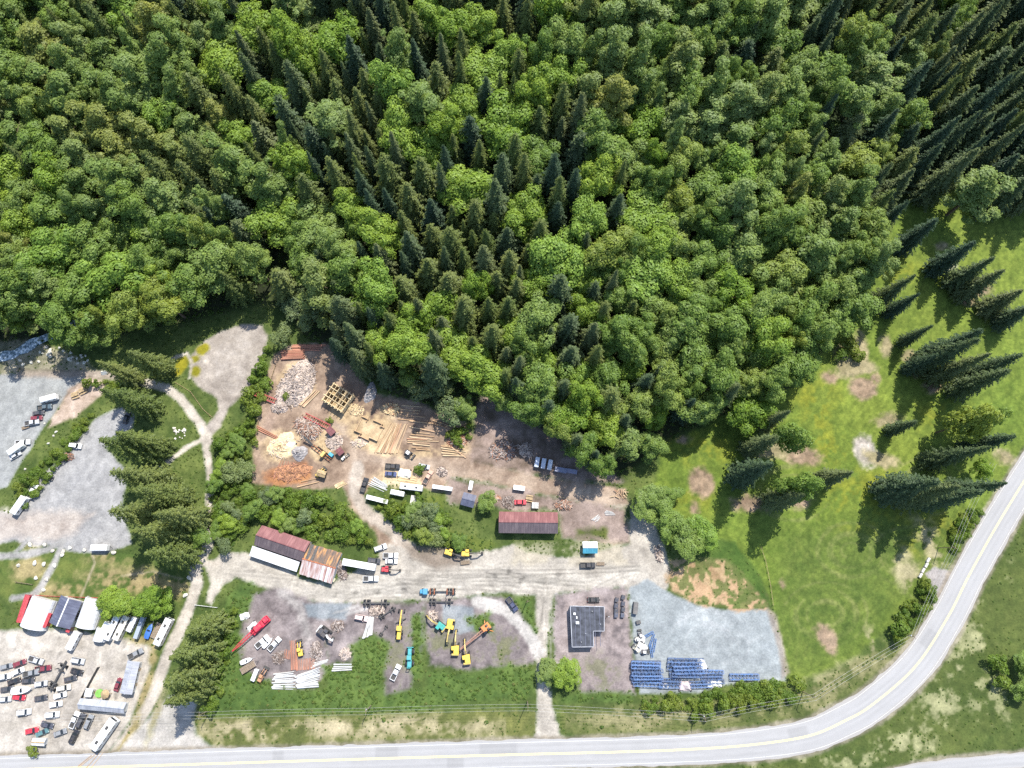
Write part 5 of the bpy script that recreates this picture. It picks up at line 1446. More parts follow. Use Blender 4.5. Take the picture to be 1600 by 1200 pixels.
# log truck with empty pole trailer ------------------------------------------
k = Kit('log_truck')
k.part('cab', MB().cbox((6.2, 0, 1.9), (2.0, 2.4, 2.0), .25), 'paint')
k.part('bonnet', MB().cbox((7.7, 0, 1.4), (1.6, 1.7, 1.1), .2), 'paint')
k.part('windscreen', MB().box((7.15, 0, 2.4), (.3, 2.0, .7), 0, (.3, .9), (-.1, 0)), 'glass', None)
k.part('chassis', MB().box((-.6, 0, 1.0), (12, .5, .3)), 'dark_steel', None)
for x in (4.2, 2.4, -3.0, -5.6):
    b = MB(); b.box((x, 0, 1.35), (.35, 2.5, .3)); b.box((x, 1.2, 2.2), (.18, .15, 1.8)); b.box((x, -1.2, 2.2), (.18, .15, 1.8))
    k.part('bunk', b, 'rust', None)
wheels(k, .52, .5, (7.4, 3.6, 2.3, -3.4, -4.7, -6.0), (1.0, -1.0), False)
# log trailer only --------------------------------------------------------------
k = Kit('log_trailer')
k.part('chassis', MB().box((0, 0, 1.0), (10, .5, .3)), 'dark_steel', None)
for x in (-4.0, -2.2, 2.0, 3.8):
    b = MB(); b.box((x, 0, 1.35), (.35, 2.5, .3)); b.box((x, 1.2, 2.0), (.18, .15, 1.4)); b.box((x, -1.2, 2.0), (.18, .15, 1.4))
    k.part('bunk', b, 'dark_steel', None)
wheels(k, .52, .5, (-4.4, -3.1, 3.2), (1.0, -1.0), False)
# mobile crane: lattice boom towards -x ------------------------------------------
k = Kit('crane_truck')
k.part('carrier', MB().cbox((2.5, 0, 1.3), (8.0, 2.6, .9), .15), 'machine_paint')
k.part('cab', MB().cbox((5.5, .2, 2.3), (1.9, 2.1, 1.5), .2), 'machine_paint')
k.part('windscreen', MB().box((6.4, .2, 2.5), (.25, 1.8, .8), 0, (.5, .95), (-.1, 0)), 'glass', None)
k.part('crane_house', MB().cbox((1.6, 0, 2.4), (3.0, 2.2, 1.4), .2), 'machine_paint')
k.part('crane_cab', MB().box((.2, 1.0, 2.4), (1.3, .8, 1.3), 0, (.9, .9)), 'glass', None)
b = MB(); L0, L1 = 0.0, -11.0
cor = [(-.5, -.45), (.5, -.45), (.5, .45), (-.5, .45)]
def lat(x, j): 
    f = 1 - .75 * max(0, (-x - 7) / 4)
    return (x, cor[j % 4][0] * f, 2.6 - .1 * x * -.6 + cor[j % 4][1] * f)
for j in range(4):
    b.beam(lat(0, j), lat(-7, j), .16); b.beam(lat(-7, j), lat(-11, j), .15)
for i in range(12):
    for j in range(4):
        x = -i * .9
        b.beam(lat(x, j), lat(x - .9, j + 1), .08)
k.part('lattice_boom', b, 'machine_paint')
k.part('hook_block', MB().cbox((-11.2, 0, 2.3), (.5, .4, .7), .08), 'dark_steel', None)
wheels(k, .55, .5, (5.4, 4.1, .6, -.7), (1.1, -1.1), False)
# yarder: machine with a long lattice arm to -x ---------------------------------
k = Kit('yarder')
for s in (-1, 1): k.part('track', MB().cbox((0, s * 1.3, .5), (4.4, .7, .95), .2), 'dark_steel', None)
k.part('house', MB().cbox((.3, .2, 1.8), (3.4, 2.6, 1.4), .2), 'machine_paint')
k.part('cab', MB().box((-.9, -1.1, 2.2), (1.4, .9, 1.7), 0, (.9, .9)), 'glass', None)
for s in (-1, 1): k.part('winch_drum', MB().cyl((.9, s * .7 - .35, 2.8), (.9, s * .7 + .35, 2.8), .5, .5, 12), 'dark_steel', None)
b = MB()
for a, c in cor:
    b.beam((-.8, a, 2.2 + c), (-12, a * .4, 3.4 + c * .4), .14)
for i in range(13):
    for j in range(4):
        f0, f1 = 1 - .6 * i / 13, 1 - .6 * (i + 1) / 13
        x0, x1 = -.8 - i * .86, -.8 - (i + 1) * .86
        b.beam((x0, cor[j][0] * f0, 2.2 + i * .092 + cor[j][1] * f0), (x1, cor[(j + 1) % 4][0] * f1, 2.2 + (i + 1) * .092 + cor[(j + 1) % 4][1] * f1), .08)
k.part('lattice_arm', b, 'machine_paint', 'D')
for a in (60, -60): k.part('outrigger', MB().beam((.5 * math.cos(R(a)), 1.2 * math.sin(R(a)), .8), (3.2 * math.cos(R(a)), 3.2 * math.sin(R(a)), .15), .25), 'machine_paint')
# steel truss section -----------------------------------------------------------
def truss(kind, L, w, h, bays):
    k = Kit(kind)
    for y in (-w / 2, w / 2):
        for z in (.12, h):
            k.part('chord', MB().beam((-L / 2, y, z), (L / 2, y, z), .17), 'machine_paint')
    b = MB(); st = L / bays
    for i in range(bays + 1):
        x = -L / 2 + i * st
        for y in (-w / 2, w / 2): b.beam((x, y, .12), (x, y, h), .1)
        for z in (.12, h): b.beam((x, -w / 2, z), (x, w / 2, z), .12)
        if i < bays:
            s = 1 if i % 2 else -1
            for z in (.12, h): b.beam((x, -s * w / 2, z), (x + st, s * w / 2, z), .08)
            for y in (-w / 2, w / 2): b.beam((x, y, .12 if s > 0 else h), (x + st, y, h if s > 0 else .12), .08)
    k.part('lacing', b, 'machine_paint')
truss('truss', 11.0, 1.3, 1.3, 8)
truss('truss_short', 8.0, 1.2, 1.2, 6)
# container -----------------------------------------------------------------------
def container(kind, L, w, h):
    k = Kit(kind)
    b = MB(); b.box((0, 0, h / 2), (L, w, h))
    n = int(L / .3)
    for i in range(n):
        x = -L / 2 + .2 + i * (L - .4) / n
        for s in (-1, 1): b.box((x, s * (w / 2 + .02), h / 2), (.14, .05, h - .3))
    k.part('body', b, 'sheet')
    r = k.part('roof', MB().box((0, 0, h + .03), (L - .02, w - .02, .05)), 'sheet')
    for i in range(int(L / .6)): k.part('roof_rib', MB().box((-L / 2 + .4 + i * .6, 0, h + .07), (.16, w - .2, .03)), 'sheet', 'C', r)
    for s in (-1, 1): k.part('door', MB().box((L / 2 + .03, s * w / 4, h / 2), (.05, w / 2 - .05, h - .2)), 'sheet')
container('container', 6.1, 2.44, 2.6)
container('small_container', 4.0, 1.7, 2.2)
# picnic table, pallet, barrel, bin, tent ------------------------------------------
k = Kit('picnic_table')
for i in range(4): k.part('table_plank', MB().box((0, -.3 + i * .2, .75), (1.9, .18, .05)), 'timber', None)
for s in (-1, 1): k.part('bench', MB().box((0, s * .75, .45), (1.9, .28, .05)), 'timber', None)
for s in (-1, 1):
    b = MB(); b.beam((s * .65, -.75, 0), (s * .65, .2, .75), .09); b.beam((s * .65, .75, 0), (s * .65, -.2, .75), .09); b.beam((s * .65, -.75, .4), (s * .65, .75, .4), .08)
    k.part('leg', b, 'timber', None)
k = Kit('pallet_stack')
for i in range(5):
    for j in range(7): k.part('plank', MB().box((-.95 + j * .32, 0, .12 + i * .3), (.24, 2.0, .05)), 'white_pole', None)
    for y in (-.9, 0, .9): k.part('bearer', MB().box((0, y, .02 + i * .3), (2.1, .12, .14)), 'timber', None)
k = Kit('bin')
k.part('tub', MB().box((0, 0, .65), (1.9, 1.5, 1.2), 0, (1.08, 1.08)), 'machine_paint')
k.part('lid', MB().cbox((0, 0, 1.32), (2.15, 1.7, .14), .06), 'machine_paint')
for x in (-.7, .7): k.part('skid', MB().box((x, 0, .04), (.15, 1.5, .08)), 'dark_steel', None)
k = Kit('tent')
b = MB(); b.add([(-1.5, -1.2, 0), (1.5, -1.2, 0), (1.5, 1.2, 0), (-1.5, 1.2, 0), (-1.3, 0, 1.6), (1.3, 0, 1.6)], [(0, 1, 5, 4), (2, 3, 4, 5), (1, 2, 5), (3, 0, 4)])
k.part('canvas', b, 'block')
k.part('door_flap', MB().add([(1.52, -.5, .02), (1.52, .5, .02), (1.36, 0, 1.2)], [(0, 1, 2)]), 'dark_steel', None)
k.part('ridge_pole', MB().cyl((-1.45, 0, 1.62), (1.45, 0, 1.62), .04, .04, 6), 'timber', None)
# tarpaulin-covered heap -------------------------------------------------------------
k = Kit('tarp_heap')
vs, fs = [], []
hr = random.Random(3)
n1, n2 = 12, 8
for i in range(n1 + 1):
    for j in range(n2 + 1):
        x, y = -1 + 2 * i / n1, -1 + 2 * j / n2
        e = max(abs(x), abs(y))
        z = (1 - e ** 3) * (.8 + .35 * math.sin(3 * x + 2 * y)) + hr.uniform(-.06, .06) * (e < .95)
        vs.append((x * 1.9 + hr.uniform(-.1, .1), y * 1.3 + hr.uniform(-.1, .1), max(0, z)))
for i in range(n1):
    for j in range(n2): fs.append((i * (n2 + 1) + j, (i + 1) * (n2 + 1) + j, (i + 1) * (n2 + 1) + j + 1, i * (n2 + 1) + j + 1))
k.part('tarpaulin', MB().add(vs, fs), 'block')
for x, y in ((-1.7, 1.2), (1.7, 1.2), (1.7, -1.2), (-1.7, -1.2)): k.part('weight', MB().cyl((x, y, 0), (x, y, .22), .28, .28, 10), 'rubber', None)

# ---------------------------------------------------- individuals: kind, name, category, u, v, angle in the photo, colour, label
WHT, CRM, BLK, CHA, SIL, GRY = (.72, .72, .71), (.66, .62, .53), (.015, .016, .02), (.045, .047, .055), (.42, .43, .44), (.2, .21, .22)
RED, MAR, NAV, TEA, YEL, ORG, BLU = (.5, .02, .04), (.16, .02, .035), (.03, .05, .14), (.02, .3, .27), (.72, .48, .06), (.6, .2, .05), (.03, .13, .45)
CARS = 'cars parked in the white gravel lot'
VEH = [
 ('car', 12, 1041, 15, GRY, 'grey car cut by the left border, topmost of four'),
 ('wagon', 9, 1057, 12, WHT, 'white van cut by the left border, second of four'),
 ('car', 13, 1076, 10, CHA, 'charcoal car cut by the left border, third of four'),
 ('car', 10, 1092, 5, SIL, 'silver car cut by the left border, lowest of four'),
 ('car', 66, 1068, 8, SIL, 'silver car beside the black sedan in the gravel lot'),
 ('pickup', 70, 1044, 8, MAR, 'dark red pickup right of the grey pickup in the gravel lot'),
 ('car', 66, 1090, 10, CHA, 'charcoal car right of the white wrapped boat'),
 ('wagon', 40, 1112, 8, WHT, 'white van alone below the red car at the left edge'),
 ('car', 96, 1144, 20, GRY, 'grey car between the teal one and the black wagon'),
 ('car', 26, 712, 30, SIL, 'silver car at the left edge behind the white trailer'),
 ('car', 62, 646, 8, CHA, 'charcoal car between the dark pickup and the maroon car'),
 ('pickup', 59, 1031, -18, SIL, 'silver pickup alone below the arched sheds'),
 ('car', 33, 1036, 20, MAR, 'maroon car at the left edge beside the silver pickup'),
 ('car', 30, 1049, 25, WHT, 'white car cut by the left edge under the maroon one'),
 ('pickup', 51, 1051, 12, GRY, 'grey pickup above the black sedan in the gravel lot'),
 ('car', 46, 1063, 5, CHA, 'black sedan below the grey pickup in the gravel lot'),
 ('car', 24, 1064, 20, BLK, 'black car half out of the left edge'),
 ('wagon', 124, 1032, -10, SIL, 'silver blue hatchback at the top of the diagonal car row'),
 ('car', 122, 1049, -15, BLK, 'black car second in the diagonal car row'),
 ('car', 112, 1060, 15, CHA, 'charcoal car third in the diagonal car row'),
 ('car', 96, 1086, 15, WHT, 'white car between the van and the white sedan'),
 ('wagon', 102, 1074, 10, CRM, 'cream van in the diagonal car row'),
 ('car', 89, 1100, 10, WHT, 'white sedan in the middle of the diagonal row'),
 ('wagon', 84, 1116, 5, WHT, 'white wagon above the dark car in the diagonal row'),
 ('car', 76, 1132, -15, (.05, .055, .075), 'dark slate car above the red and teal pair'),
 ('car', 52, 1141, 12, RED, 'bright red car at the lower left, next to a teal one'),
 ('car', 68, 1144, 25, (.07, .16, .17), 'teal car between the red one and the dark slate one'),
 ('car', 32, 1089, -5, RED, 'red car at the left edge below the white tarpaulin'),
 ('car', 186, 1069, 70, MAR, 'maroon car beside the grey-roofed mobile home'),
 ('pickup', 119, 1124, 66, WHT, 'white pickup at the corner of the long grey roof'),
 ('wagon', 129, 1125, 66, CHA, 'dark car beside the white pickup under the grey roof'),
 ('wagon', 141, 1127, 66, GRY, 'dark grey car in the shade of the long roof'),
 ('wagon', 118, 1150, 64, BLK, 'black limousine-like wagon below the grey roof'),
 ('pickup', 214, 1021, 28, GRY, 'grey pickup with open bed above the mobile home'),
 ('pickup', 72, 637, 8, (.06, .09, .11), 'dark teal pickup in front of the white camper'),
 ('car', 59, 654, 5, MAR, 'maroon car in the blue-grey parking place'),
 ('pickup', 52, 661, 10, SIL, 'silver pickup towing a small trailer in the parking place'),
 ('pickup', 38, 692, 5, WHT, 'white pickup near the left edge of the parking place'),
 ('wagon', 120, 697, -8, WHT, 'white van under the conifer at the parking place'),
 ('car', 199, 654, 70, BLK, 'black car in the shade at the top of the parking place'),
 ('car', 76, 746, -12, BLK, 'black car at the hedge of the pale parking place'),
 ('pickup', 54, 768, 60, WHT, 'white pickup in front of the white trailer at the left edge'),
 ('wagon', 585, 876, -6, CHA, 'dark wagon parked behind the long white trailer'),
 ('pickup', 611, 868, 0, WHT, 'white pickup at the yard entrance below the track'),
 ('car', 612, 877, 0, WHT, 'small white car just below the white pickup'),
 ('pickup', 580, 904, 0, WHT, 'white pickup alone below the long white trailer'),
 ('wagon', 595, 856, 20, WHT, 'white van tucked against the thicket'),
 ('pickup', 918, 883, 0, BLK, 'black pickup with a small trailer below the teal shed'),
 ('pickup', 614, 729, -4, BLK, 'black pickup beside the track below the log rows'),
 ('car', 611, 741, -4, NAV, 'navy car right under the black pickup'),
 ('pickup', 570, 758, 72, BLK, 'black pickup nose down on the curved drive'),
 ('car', 663, 729, -12, SIL, 'silver car beside the bush below the log rows'),
 ('car', 813, 785, 0, RED, 'red car above the long red barn'),
 ('pickup', 800, 944, -55, (.03, .04, .09), 'dark blue pickup slanting on the pale curved drive'),
 ('car', 927, 937, 0, BLK, 'black car behind the flat-roofed house'),
 ('pickup', 619, 1050, 64, WHT, 'white pickup at the lower end of the grader strip'),
 ('pickup', 411, 1002, 42, WHT, 'white pickup, leftmost of three beside the red crane'),
 ('pickup', 430, 1006, 48, WHT, 'white pickup, rightmost of three beside the red crane'),
 ('wagon', 565, 965, -12, (.66, .5, .46), 'pale pink van above the upright pole bundle'),
 ('pickup', 669, 746, 60, (.5, .3, .22), 'faded red and cream truck beside the motorhome'),
]
NAMES = dict(car=('car', 'car'), wagon=('wagon', 'car'), pickup=('pickup_truck', 'pickup'))
for kd, u, v, a, c, lab in VEH:
    put(kd, *NAMES[kd], u, v, a, lab, c, scale=1.06)
OTHER = [
 ('camper', 'camper_trailer', 'camper', 81, 624, 15, WHT, 'white camper in the blue-grey parking place', 1.0),
 ('camper', 'camper_trailer', 'camper', 30, 702, 35, WHT, 'white trailer cut by the left edge', 1.0),
 ('camper', 'camper_trailer', 'camper', 36, 790, 55, WHT, 'boxy white trailer behind the white pickup at the left edge', 1.15),
 ('camper', 'camper_trailer', 'camper', 160, 856, 0, WHT, 'white camper alone above the lawn', 1.0),
 ('camper', 'camper_trailer', 'camper', 120, 1000, 62, WHT, 'white trailer in front of the white arched shed', 1.05),
 ('camper', 'camper_trailer', 'camper', 168, 986, 64, WHT, 'white camper, first of the row below the domed trees', 1.1),
 ('motorhome', 'motorhome', 'motorhome', 181, 980, 64, WHT, 'white motorhome second in the row below the domed trees', 1.0),
 ('motorhome', 'motorhome', 'motorhome', 195, 980, 64, CRM, 'cream motorhome third in the row below the domed trees', 1.0),
 ('camper', 'camper_trailer', 'camper', 210, 975, 64, WHT, 'small white camper beside the grey trailer', .85),
 ('semi_trailer', 'cargo_trailer', 'trailer', 222, 980, 70, (.27, .31, .36), 'grey cargo trailer in the row below the round tree', .62),
 ('boat', 'boat', 'boat', 235, 986, 68, BLU, 'small blue boat between two trailers', .95),
 ('flat_trailer', 'flat_trailer', 'trailer', 246, 985, 64, (.5, .5, .5), 'narrow flat trailer beside the large white trailer', 1.1),
 ('motorhome', 'motorhome', 'motorhome', 260, 986, 64, WHT, 'large white motorhome at the right end of the row by the track', 1.1),
 ('motorhome', 'bus', 'bus', 169, 1144, 55, WHT, 'long white bus beside the grassy bank at the lower left', 1.25),
 ('boat', 'boat', 'boat', 37, 1077, 8, WHT, 'white wrapped boat at the left edge of the gravel lot', 1.25),
 ('semi_trailer', 'semi_trailer', 'trailer', 564, 882, -10, WHT, 'long white trailer beside the rusty roofed shed', 1.0),
 ('motorhome', 'motorhome', 'motorhome', 644, 762, -7, WHT, 'white motorhome in the middle of the trailer camp', .98),
 ('camper', 'camper_trailer', 'camper', 622, 771, -12, WHT, 'small white camper below the motorhome', .85),
 ('semi_trailer', 'semi_trailer', 'trailer', 591, 781, -14, WHT, 'white box trailer beside the curved drive', .68),
 ('semi_trailer', 'semi_trailer', 'trailer', 692, 763, -8, WHT, 'white box trailer at the edge of the barn lot', .62),
 ('boat', 'boat', 'boat', 419, 1004, 46, WHT, 'white boat between two pickups beside the red crane', .8),
 ('boat', 'boat', 'boat', 386, 1032, 22, WHT, 'white boat above the flat trailer in the crane lot', .8),
 ('flat_trailer', 'flat_trailer', 'trailer', 389, 1042, 32, (.4, .36, .36), 'pinkish flat trailer below the white boat', 1.15),
 ('camper', 'camper_trailer', 'camper', 400, 1054, 68, WHT, 'narrow white trailer beside the brown machine', .66),
 ('flat_trailer', 'flat_trailer', 'trailer', 938, 881, 0, (.3, .28, .26), 'small trailer behind the black pickup', .62),
 ('flat_trailer', 'flat_trailer', 'trailer', 41, 668, 20, (.25, .25, .25), 'small trailer behind the silver pickup', .6),
 ('flat_trailer', 'flat_trailer', 'trailer', 727, 879, 5, (.2, .2, .2), 'dark little trailer in front of the yellow excavators', .7),
 ('log_trailer', 'flat_trailer', 'trailer', 94, 1055, 62, (.15, .13, .12), 'long dark trailer frame in the middle of the gravel lot', 1.15),
 ('excavator', 'excavator', 'excavator', 704, 863, -18, YEL, 'yellow excavator, left of the pair below the thicket', .9),
 ('excavator', 'excavator', 'excavator', 730, 864, 0, YEL, 'yellow and black excavator, right of the pair below the thicket', .92),
 ('excavator', 'excavator', 'excavator', 605, 889, -5, RED, 'red excavator beside the parked white cars', .8),
 ('excavator', 'excavator', 'excavator', 687, 977, 142, TEA, 'teal excavator at the left of the excavator lot', .95),
 ('excavator', 'excavator', 'excavator', 704, 978, -100, YEL, 'yellow excavator above the other two, boom pointing down', 1.0),
 ('excavator', 'excavator', 'excavator', 712, 1012, 88, YEL, 'yellow excavator in the middle of the three, boom up', .98),
 ('excavator', 'excavator', 'excavator', 729, 1026, 96, YEL, 'lowest yellow excavator under the orange lattice arm', .98),
 ('yarder', 'yarder', 'yarder', 759, 981, 39, ORG, 'orange yarding machine with a long lattice arm', 1.0),
 ('crane_truck', 'crane_truck', 'crane', 401, 984, 43, (.55, .015, .05), 'bright red crane truck with its boom laid down', 1.0),
 ('loader', 'wheel_loader', 'loader', 470, 1014, 100, YEL, 'yellow loader among the rusty rails', .9),
 ('loader', 'wheel_loader', 'loader', 411, 1055, 62, (.4, .2, .1), 'rusty brown loader at the bottom of the crane lot', .85),
 ('excavator_folded', 'excavator', 'excavator', 509, 988, -38, WHT, 'white-armed dark excavator between two lots', 1.1),
 ('grader', 'grader', 'grader', 626, 977, 84, YEL, 'yellow road grader on the brown strip of the middle lot', 1.1),
 ('skidder', 'skidder', 'skidder', 641, 1027, 88, (.05, .3, .32), 'teal log skidder with pale tyres in the weeds', 1.1),
 ('log_truck', 'log_truck', 'log truck', 688, 924, 180, (.05, .24, .4), 'blue log truck with empty bunks on the gravel yard', .92),
 ('log_trailer', 'log_trailer', 'log trailer', 589, 942, 0, GRY, 'dark log trailer at the top of the middle lot', 1.05),
 ('log_trailer', 'log_trailer', 'log trailer', 690, 940, 0, GRY, 'dark log trailer at the top of the excavator lot', .95),
 ('log_trailer', 'log_trailer', 'log trailer', 606, 957, 32, GRY, 'dark log trailer lying aslant in the middle lot', .75),
 ('log_trailer', 'log_trailer', 'log trailer', 600, 985, 55, GRY, 'broken dark chassis beside the upright pole bundle', .5),
 ('skid_steer', 'skid_steer', 'loader', 639, 709, -35, CHA, 'dark skid steer with a white top below the log rows', 1.25),
 ('loader', 'wheel_loader', 'loader', 501, 739, 45, YEL, 'yellow loader beside the orange bark heap', .75),
 ('loader', 'wheel_loader', 'loader', 539, 715, 40, CRM, 'cream loader beside the sawmill', .55),
 ('container', 'container', 'container', 736, 759, 80, WHT, 'white container behind the slate roofed shed', .6),
 ('container', 'container', 'container', 811, 763, -8, WHT, 'white container beside the brown track', .75),
 ('small_container', 'container', 'container', 839, 723, 80, (.45, .5, .58), 'pale container in the forest shade, left of three', 1.0),
 ('small_container', 'container', 'container', 849, 725, 80, (.45, .5, .58), 'pale container in the forest shade, middle of three', 1.0),
 ('small_container', 'container', 'container', 859, 727, 80, (.5, .54, .6), 'pale container in the forest shade, right of three', 1.0),
 ('container', 'container', 'container', 876, 735, -10, (.16, .18, .26), 'dark container in the shade beside the three pale ones', .8),
 ('container', 'container', 'container', 893, 737, -10, (.2, .2, .28), 'dark container at the shaded tip of the lot', .7),
 ('container', 'container', 'container', 992, 950, 84, (.1, .095, .09), 'charcoal steel box beside the house lot', .72),
 ('bin', 'waste_bin', 'bin', 963, 937, 80, (.03, .035, .05), 'black bin, top left of the bin cluster', .82),
 ('bin', 'waste_bin', 'bin', 973, 933, 80, (.03, .035, .05), 'black bin, top right of the bin cluster', .82),
 ('bin', 'waste_bin', 'bin', 962, 946, 85, (.035, .04, .06), 'black bin, second down on the left of the cluster', .82),
 ('bin', 'waste_bin', 'bin', 973, 943, 85, (.035, .04, .06), 'black bin, second down on the right of the cluster', .82),
 ('bin', 'waste_bin', 'bin', 962, 954, 85, (.03, .035, .05), 'black bin, third down on the left of the cluster', .82),
 ('bin', 'waste_bin', 'bin', 973, 952, 85, (.03, .035, .05), 'black bin, third down on the right of the cluster', .82),
 ('bin', 'waste_bin', 'bin', 962, 961, 88, (.05, .06, .09), 'dark bin, lowest on the left of the cluster', .82),
 ('bin', 'waste_bin', 'bin', 972, 961, 88, (.05, .06, .09), 'dark bin, lowest on the right of the cluster', .82),
 ('bin', 'waste_bin', 'bin', 997, 972, 15, (.06, .06, .06), 'small dark bin below the charcoal steel box', .8),
 ('bin', 'waste_bin', 'bin', 522, 906, 60, (.4, .38, .25), 'pale skip at the corner of the rusty shed', .7),
 ('picnic_table', 'picnic_table', 'picnic table', 119, 618, 20, GRY, 'picnic table, lower of two on the pink bank', 1.6),
 ('picnic_table', 'picnic_table', 'picnic table', 131, 611, 25, GRY, 'picnic table, upper of two on the pink bank', 1.6),
 ('tent', 'tent', 'tent', 164, 582, 10, (.7, .7, .66), 'small white tent beside the creek track', .85),
 ('pallet_stack', 'pallet_stack', 'pallets', 836, 790, -3, WHT, 'white pallets between the red car and the barn', 1.2),
 ('picnic_table', 'picnic_table', 'picnic table', 827, 779, -10, GRY, 'weathered table behind the red car', 1.5),
 ('tarp_heap', 'tarpaulin_heap', 'tarpaulin', 1112, 1068, 5, (.75, .75, .73), 'white tarpaulin heap, left of two by the trusses', 1.1),
 ('tarp_heap', 'tarpaulin_heap', 'tarpaulin', 1121, 1068, -10, (.72, .72, .7), 'white tarpaulin heap, right of two by the trusses', .9),
 ('tarp_heap', 'tarpaulin_heap', 'tarpaulin', 1097, 1039, -65, (.75, .75, .74), 'white sheet draped at the end of the truss stack', 1.1),
 ('tarp_heap', 'tarpaulin_heap', 'tarpaulin', 1002, 1000, 70, (.7, .69, .66), 'white heap, upper of two among the scrap machines', 1.0),
 ('tarp_heap', 'tarpaulin_heap', 'tarpaulin', 1004, 1014, 40, (.7, .69, .66), 'white heap, lower of two among the scrap machines', 1.0),
 ('tarp_heap', 'tarpaulin_heap', 'tarpaulin', 1070, 1072, 0, (.5, .42, .42), 'pinkish heap in front of the truss stack', 1.3),
 ('tarp_heap', 'tarpaulin_heap', 'tarpaulin', 395, 980, 45, (.66, .66, .66), 'white sheet beside the red crane', 1.1),
 ('tarp_heap', 'tarpaulin_heap', 'tarpaulin', 382, 963, 22, (.66, .66, .64), 'pale sheet at the weedy edge of the crane lot', 1.0),
 ('tarp_heap', 'tarpaulin_heap', 'tarpaulin', 452, 699, 60, (.72, .71, .66), 'white sheet on the sawdust heap', 1.5),
 ('tarp_heap', 'tarpaulin_heap', 'tarpaulin', 632, 740, -8, (.7, .68, .6), 'white sheet over lumber above the motorhome', 1.4),
]
for kd, nm, cat, u, v, a, c, lab, sc in OTHER:
    dark = nm == 'excavator' and c == WHT
    put(kd, nm, cat, u, v, a, lab, CHA if dark else c, scale=sc, col2=(c if dark else (.05, .05, .05) if nm == 'excavator' and u < 740 and v < 900 else (.5, .38, .12) if nm == 'excavator' else (.35, .16, .1) if nm == 'yarder' else WHT))

# blue trusses in rows
TR = (.065, .13, .27)
def truss_row(u0, u1, v, n, kind, z, lab):
    for i in range(n):
        u = u0 + (u1 - u0) * (i + .5) / n + random.uniform(-2.5, 2.5)
        put(kind, 'steel_truss', 'truss', u, v + random.uniform(-.5, .5), random.uniform(-2, 2), lab, (lambda f: tuple(c * f for c in TR))(random.uniform(.65, 1.45)), 'blue steel trusses stacked on the gravel pad', z=z)
for r in range(7):
    v = 1035 + r * 5.6
    truss_row(988, 1031, v, 1, 'truss', 0.05, 'blue steel truss in the left stack beside the house lot')
    if r < 5: truss_row(988, 1031, v + .5, 1, 'truss', 1.42, 'blue steel truss on top of the left stack')
for r in range(5):
    v = 1031 + r * 5.8
    truss_row(1036, 1096, v, 1, 'truss', 0.05, 'blue steel truss in the middle stack, lower layer')
    truss_row(1045, 1100, v, 1, 'truss', 1.42, 'blue steel truss in the middle stack, upper layer')
for r in range(3):
    truss_row(1030, 1062, 1062 + r * 4.5, 1, 'truss_short', 0.05, 'short blue truss in front of the middle stack')
for r in range(4):
    truss_row(1096, 1128, 1049 + r * 5.2, 1, 'truss_short', 0.05, 'short blue truss in the right stack')
truss_row(1078, 1108, 1066, 1, 'truss_short', 0.05, 'bright blue truss beside the white tarpaulins')
truss_row(1078, 1108, 1071, 1, 'truss_short', 0.05, 'blue truss nearest the hedge by the tarpaulins')
put('truss', 'steel_truss', 'truss', 1162, 1057, 0, 'lone blue steel truss on the open gravel pad', (.07, .15, .32), scale=(1, 1.5, 1))
for i, (u, v, a) in enumerate([(1018, 1000, 70), (1022, 1008, 80), (1017, 1016, 100), (1012, 992, 30)]):
    put('truss_short', 'steel_truss', 'truss', u, v, a, 'blue frame, %s of four tipped round the scrap machines' % ['topmost but one', 'second lowest', 'lowest', 'topmost'][i], (.06, .16, .36), scale=.62)
for i, (u, v, a) in enumerate([(996, 998, 20), (1000, 992, 100), (998, 1008, 60), (1006, 1018, 0), (994, 1014, 130)]):
    put('skid_steer', 'scrap_machine', 'machine', u, v, a, 'dismantled machine, %s of five beside the blue frames' % ['second', 'topmost', 'middle', 'lowest', 'leftmost'][i], [(.55, .53, .48), (.1, .1, .12), (.6, .58, .52), (.12, .12, .13), (.5, .46, .36)][i], scale=.9, col2=(.6, .6, .58))
# ------------------------------------------------------------------ buildings
def frame4(c, z, axis):
    w = [Vector((*flat_at(u, v, z), 0)) for u, v in c]      # TL, TR, BR, BL
    if axis == 'h':
        a, b = (w[0] + w[3]) / 2, (w[1] + w[2]) / 2
        wid = ((w[0] - w[3]) + (w[1] - w[2])) / 2
    else:
        a, b = (w[3] + w[2]) / 2, (w[0] + w[1]) / 2
        wid = ((w[3] - w[2]) + (w[0] - w[1])) / 2
    d = b - a
    L = d.length
    n = Vector((-d.y, d.x, 0)) / L
    return sum(w, Vector()) / 4, L, abs(wid.dot(n)), math.atan2(d.y, d.x)

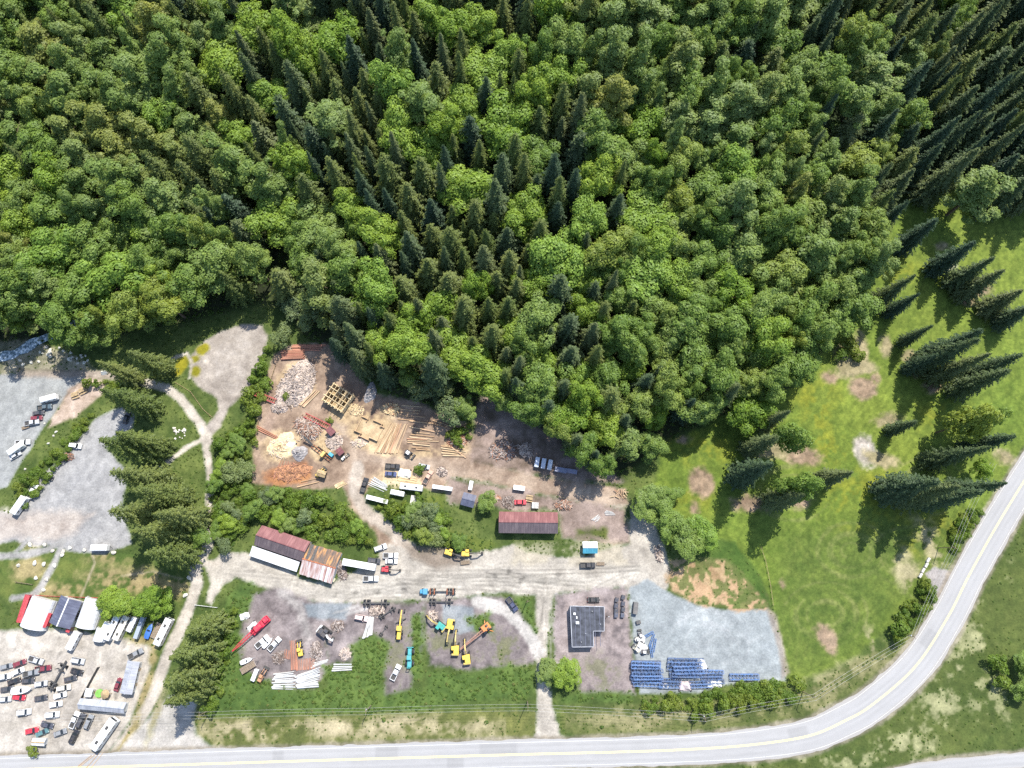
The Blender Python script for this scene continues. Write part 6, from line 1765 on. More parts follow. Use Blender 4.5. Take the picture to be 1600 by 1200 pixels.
def slope_part(o, L, y0, z0, y1, z1, mat, th=.1, over=.35, seams=True, pitch=.9, sheets=None):
    """one roof slope from the ridge (y0, z0) to the eave (y1, z1), with standing seams"""
    dy, dz = y1 - y0, z1 - z0
    ln = math.hypot(dy, dz)
    ey, ez = y1 + dy / ln * over, z1 + dz / ln * over
    if sheets:                                   # separate overlapping sheets
        n = int(L / 1.0)
        for i in range(n):
            x0 = -L / 2 - .3 + i * (L + .6) / n
            x1 = x0 + (L + .6) / n - .05
            lift = .05 * (i % 2) + random.uniform(0, .04)
            sk = random.uniform(-.15, .15)
            m = MB().add([(x0, y0, z0 + lift), (x1, y0, z0 + lift), (x1, ey + sk, ez + lift), (x0, ey + sk, ez + lift), (x0, y0, z0 + lift + .06), (x1, y0, z0 + lift + .06), (x1, ey + sk, ez + lift + .06), (x0, ey + sk, ez + lift + .06)],
                         [(0, 3, 2, 1), (4, 5, 6, 7), (0, 1, 5, 4), (1, 2, 6, 5), (2, 3, 7, 6), (3, 0, 4, 7)])
            m.build('roof_sheet', sheets[random.randrange(len(sheets))], o)
        return
    X = L / 2 + .4
    m = MB().add([(-X, y0, z0), (X, y0, z0), (X, ey, ez), (-X, ey, ez), (-X, y0, z0 + th), (X, y0, z0 + th), (X, ey, ez + th), (-X, ey, ez + th)],
                 [(0, 3, 2, 1), (4, 5, 6, 7), (0, 1, 5, 4), (1, 2, 6, 5), (2, 3, 7, 6), (3, 0, 4, 7)])
    r = m.build('roof_slope', mat, o)
    if seams:
        n = int(2 * X / pitch)
        for i in range(n):
            x = -X + (i + .5) * 2 * X / n
            MB().beam((x, y0, z0 + th + .03), (x, ey, ez + th + .03), .08, .06).build('seam', mat, r)

def wall_ring(L, Wd, eave, ridge, th=.2):
    hx, hy = L / 2, Wd / 2
    vs = [(-hx, -hy, 0), (hx, -hy, 0), (hx, hy, 0), (-hx, hy, 0), (-hx, -hy, eave), (hx, -hy, eave), (hx, hy, eave), (-hx, hy, eave), (-hx, 0, ridge), (hx, 0, ridge)]
    return MB().add(vs, [(0, 1, 5, 4), (2, 3, 7, 6), (1, 2, 6, 9, 5), (3, 0, 4, 8, 7), (3, 2, 1, 0)])

def openings(o, L, Wd, n_door=1, n_win=3, big=False, side=-1):
    y = side * Wd / 2
    for i in range(n_door):
        x = -L / 2 + (i + .5) * L / max(n_door, 1)
        w, h = (3.2, 3.0) if big else (1.1, 2.1)
        d = MB().box((x, y + side * .03, h / 2), (w, .08, h)).build('door', 'dark_steel' if big else 'timber', o)
        MB().box((x + w * .38, y + side * .1, 1.05), (.12, .06, .12)).build('handle', 'galvanised', d)
    for i in range(n_win):
        x = -L / 2 + (i + 1) * L / (n_win + 1)
        for s in (side, -side):
            f = MB().box((x, s * (Wd / 2 + .03), 1.7), (1.3, .08, 1.0)).build('window', 'glass', o)
            b = MB()
            for dx in (-.68, .68): b.box((x + dx, s * (Wd / 2 + .05), 1.7), (.08, .1, 1.16))
            for dz in (-.55, .55): b.box((x, s * (Wd / 2 + .05), 1.7 + dz), (1.28, .1, .08))
            b.build('frame', 'white_mark', f)

def gable(name, label, cat, c, axis, eave, ridge, mup, mlo, wall, ridge_mat, doors=(1, 3, False), sheets=(None, None), over=.4):
    ctr, L, Wd, a = frame4(c, eave, axis)
    L, Wd = L - .8, Wd - 2 * over
    o = thing(name, label, cat, (ctr.x, ctr.y, 0.0), a)
    wall_ring(L, Wd, eave, ridge - .02).build('wall', wall, o)
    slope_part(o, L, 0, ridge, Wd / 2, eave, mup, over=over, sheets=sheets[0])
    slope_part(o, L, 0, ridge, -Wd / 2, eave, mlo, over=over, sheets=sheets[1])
    MB().box((0, 0, ridge + .15), (L + .85, .5, .1), 0, (1, .5)).build('ridge_cap', ridge_mat, o)
    openings(o, L, Wd, *doors)
    return o

def arch_shed(name, label, c, axis, spring, rise, mat, end):
    ctr, L, Wd, a = frame4(c, spring + rise * .5, axis)
    o = thing(name, label, 'shed', (ctr.x, ctr.y, 0.0), a)
    n = 14
    prof = [(Wd / 2 * math.cos(math.pi * i / n), spring + rise * math.sin(math.pi * i / n)) for i in range(n + 1)]
    bands = max(4, int(L / 1.6))
    for k in range(bands):
        x0, x1 = -L / 2 + k * L / bands, -L / 2 + (k + 1) * L / bands - .04
        lift = .04 * (k % 2)
        vs, fs = [], []
        for x in (x0, x1):
            vs += [(x, y, z + lift) for y, z in prof]
        fs = [(i, i + 1, n + 2 + i, n + 1 + i) for i in range(n)]
        m = MB().add(vs, fs).mesh('roof_sheet'); m.materials.append(MAT[mat])
        link('roof_sheet', m, o)
    vs = [(L / 2 - .3, y, z - .05) for y, z in prof] + [(L / 2 - .3, -Wd / 2, 0), (L / 2 - .3, Wd / 2, 0)]
    MB().add(vs, [tuple(range(len(vs)))]).build('end_wall', end, o)
    vs = [(-L / 2 + 2.5, y * .97, z * .97) for y, z in prof] + [(-L / 2 + 2.5, -Wd / 2, 0), (-L / 2 + 2.5, Wd / 2, 0)]
    MB().add(vs, [tuple(range(len(vs)))]).build('end_wall', 'dark_steel', o)
    for s in (-1, 1):
        MB().box((0, s * (Wd / 2 + .02), spring / 2), (L, .14, spring)).build('side_wall', end, o)
    for k in range(0, bands, 2):
        x = -L / 2 + k * L / bands
        b = MB()
        for i in range(n): b.beam((x, prof[i][0] * .985, prof[i][1] * .985), (x, prof[i + 1][0] * .985, prof[i + 1][1] * .985), .1)
        b.build('arch_rib', 'galvanised', o)
    return o

arch_shed('arched_shed', 'pale arched metal shed at the left, open towards the cars', [(45, 935), (87, 934), (66, 981), (27, 982)], 'v', 1.2, 4.2, 'roof_white', 'wall_white')
gable('gabled_shed', 'dark grey shed with a white ridge between the arched sheds', 'shed', [(93, 934), (130, 936), (111, 979), (75, 977)], 'v', 3.4, 5.0, 'roof_slate', 'roof_slate', 'wall_white', 'white_mark', (1, 2, True))
arch_shed('arched_shed', 'white arched metal shed beside the domed tree', [(132, 936), (160, 934), (146, 981), (113, 981)], 'v', 1.2, 3.6, 'roof_white', 'wall_white')
arch_shed('arched_shelter', 'small white arched shelter in front of the motorhomes', [(151, 981), (168, 982), (163, 1003), (142, 1001)], 'v', .8, 2.6, 'roof_white', 'wall_white')
plain('red_wall', (0.42, 0.05, 0.06), 0.7, 0, 0.35, 1.2)
gable('red_annex', 'narrow red annex along the left side of the pale arched shed', 'annex', [(39, 929), (47, 931), (33, 973), (25, 972)], 'v', 2.6, 3.1, 'red_wall', 'red_wall', 'red_wall', 'red_wall', (1, 0, False), over=.15)
gable('red_annex', 'red lean-to between the pale arched shed and the dark shed', 'annex', [(75, 957), (81, 958), (72, 980), (65, 980)], 'v', 2.4, 2.8, 'red_wall', 'red_wall', 'red_wall', 'red_wall', (1, 0, False), over=.1)
gable('red_annex', 'small red box at the corner of the dark grey shed', 'annex', [(106, 978), (113, 979), (108, 988), (102, 987)], 'v', 2.2, 2.5, 'red_wall', 'red_wall', 'red_wall', 'red_wall', (1, 0, False), over=.1)
gable('mobile_home', 'long grey roofed mobile home above the dark parked cars', 'house', [(127, 1092), (201, 1097), (190, 1116), (120, 1107)], 'h', 2.8, 3.7, 'roof_grey', 'roof_grey', 'wall_white', 'roof_grey', (2, 5, False))
gable('mobile_home', 'grey roofed mobile home running down beside the white track', 'house', [(199, 1032), (219, 1034), (206, 1086), (187, 1082)], 'v', 2.8, 3.6, 'roof_grey', 'roof_grey', 'wall_white', 'roof_grey', (2, 4, False))
gable('garden_shed', 'little white shed above the long grey roof', 'shed', [(134, 1075), (146, 1076), (142, 1089), (131, 1088)], 'v', 2.2, 2.8, 'roof_white', 'roof_white', 'wall_white', 'roof_white', (1, 1, False), over=.2)
gable('workshop', 'red metal roofed workshop with a white lean-to', 'workshop', [(412, 821), (488, 847), (470, 877), (394, 851)], 'h', 4.2, 6.4, 'roof_red', 'roof_brown_shaded', 'wall_white', 'roof_red', (3, 4, True))
def lean_to(label, c, zh, zl, mat):
    ctr, L, Wd, a = frame4(c, (zh + zl) / 2, 'h')
    o = thing('lean_to', label, 'shed', (ctr.x, ctr.y, 0.0), a)
    slope_part(o, L - .8, Wd / 2, zh, -Wd / 2 + .3, zl, mat, over=.3, pitch=1.2)
    for i in range(7):
        x = -L / 2 + .5 + i * (L - 1) / 6
        MB().box((x, -Wd / 2 + .4, zl / 2), (.2, .2, zl)).build('post', 'timber', o)
    MB().box((0, Wd / 2 - .2, zh / 2), (L - .8, .15, zh - .05)).build('wall', 'wall_white', o)
    for i in range(3):
        MB().box((-L / 3 + i * L / 3, Wd / 2 - .32, 1.5), (L / 4, .06, 3.0)).build('door', 'dark_steel', o)
lean_to('flat white metal lean-to along the front of the workshop', [(395, 853), (469, 878), (463, 894), (389, 868)], 3.5, 2.8, 'roof_white')
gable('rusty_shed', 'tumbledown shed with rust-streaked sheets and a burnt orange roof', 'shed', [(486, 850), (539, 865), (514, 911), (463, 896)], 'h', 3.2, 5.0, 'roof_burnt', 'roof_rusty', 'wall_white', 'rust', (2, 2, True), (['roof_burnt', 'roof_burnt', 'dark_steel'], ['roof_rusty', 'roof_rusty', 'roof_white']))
gable('barn', 'long red metal roofed barn in the middle of the yard', 'barn', [(780, 799), (872, 800), (871, 834), (779, 833)], 'h', 4.4, 6.8, 'roof_red', 'roof_brown_shaded', 'wall_white', 'roof_red', (4, 5, True))
gable('slate_shed', 'small square shed with a slate blue roof', 'shed', [(725, 769), (746, 774), (738, 794), (719, 788)], 'h', 3.0, 4.0, 'roof_slate', 'roof_slate', 'wall_white', 'roof_slate', (1, 2, False))
plain('teal_roof', (0.06, 0.27, 0.36), 0.5, 0, 0.2, 0.8)
gable('teal_shed', 'small shed with one white and one teal roof slope', 'shed', [(911, 846), (934, 846), (933, 865), (910, 865)], 'h', 2.8, 3.8, 'roof_white', 'teal_roof', 'wall_white', 'white_mark', (1, 1, False))
gable('kiosk', 'tiny white kiosk beside an olive shrub at the lower left', 'kiosk', [(51, 1153), (71, 1154), (70, 1166), (50, 1165)], 'h', 2.2, 2.7, 'roof_white', 'roof_white', 'wall_white', 'timber', (1, 1, False), over=.2)
for c, lab in [([(508, 672), (516, 665), (525, 674), (517, 682)], 'red roofed shelter at the end of the slab heap'), ([(524, 703), (532, 698), (538, 706), (530, 714)], 'red roofed shelter beside the sawmill')]:
    gable('shelter', lab, 'shelter', c, 'h', 2.6, 3.1, 'roof_red', 'roof_red', 'dark_steel', 'roof_red', (0, 0, False), over=.2)
gable('shelter', 'cream roofed hut at the lower end of the log yard', 'hut', [(497, 733), (511, 737), (507, 747), (494, 743)], 'h', 2.8, 3.3, 'timber', 'timber', 'dark_steel', 'timber', (1, 0, False), over=.2)

def flat_house():
    H = 3.8
    cs = [(891, 947), (944, 948), (944, 986), (927, 986), (927.5, 1010.5), (894, 1011)]
    w = [flat_at(u, v, H) for u, v in cs]
    cx = sum(p[0] for p in w) / 6; cy = sum(p[1] for p in w) / 6
    P = [(x - cx, y - cy) for x, y in w][::-1]
    n = len(P)
    o = thing('flat_roofed_house', 'L-shaped house with a flat dark roof beside the drive', 'house', (cx, cy, 0))
    vs = [(x * .985, y * .985, 0) for x, y in P] + [(x * .985, y * .985, H - .1) for x, y in P]
    MB().add(vs, [(i, (i + 1) % n, n + (i + 1) % n, n + i) for i in range(n)]).build('wall', 'wall_white', o)
    r = MB().add([(x, y, H - .2) for x, y in P] + [(x, y, H) for x, y in P], [tuple(range(n, 2 * n)), tuple(range(n - 1, -1, -1))] + [(i, (i + 1) % n, n + (i + 1) % n, n + i) for i in range(n)]).build('roof', 'tar_roof', o)
    for i in range(n):
        a, b = P[i], P[(i + 1) % n]
        MB().beam((*a, H + .08), (*b, H + .08), .22, .18).build('parapet', 'roof_grey', r)
    for (u, v, sx, sy, sz) in [(897.5, 959, .9, .9, .7), (902, 973, 1.3, 1.0, .8), (901, 965, .5, 1.0, .6)]:
        x, y = flat_at(u, v, H)
        MB().cbox((x - cx, y - cy, H + sz / 2), (sx, sy, sz), .1).build('roof_vent', 'white_mark', r)
    xs = [p[0] for p in P]
    for k in range(1, 7):                         # welded laps of the roofing felt
        x = min(xs) + k * (max(xs) - min(xs)) / 7
        yb = min(p[1] for p in P) + .3 if x < P[3][0] - .2 or k < 4 else sorted(p[1] for p in P)[2] + .3
        MB().box((x, (yb + max(p[1] for p in P) - .3) / 2, H + .015), (.16, max(p[1] for p in P) - .3 - yb, .03)).build('felt_lap', 'roof_slate', r)
    for (u, v) in [(925, 955), (938, 975), (915, 990), (908, 1003)]:
        x, y = flat_at(u, v, H)
        MB().cyl((x - cx, y - cy, H), (x - cx, y - cy, H + .6), .14, .14, 8).build('vent_pipe', 'galvanised', r)
    for i, m in ((0, 3), (1, 2), (4, 3), (3, 2)):
        a, b = Vector((*P[i], 0)), Vector((*P[(i + 1) % n], 0))
        d = (b - a).normalized(); nn = Vector((d.y, -d.x, 0))
        for j in range(m):
            p = a.lerp(b, (j + .5) / m) * .985 + nn * .05
            f = MB().box((p.x, p.y, 1.7), (1.5, .1, 1.1), math.atan2(d.y, d.x)).build('window', 'glass', o)
            MB().box((p.x, p.y, 1.1), (1.7, .2, .08), math.atan2(d.y, d.x)).build('sill', 'white_mark', f)
flat_house()

# ------------------------------------------------------------------ logs, poles and rails: each one a thing
LOGM = {}
def log_mesh(mat, n=9):
    if mat not in LOGM:
        LOGM[mat] = []
        for k in range(4):
            r = random.Random(k + 40)
            mb = MB(); p = [Vector((-.5 + i / 4, r.uniform(-.004, .004), 0)) for i in range(5)]
            vs, fs = [], []
            for i, q in enumerate(p):
                rad = 1 - .09 * i + r.uniform(-.05, .05)
                for j in range(n):
                    t = 6.2832 * j / n
                    vs.append((q.x, q.y + rad * math.cos(t), rad * math.sin(t)))
            for i in range(4):
                for j in range(n): fs.append((i * n + j, i * n + (j + 1) % n, i * n + n + (j + 1) % n, i * n + n + j))
            fs += [tuple(range(n))[::-1], tuple(range(4 * n, 5 * n))]
            m = mb.add(vs, fs).mesh('log'); m.materials.append(MAT[mat])
            LOGM[mat].append(m)
    return random.choice(LOGM[mat])

def log(u0, v0, u1, v1, r, mat, label, group, z=0.0, name='log', cat='log', parent=None):
    a, b = flat_at(u0, v0), flat_at(u1, v1)
    L = math.hypot(b[0] - a[0], b[1] - a[1])
    o = link(name, log_mesh(mat), None, None, ((a[0] + b[0]) / 2, (a[1] + b[1]) / 2, r + z + .02), math.atan2(b[1] - a[1], b[0] - a[0]))
    o.scale = (L, r, r)
    tag(o, label, cat, group)
    return o

J = lambda s=1.0: random.uniform(-s, s)
def row(n, a0, b0, a1, b1, r, mat, label, group, layers=1, name='log', cat='log', jit=1.0):
    """n logs lying side by side: the first from a0 to b0, the last from a1 to b1"""
    for l in range(layers):
        for i in range(n - l):
            t = (i + .5 * l) / max(1, n - 1)
            rr = r * random.uniform(.8, 1.2)
            e = [a0[k] + (a1[k] - a0[k]) * t for k in (0, 1)] + [b0[k] + (b1[k] - b0[k]) * t for k in (0, 1)]
            log(e[0] + J(jit * 2), e[1] + J(jit * .5), e[2] + J(jit * 2), e[3] + J(jit * .5), rr, mat, label, group, l * r * 1.7, name, cat)
row(8, (440, 549), (476, 549), (442, 563), (476, 561), .32, 'red_log', 'reddish log in the stack at the top of the log yard', 'logs of the red stack', 2)
row(6, (458, 540), (508, 539), (456, 547), (500, 548), .3, 'red_log', 'reddish log in the shaded stack under the forest edge', 'logs of the shaded red stack', 1)
row(4, (469, 633), (492, 610), (477, 636), (499, 611), .32, 'log_wood', 'brown log beside the wood waste heap', 'logs beside the waste heap')
row(3, (441, 625), (476, 620), (441, 629), (473, 626), .3, 'log_wood', 'log lying at the foot of the wood waste heap', 'logs at the foot of the waste heap')
row(13, (585, 707), (611, 661), (620, 709), (634, 663), .27, 'log_wood', 'long log in the slanting row right of the cabin outline', 'logs of the slanting row', 1, jit=1.4)
row(7, (590, 707), (614, 664), (616, 708), (631, 666), .26, 'log_wood', 'log on top of the slanting row', 'logs on top of the slanting row', 1, jit=1.4)
for l in LOGM.values(): pass
for a in [(642, 679, 679, 683), (640, 683, 676, 687), (636, 686, 668, 687), (637, 689, 686, 690), (637, 692, 672, 693), (645, 694, 672, 697), (644, 699, 668, 701), (640, 667, 681, 675), (660, 671, 683, 676), (648, 676, 672, 678), (650, 702, 672, 704)]:
    log(*a, random.uniform(.24, .36), 'log_wood', 'log in the level rows above the skid steer', 'logs of the level rows')
for a in [(628, 634, 660, 636), (625, 640, 657, 642), (620, 645, 655, 646), (625, 650, 664, 652), (622, 655, 650, 658), (640, 658, 690, 664), (676, 657, 714, 669), (672, 661, 708, 671)]:
    log(*a, random.uniform(.24, .32), 'log_wood', 'log lying in the forest shade above the level rows', 'logs in the forest shade')
for a in [(689, 697, 724, 702), (689, 700, 728, 706), (691, 704, 722, 708), (692, 712, 726, 713), (706, 699, 728, 716), (690, 708, 712, 710)]:
    log(*a, random.uniform(.26, .36), 'log_wood', 'log in the stack beside the shaded lot', 'logs beside the shaded lot')
for i in range(14):
    u, v = 968 + J(9), 770 + J(6); a = random.uniform(0, 3.1)
    log(u, v, u + 7 * math.cos(a), v + 7 * math.sin(a), .2, 'log_wood', 'short log in the jumble at the right end of the brown track', 'short logs at the track end', random.uniform(0, .7))
row(6, (429, 748), (440, 719), (454, 752), (460, 722), .22, 'red_log', 'red steel-coloured rail slanting over the bark heap', 'rails over the bark heap', name='rail', cat='rail', jit=.6)
row(3, (401, 665), (437, 684), (404, 672), (436, 688), .24, 'red_log', 'red rail at the left edge of the log yard', 'rails at the left of the log yard', name='rail', cat='rail', jit=.4)
row(2, (470, 753), (500, 747), (464, 761), (499, 753), .26, 'log_wood', 'long beam below the bark heap', 'beams below the bark heap', name='beam', cat='beam', jit=.4)
row(8, (523, 758), (536, 751), (527, 764), (541, 756), .16, 'new_timber', 'yellow board in the little stack beside the drive', 'yellow boards by the drive', 1, name='board', cat='board')
row(10, (575, 756), (602, 768), (582, 746), (604, 758), .15, 'white_pole', 'whitish board in the stack behind the box trailer', 'boards behind the box trailer', 1, name='board', cat='board', jit=1.6)
row(9, (622, 752), (650, 757), (624, 742), (652, 748), .15, 'new_timber', 'pale board in the stack above the motorhome', 'boards above the motorhome', 1, name='board', cat='board', jit=1.4)
row(8, (455, 1047), (453, 1001), (464, 1046), (464, 1000), .17, 'red_log', 'rusty rail in the upright bundle beside the yellow loader', 'upright rusty rails', 1, name='rail', cat='rail', jit=.5)
row(5, (443, 1028), (446, 1014), (452, 1030), (453, 1016), .15, 'red_log', 'short rusty rail left of the upright bundle', 'short rusty rails', 1, name='rail', cat='rail', jit=.5)
row(13, (463, 1048), (464, 1031), (490, 1045), (490, 1027), .17, 'red_log', 'rusty rail in the low block under the yellow loader', 'rusty rails in the low block', 1, name='rail', cat='rail', jit=.4)
row(12, (430, 1053), (462, 1050), (425, 1076), (459, 1076), .24, 'white_pole', 'white pole in the left pile at the bottom of the crane lot', 'white poles of the left pile', 1, name='pole', cat='pole', jit=1.5)
row(14, (463, 1056), (499, 1042), (466, 1075), (496, 1073), .24, 'white_pole', 'white pole in the right pile at the bottom of the crane lot', 'white poles of the right pile', 2, name='pole', cat='pole', jit=1.5)
row(4, (488, 1043), (512, 1034), (492, 1036), (512, 1030), .2, 'white_pole', 'white pole poking out towards the middle lot', 'white poles between the lots', 1, name='pole', cat='pole')
row(8, (566, 998), (577, 963), (580, 992), (583, 964), .2, 'white_pole', 'pale pole in the upright bundle of the middle lot', 'pale poles of the upright bundle', 2, name='pole', cat='pole', jit=.7)
row(4, (521, 1038), (551, 1038), (520, 1048), (551, 1046), .26, 'white_pole', 'white pole in the small level bundle of the middle lot', 'white poles of the small bundle', 1, name='pole', cat='pole', jit=.6)
row(4, (122, 1197), (146, 1180), (140, 1200), (162, 1176), .16, 'log_wood', 'dark pole dumped at the tip of the grassy bank', 'poles dumped by the junction', 1, name='pole', cat='pole', jit=1.5)
row(5, (926, 812), (934, 804), (932, 815), (938, 808), .18, 'white_pole', 'pale board scattered right of the barn', 'boards right of the barn', 1, name='board', cat='board', jit=1.6)
row(4, (945, 798), (958, 800), (946, 804), (960, 805), .18, 'white_pole', 'pale board in the stack near the right end of the barn lot', 'boards near the barn lot end', 1, name='board', cat='board')

def log_walls(o, segs, courses, r, mat):
    for (x0, y0, x1, y1, c0) in segs:
        L = math.hypot(x1 - x0, y1 - y0); a = math.atan2(y1 - y0, x1 - x0)
        for c in range(c0 if c0 else courses):
            z = r + c * r * 1.75 + (.5 * r * 1.75 if abs(math.cos(a)) < .5 else 0)
            p = link('log', log_mesh(mat), o, None, ((x0 + x1) / 2, (y0 + y1) / 2, z), a)
            p.scale = (L + .9, r, r)
u, v = 531, 624
o = thing('log_cabin', 'half-built log cabin of yellow timber with open rooms', 'cabin', (*flat_at(u, v), 0.02), world_angle(u, v, -32))
log_walls(o, [(-4.8, -4, 4.8, -4, 9), (-4.8, 4, 4.8, 4, 9), (-4.8, -4, -4.8, 4, 9), (4.8, -4, 4.8, 4, 9), (-1.6, -4, -1.6, 4, 8), (1.8, -4, 1.8, 4, 8), (-4.8, 0, 4.8, 0, 8)], 9, .24, 'new_timber')
for i in range(7):
    p = link('joist', log_mesh('new_timber'), o, None, (-4.6 + i * 1.55, 0, 4.05), math.pi / 2)
    p.scale = (9.4, .15, .15)
for y in (-2, 2):
    p = link('purlin', log_mesh('new_timber'), o, None, (0, y, 4.4)); p.scale = (11, .17, .17)
MB().box((0, 0, .06), (9.4, 7.8, .1)).build('floor_deck', 'timber', o)
u, v = 578, 670
o = thing('log_outline', 'low log outline of a cabin laid out on sawdust', 'cabin', (*flat_at(u, v), 0.02), world_angle(u, v, -25))
log_walls(o, [(-5, 3.2, -2.6, 3.2, 3), (.2, 3.8, 3.8, 3.8, 3), (-5, -3.4, -5, 3.2, 1), (5, -3.2, 5, 2.8, 1), (-5, -3.4, -2.4, -3.4, 4), (-2.4, -4.6, 1.8, -4.6, 4), (-2.4, -4.6, -2.4, -3.4, 2), (2.0, -3.4, 5, -3.4, 4), (3.8, 2.8, 5, 2.8, 3), (3.8, 2.8, 3.8, 3.8, 2), (-2.6, 2.4, -2.6, 3.2, 2)], 3, .2, 'log_wood')

# sawmill: bed, saw head, engine, conveyor
def sawmill():
    u, v = 503, 708
    o = thing('sawmill', 'open sawmill with a timber bed and dark conveyor', 'sawmill', (*flat_at(u, v), 0.02), world_angle(u, v, -38))
    for y in (-.6, .6): MB().beam((-5, y, .8), (5, y, .8), .2, .3).build('bed_rail', 'rust', o)
    for i in range(7): MB().box((-4.5 + i * 1.5, 0, .35), (.25, 1.8, .7)).build('bed_support', 'dark_steel', o)
    h = MB().cbox((1.2, 0, 1.9), (1.4, 2.4, 1.6), .15).build('saw_head', 'machine_paint', o, (.62, .4, .12))
    MB().cyl((1.2, -1.4, 2.1), (1.2, 1.4, 2.1), .55, .55, 14).build('band_wheel', 'dark_steel', h)
    MB().cbox((3.8, 1.8, 1.1), (2.0, 1.4, 1.4), .12).build('engine_box', 'machine_paint', o, (.05, .3, .4))
    c = MB(); c.beam((-5, .2, 1.0), (-9.5, 1.0, 3.4), .9, .25)
    cv = c.build('conveyor', 'dark_steel', o)
    MB().beam((-7.5, .6, 0), (-7.5, .6, 2.2), .2).build('conveyor_leg', 'rust', cv)
    MB().box((0, 2.2, 1.1), (6.5, 1.6, .15)).build('sorting_deck', 'timber', o)
    for x in (-3, 0, 3): MB().box((x, 2.2, .5), (.2, 1.4, 1.0)).build('deck_leg', 'timber', o)
sawmill()
def log_deck(u0, v0, u1, v1, label):
    a, b = flat_at(u0, v0), flat_at(u1, v1)
    L = math.hypot(b[0] - a[0], b[1] - a[1])
    o = thing('log_conveyor', label, 'conveyor', ((a[0] + b[0]) / 2, (a[1] + b[1]) / 2, 0.02), math.atan2(b[1] - a[1], b[0] - a[0]))
    for y in (-.9, .9): MB().box((0, y, 1.0), (L, .25, .5)).build('side_rail', 'red_wall', o)
    n = int(L / .9)
    for i in range(n): MB().cyl((-L / 2 + (i + .5) * L / n, -.85, 1.05), (-L / 2 + (i + .5) * L / n, .85, 1.05), .13, .13, 7).build('roller', 'rust', o)
    for i in range(4):
        for y in (-.9, .9): MB().box((-L / 2 + .4 + i * (L - .8) / 3, y, .4), (.22, .22, .8)).build('leg', 'dark_steel', o)
log_deck(477, 649, 516, 668, 'red roller conveyor above the slab heap')
log_deck(394, 613, 432, 628, 'red roller conveyor crossing the left fence of the log yard')

# ------------------------------------------------------------------ heaps
def heap(name, label, cat, u, v, ru, rv, h, mat, ang=0, pieces=None, plen=(.8, 2.4), seed=1, kind_name='slab'):
    r = random.Random(seed)
    x, y = flat_at(u, v)
    o = thing(name, label, cat, (x, y, 0), R(ang))
    a, b = ru * .27, rv * .27
    n1, n2 = 9, 22
    vs = [(0, 0, h)]
    for i in range(1, n1 + 1):
        f = i / n1
        for j in range(n2):
            t = 6.2832 * j / n2
            w = 1 + .13 * math.sin(3 * t + seed) + r.uniform(-.07, .07)
            z = h * (1 - f) ** .9 * (1 + r.uniform(-.25, .25)) if i < n1 else -.1
            vs.append((a * f * w * math.cos(t), b * f * w * math.sin(t), z))
    fs = [(0, 1 + j, 1 + (j + 1) % n2) for j in range(n2)]
    for i in range(n1 - 1):
        for j in range(n2):
            fs.append((1 + i * n2 + j, 1 + (i + 1) * n2 + j, 1 + (i + 1) * n2 + (j + 1) % n2, 1 + i * n2 + (j + 1) % n2))
    MB().add(vs, fs).build('mound', mat, o)
    if pieces:
        for mname, cnt in pieces:
            mb = MB()
            for k in range(cnt):
                f, t = math.sqrt(r.random()) * .98, r.uniform(0, 6.2832)
                px, py = a * f * math.cos(t), b * f * math.sin(t)
                z = h * (1 - f) + r.uniform(.05, .45)
                L, an, pt = r.uniform(*plen), r.uniform(0, 6.2832), r.uniform(-.35, .35)
                d = Vector((math.cos(an) * math.cos(pt), math.sin(an) * math.cos(pt), math.sin(pt))) * L / 2
                c = Vector((px, py, z))
                mb.beam(c - d, c + d, r.uniform(.1, .26), r.uniform(.05, .14))
            p = mb.build('loose_' + kind_name + 's', mname, o)
            p['kind'] = 'stuff'
    return o
plain('slab_pale', (0.48, 0.39, 0.32), 0.9, 0, 0.4, 1.0)
plain('slab_grey', (0.34, 0.29, 0.26), 0.9, 0, 0.5, 1.0)
plain('slab_dark', (0.16, 0.12, 0.1), 0.9, 0, 0.5, 1.0)
plain('slab_red', (0.3, 0.15, 0.09), 0.9, 0, 0.4, 1.0)
plain('bark_mulch', (0.4, 0.2, 0.1), 0.95, 0, 0.5, 1.0, .5)
heap('wood_waste_heap', 'large pale heap of wood waste at the top of the log yard', 'wood heap', 463, 602, 26, 42, 2.6, 'slab_pale', -28, [('slab_pale', 420), ('slab_grey', 420), ('slab_dark', 150)], (.7, 2.6), 2)
heap('wood_waste_heap', 'small lower lobe of the pale wood waste heap', 'wood heap', 437, 636, 13, 11, 1.6, 'slab_grey', 0, [('slab_pale', 120), ('slab_dark', 60)], (.5, 1.6), 3)
heap('slab_heap', 'heap of curved slabs and logs beside the red conveyor', 'wood heap', 482, 668, 22, 15, 1.8, 'slab_grey', -35, [('slab_pale', 120), ('slab_red', 90), ('slab_dark', 50)], (2.0, 5.0), 4)
heap('sawdust_heap', 'yellow sawdust heap with a white sheet on it', 'sawdust', 442, 697, 24, 20, 2.2, 'sawdust', 20, [('slab_pale', 60)], (.8, 3), 5)
heap('chip_heap', 'grey cone of wood chips beside the sawdust heap', 'chips', 468, 708, 13, 12, 2.4, 'grey_chips', 0, None, seed=6)
heap('bark_heap', 'orange-red bark heap under the slanting rails', 'bark heap', 456, 738, 30, 13, 1.2, 'bark_mulch', 8, [('slab_red', 130)], (.8, 3), 7)
heap('gravel_heap', 'dark grey cone of gravel in the forest shade', 'gravel', 579, 614, 9, 17, 3.0, 'grey_chips', -15, None, seed=8)
heap('brush_heap', 'brown brush heap above the logs beside the shaded lot', 'brush', 714, 688, 15, 10, 1.6, 'slab_red', 0, [('slab_red', 160), ('slab_pale', 60)], (1, 3), 9)
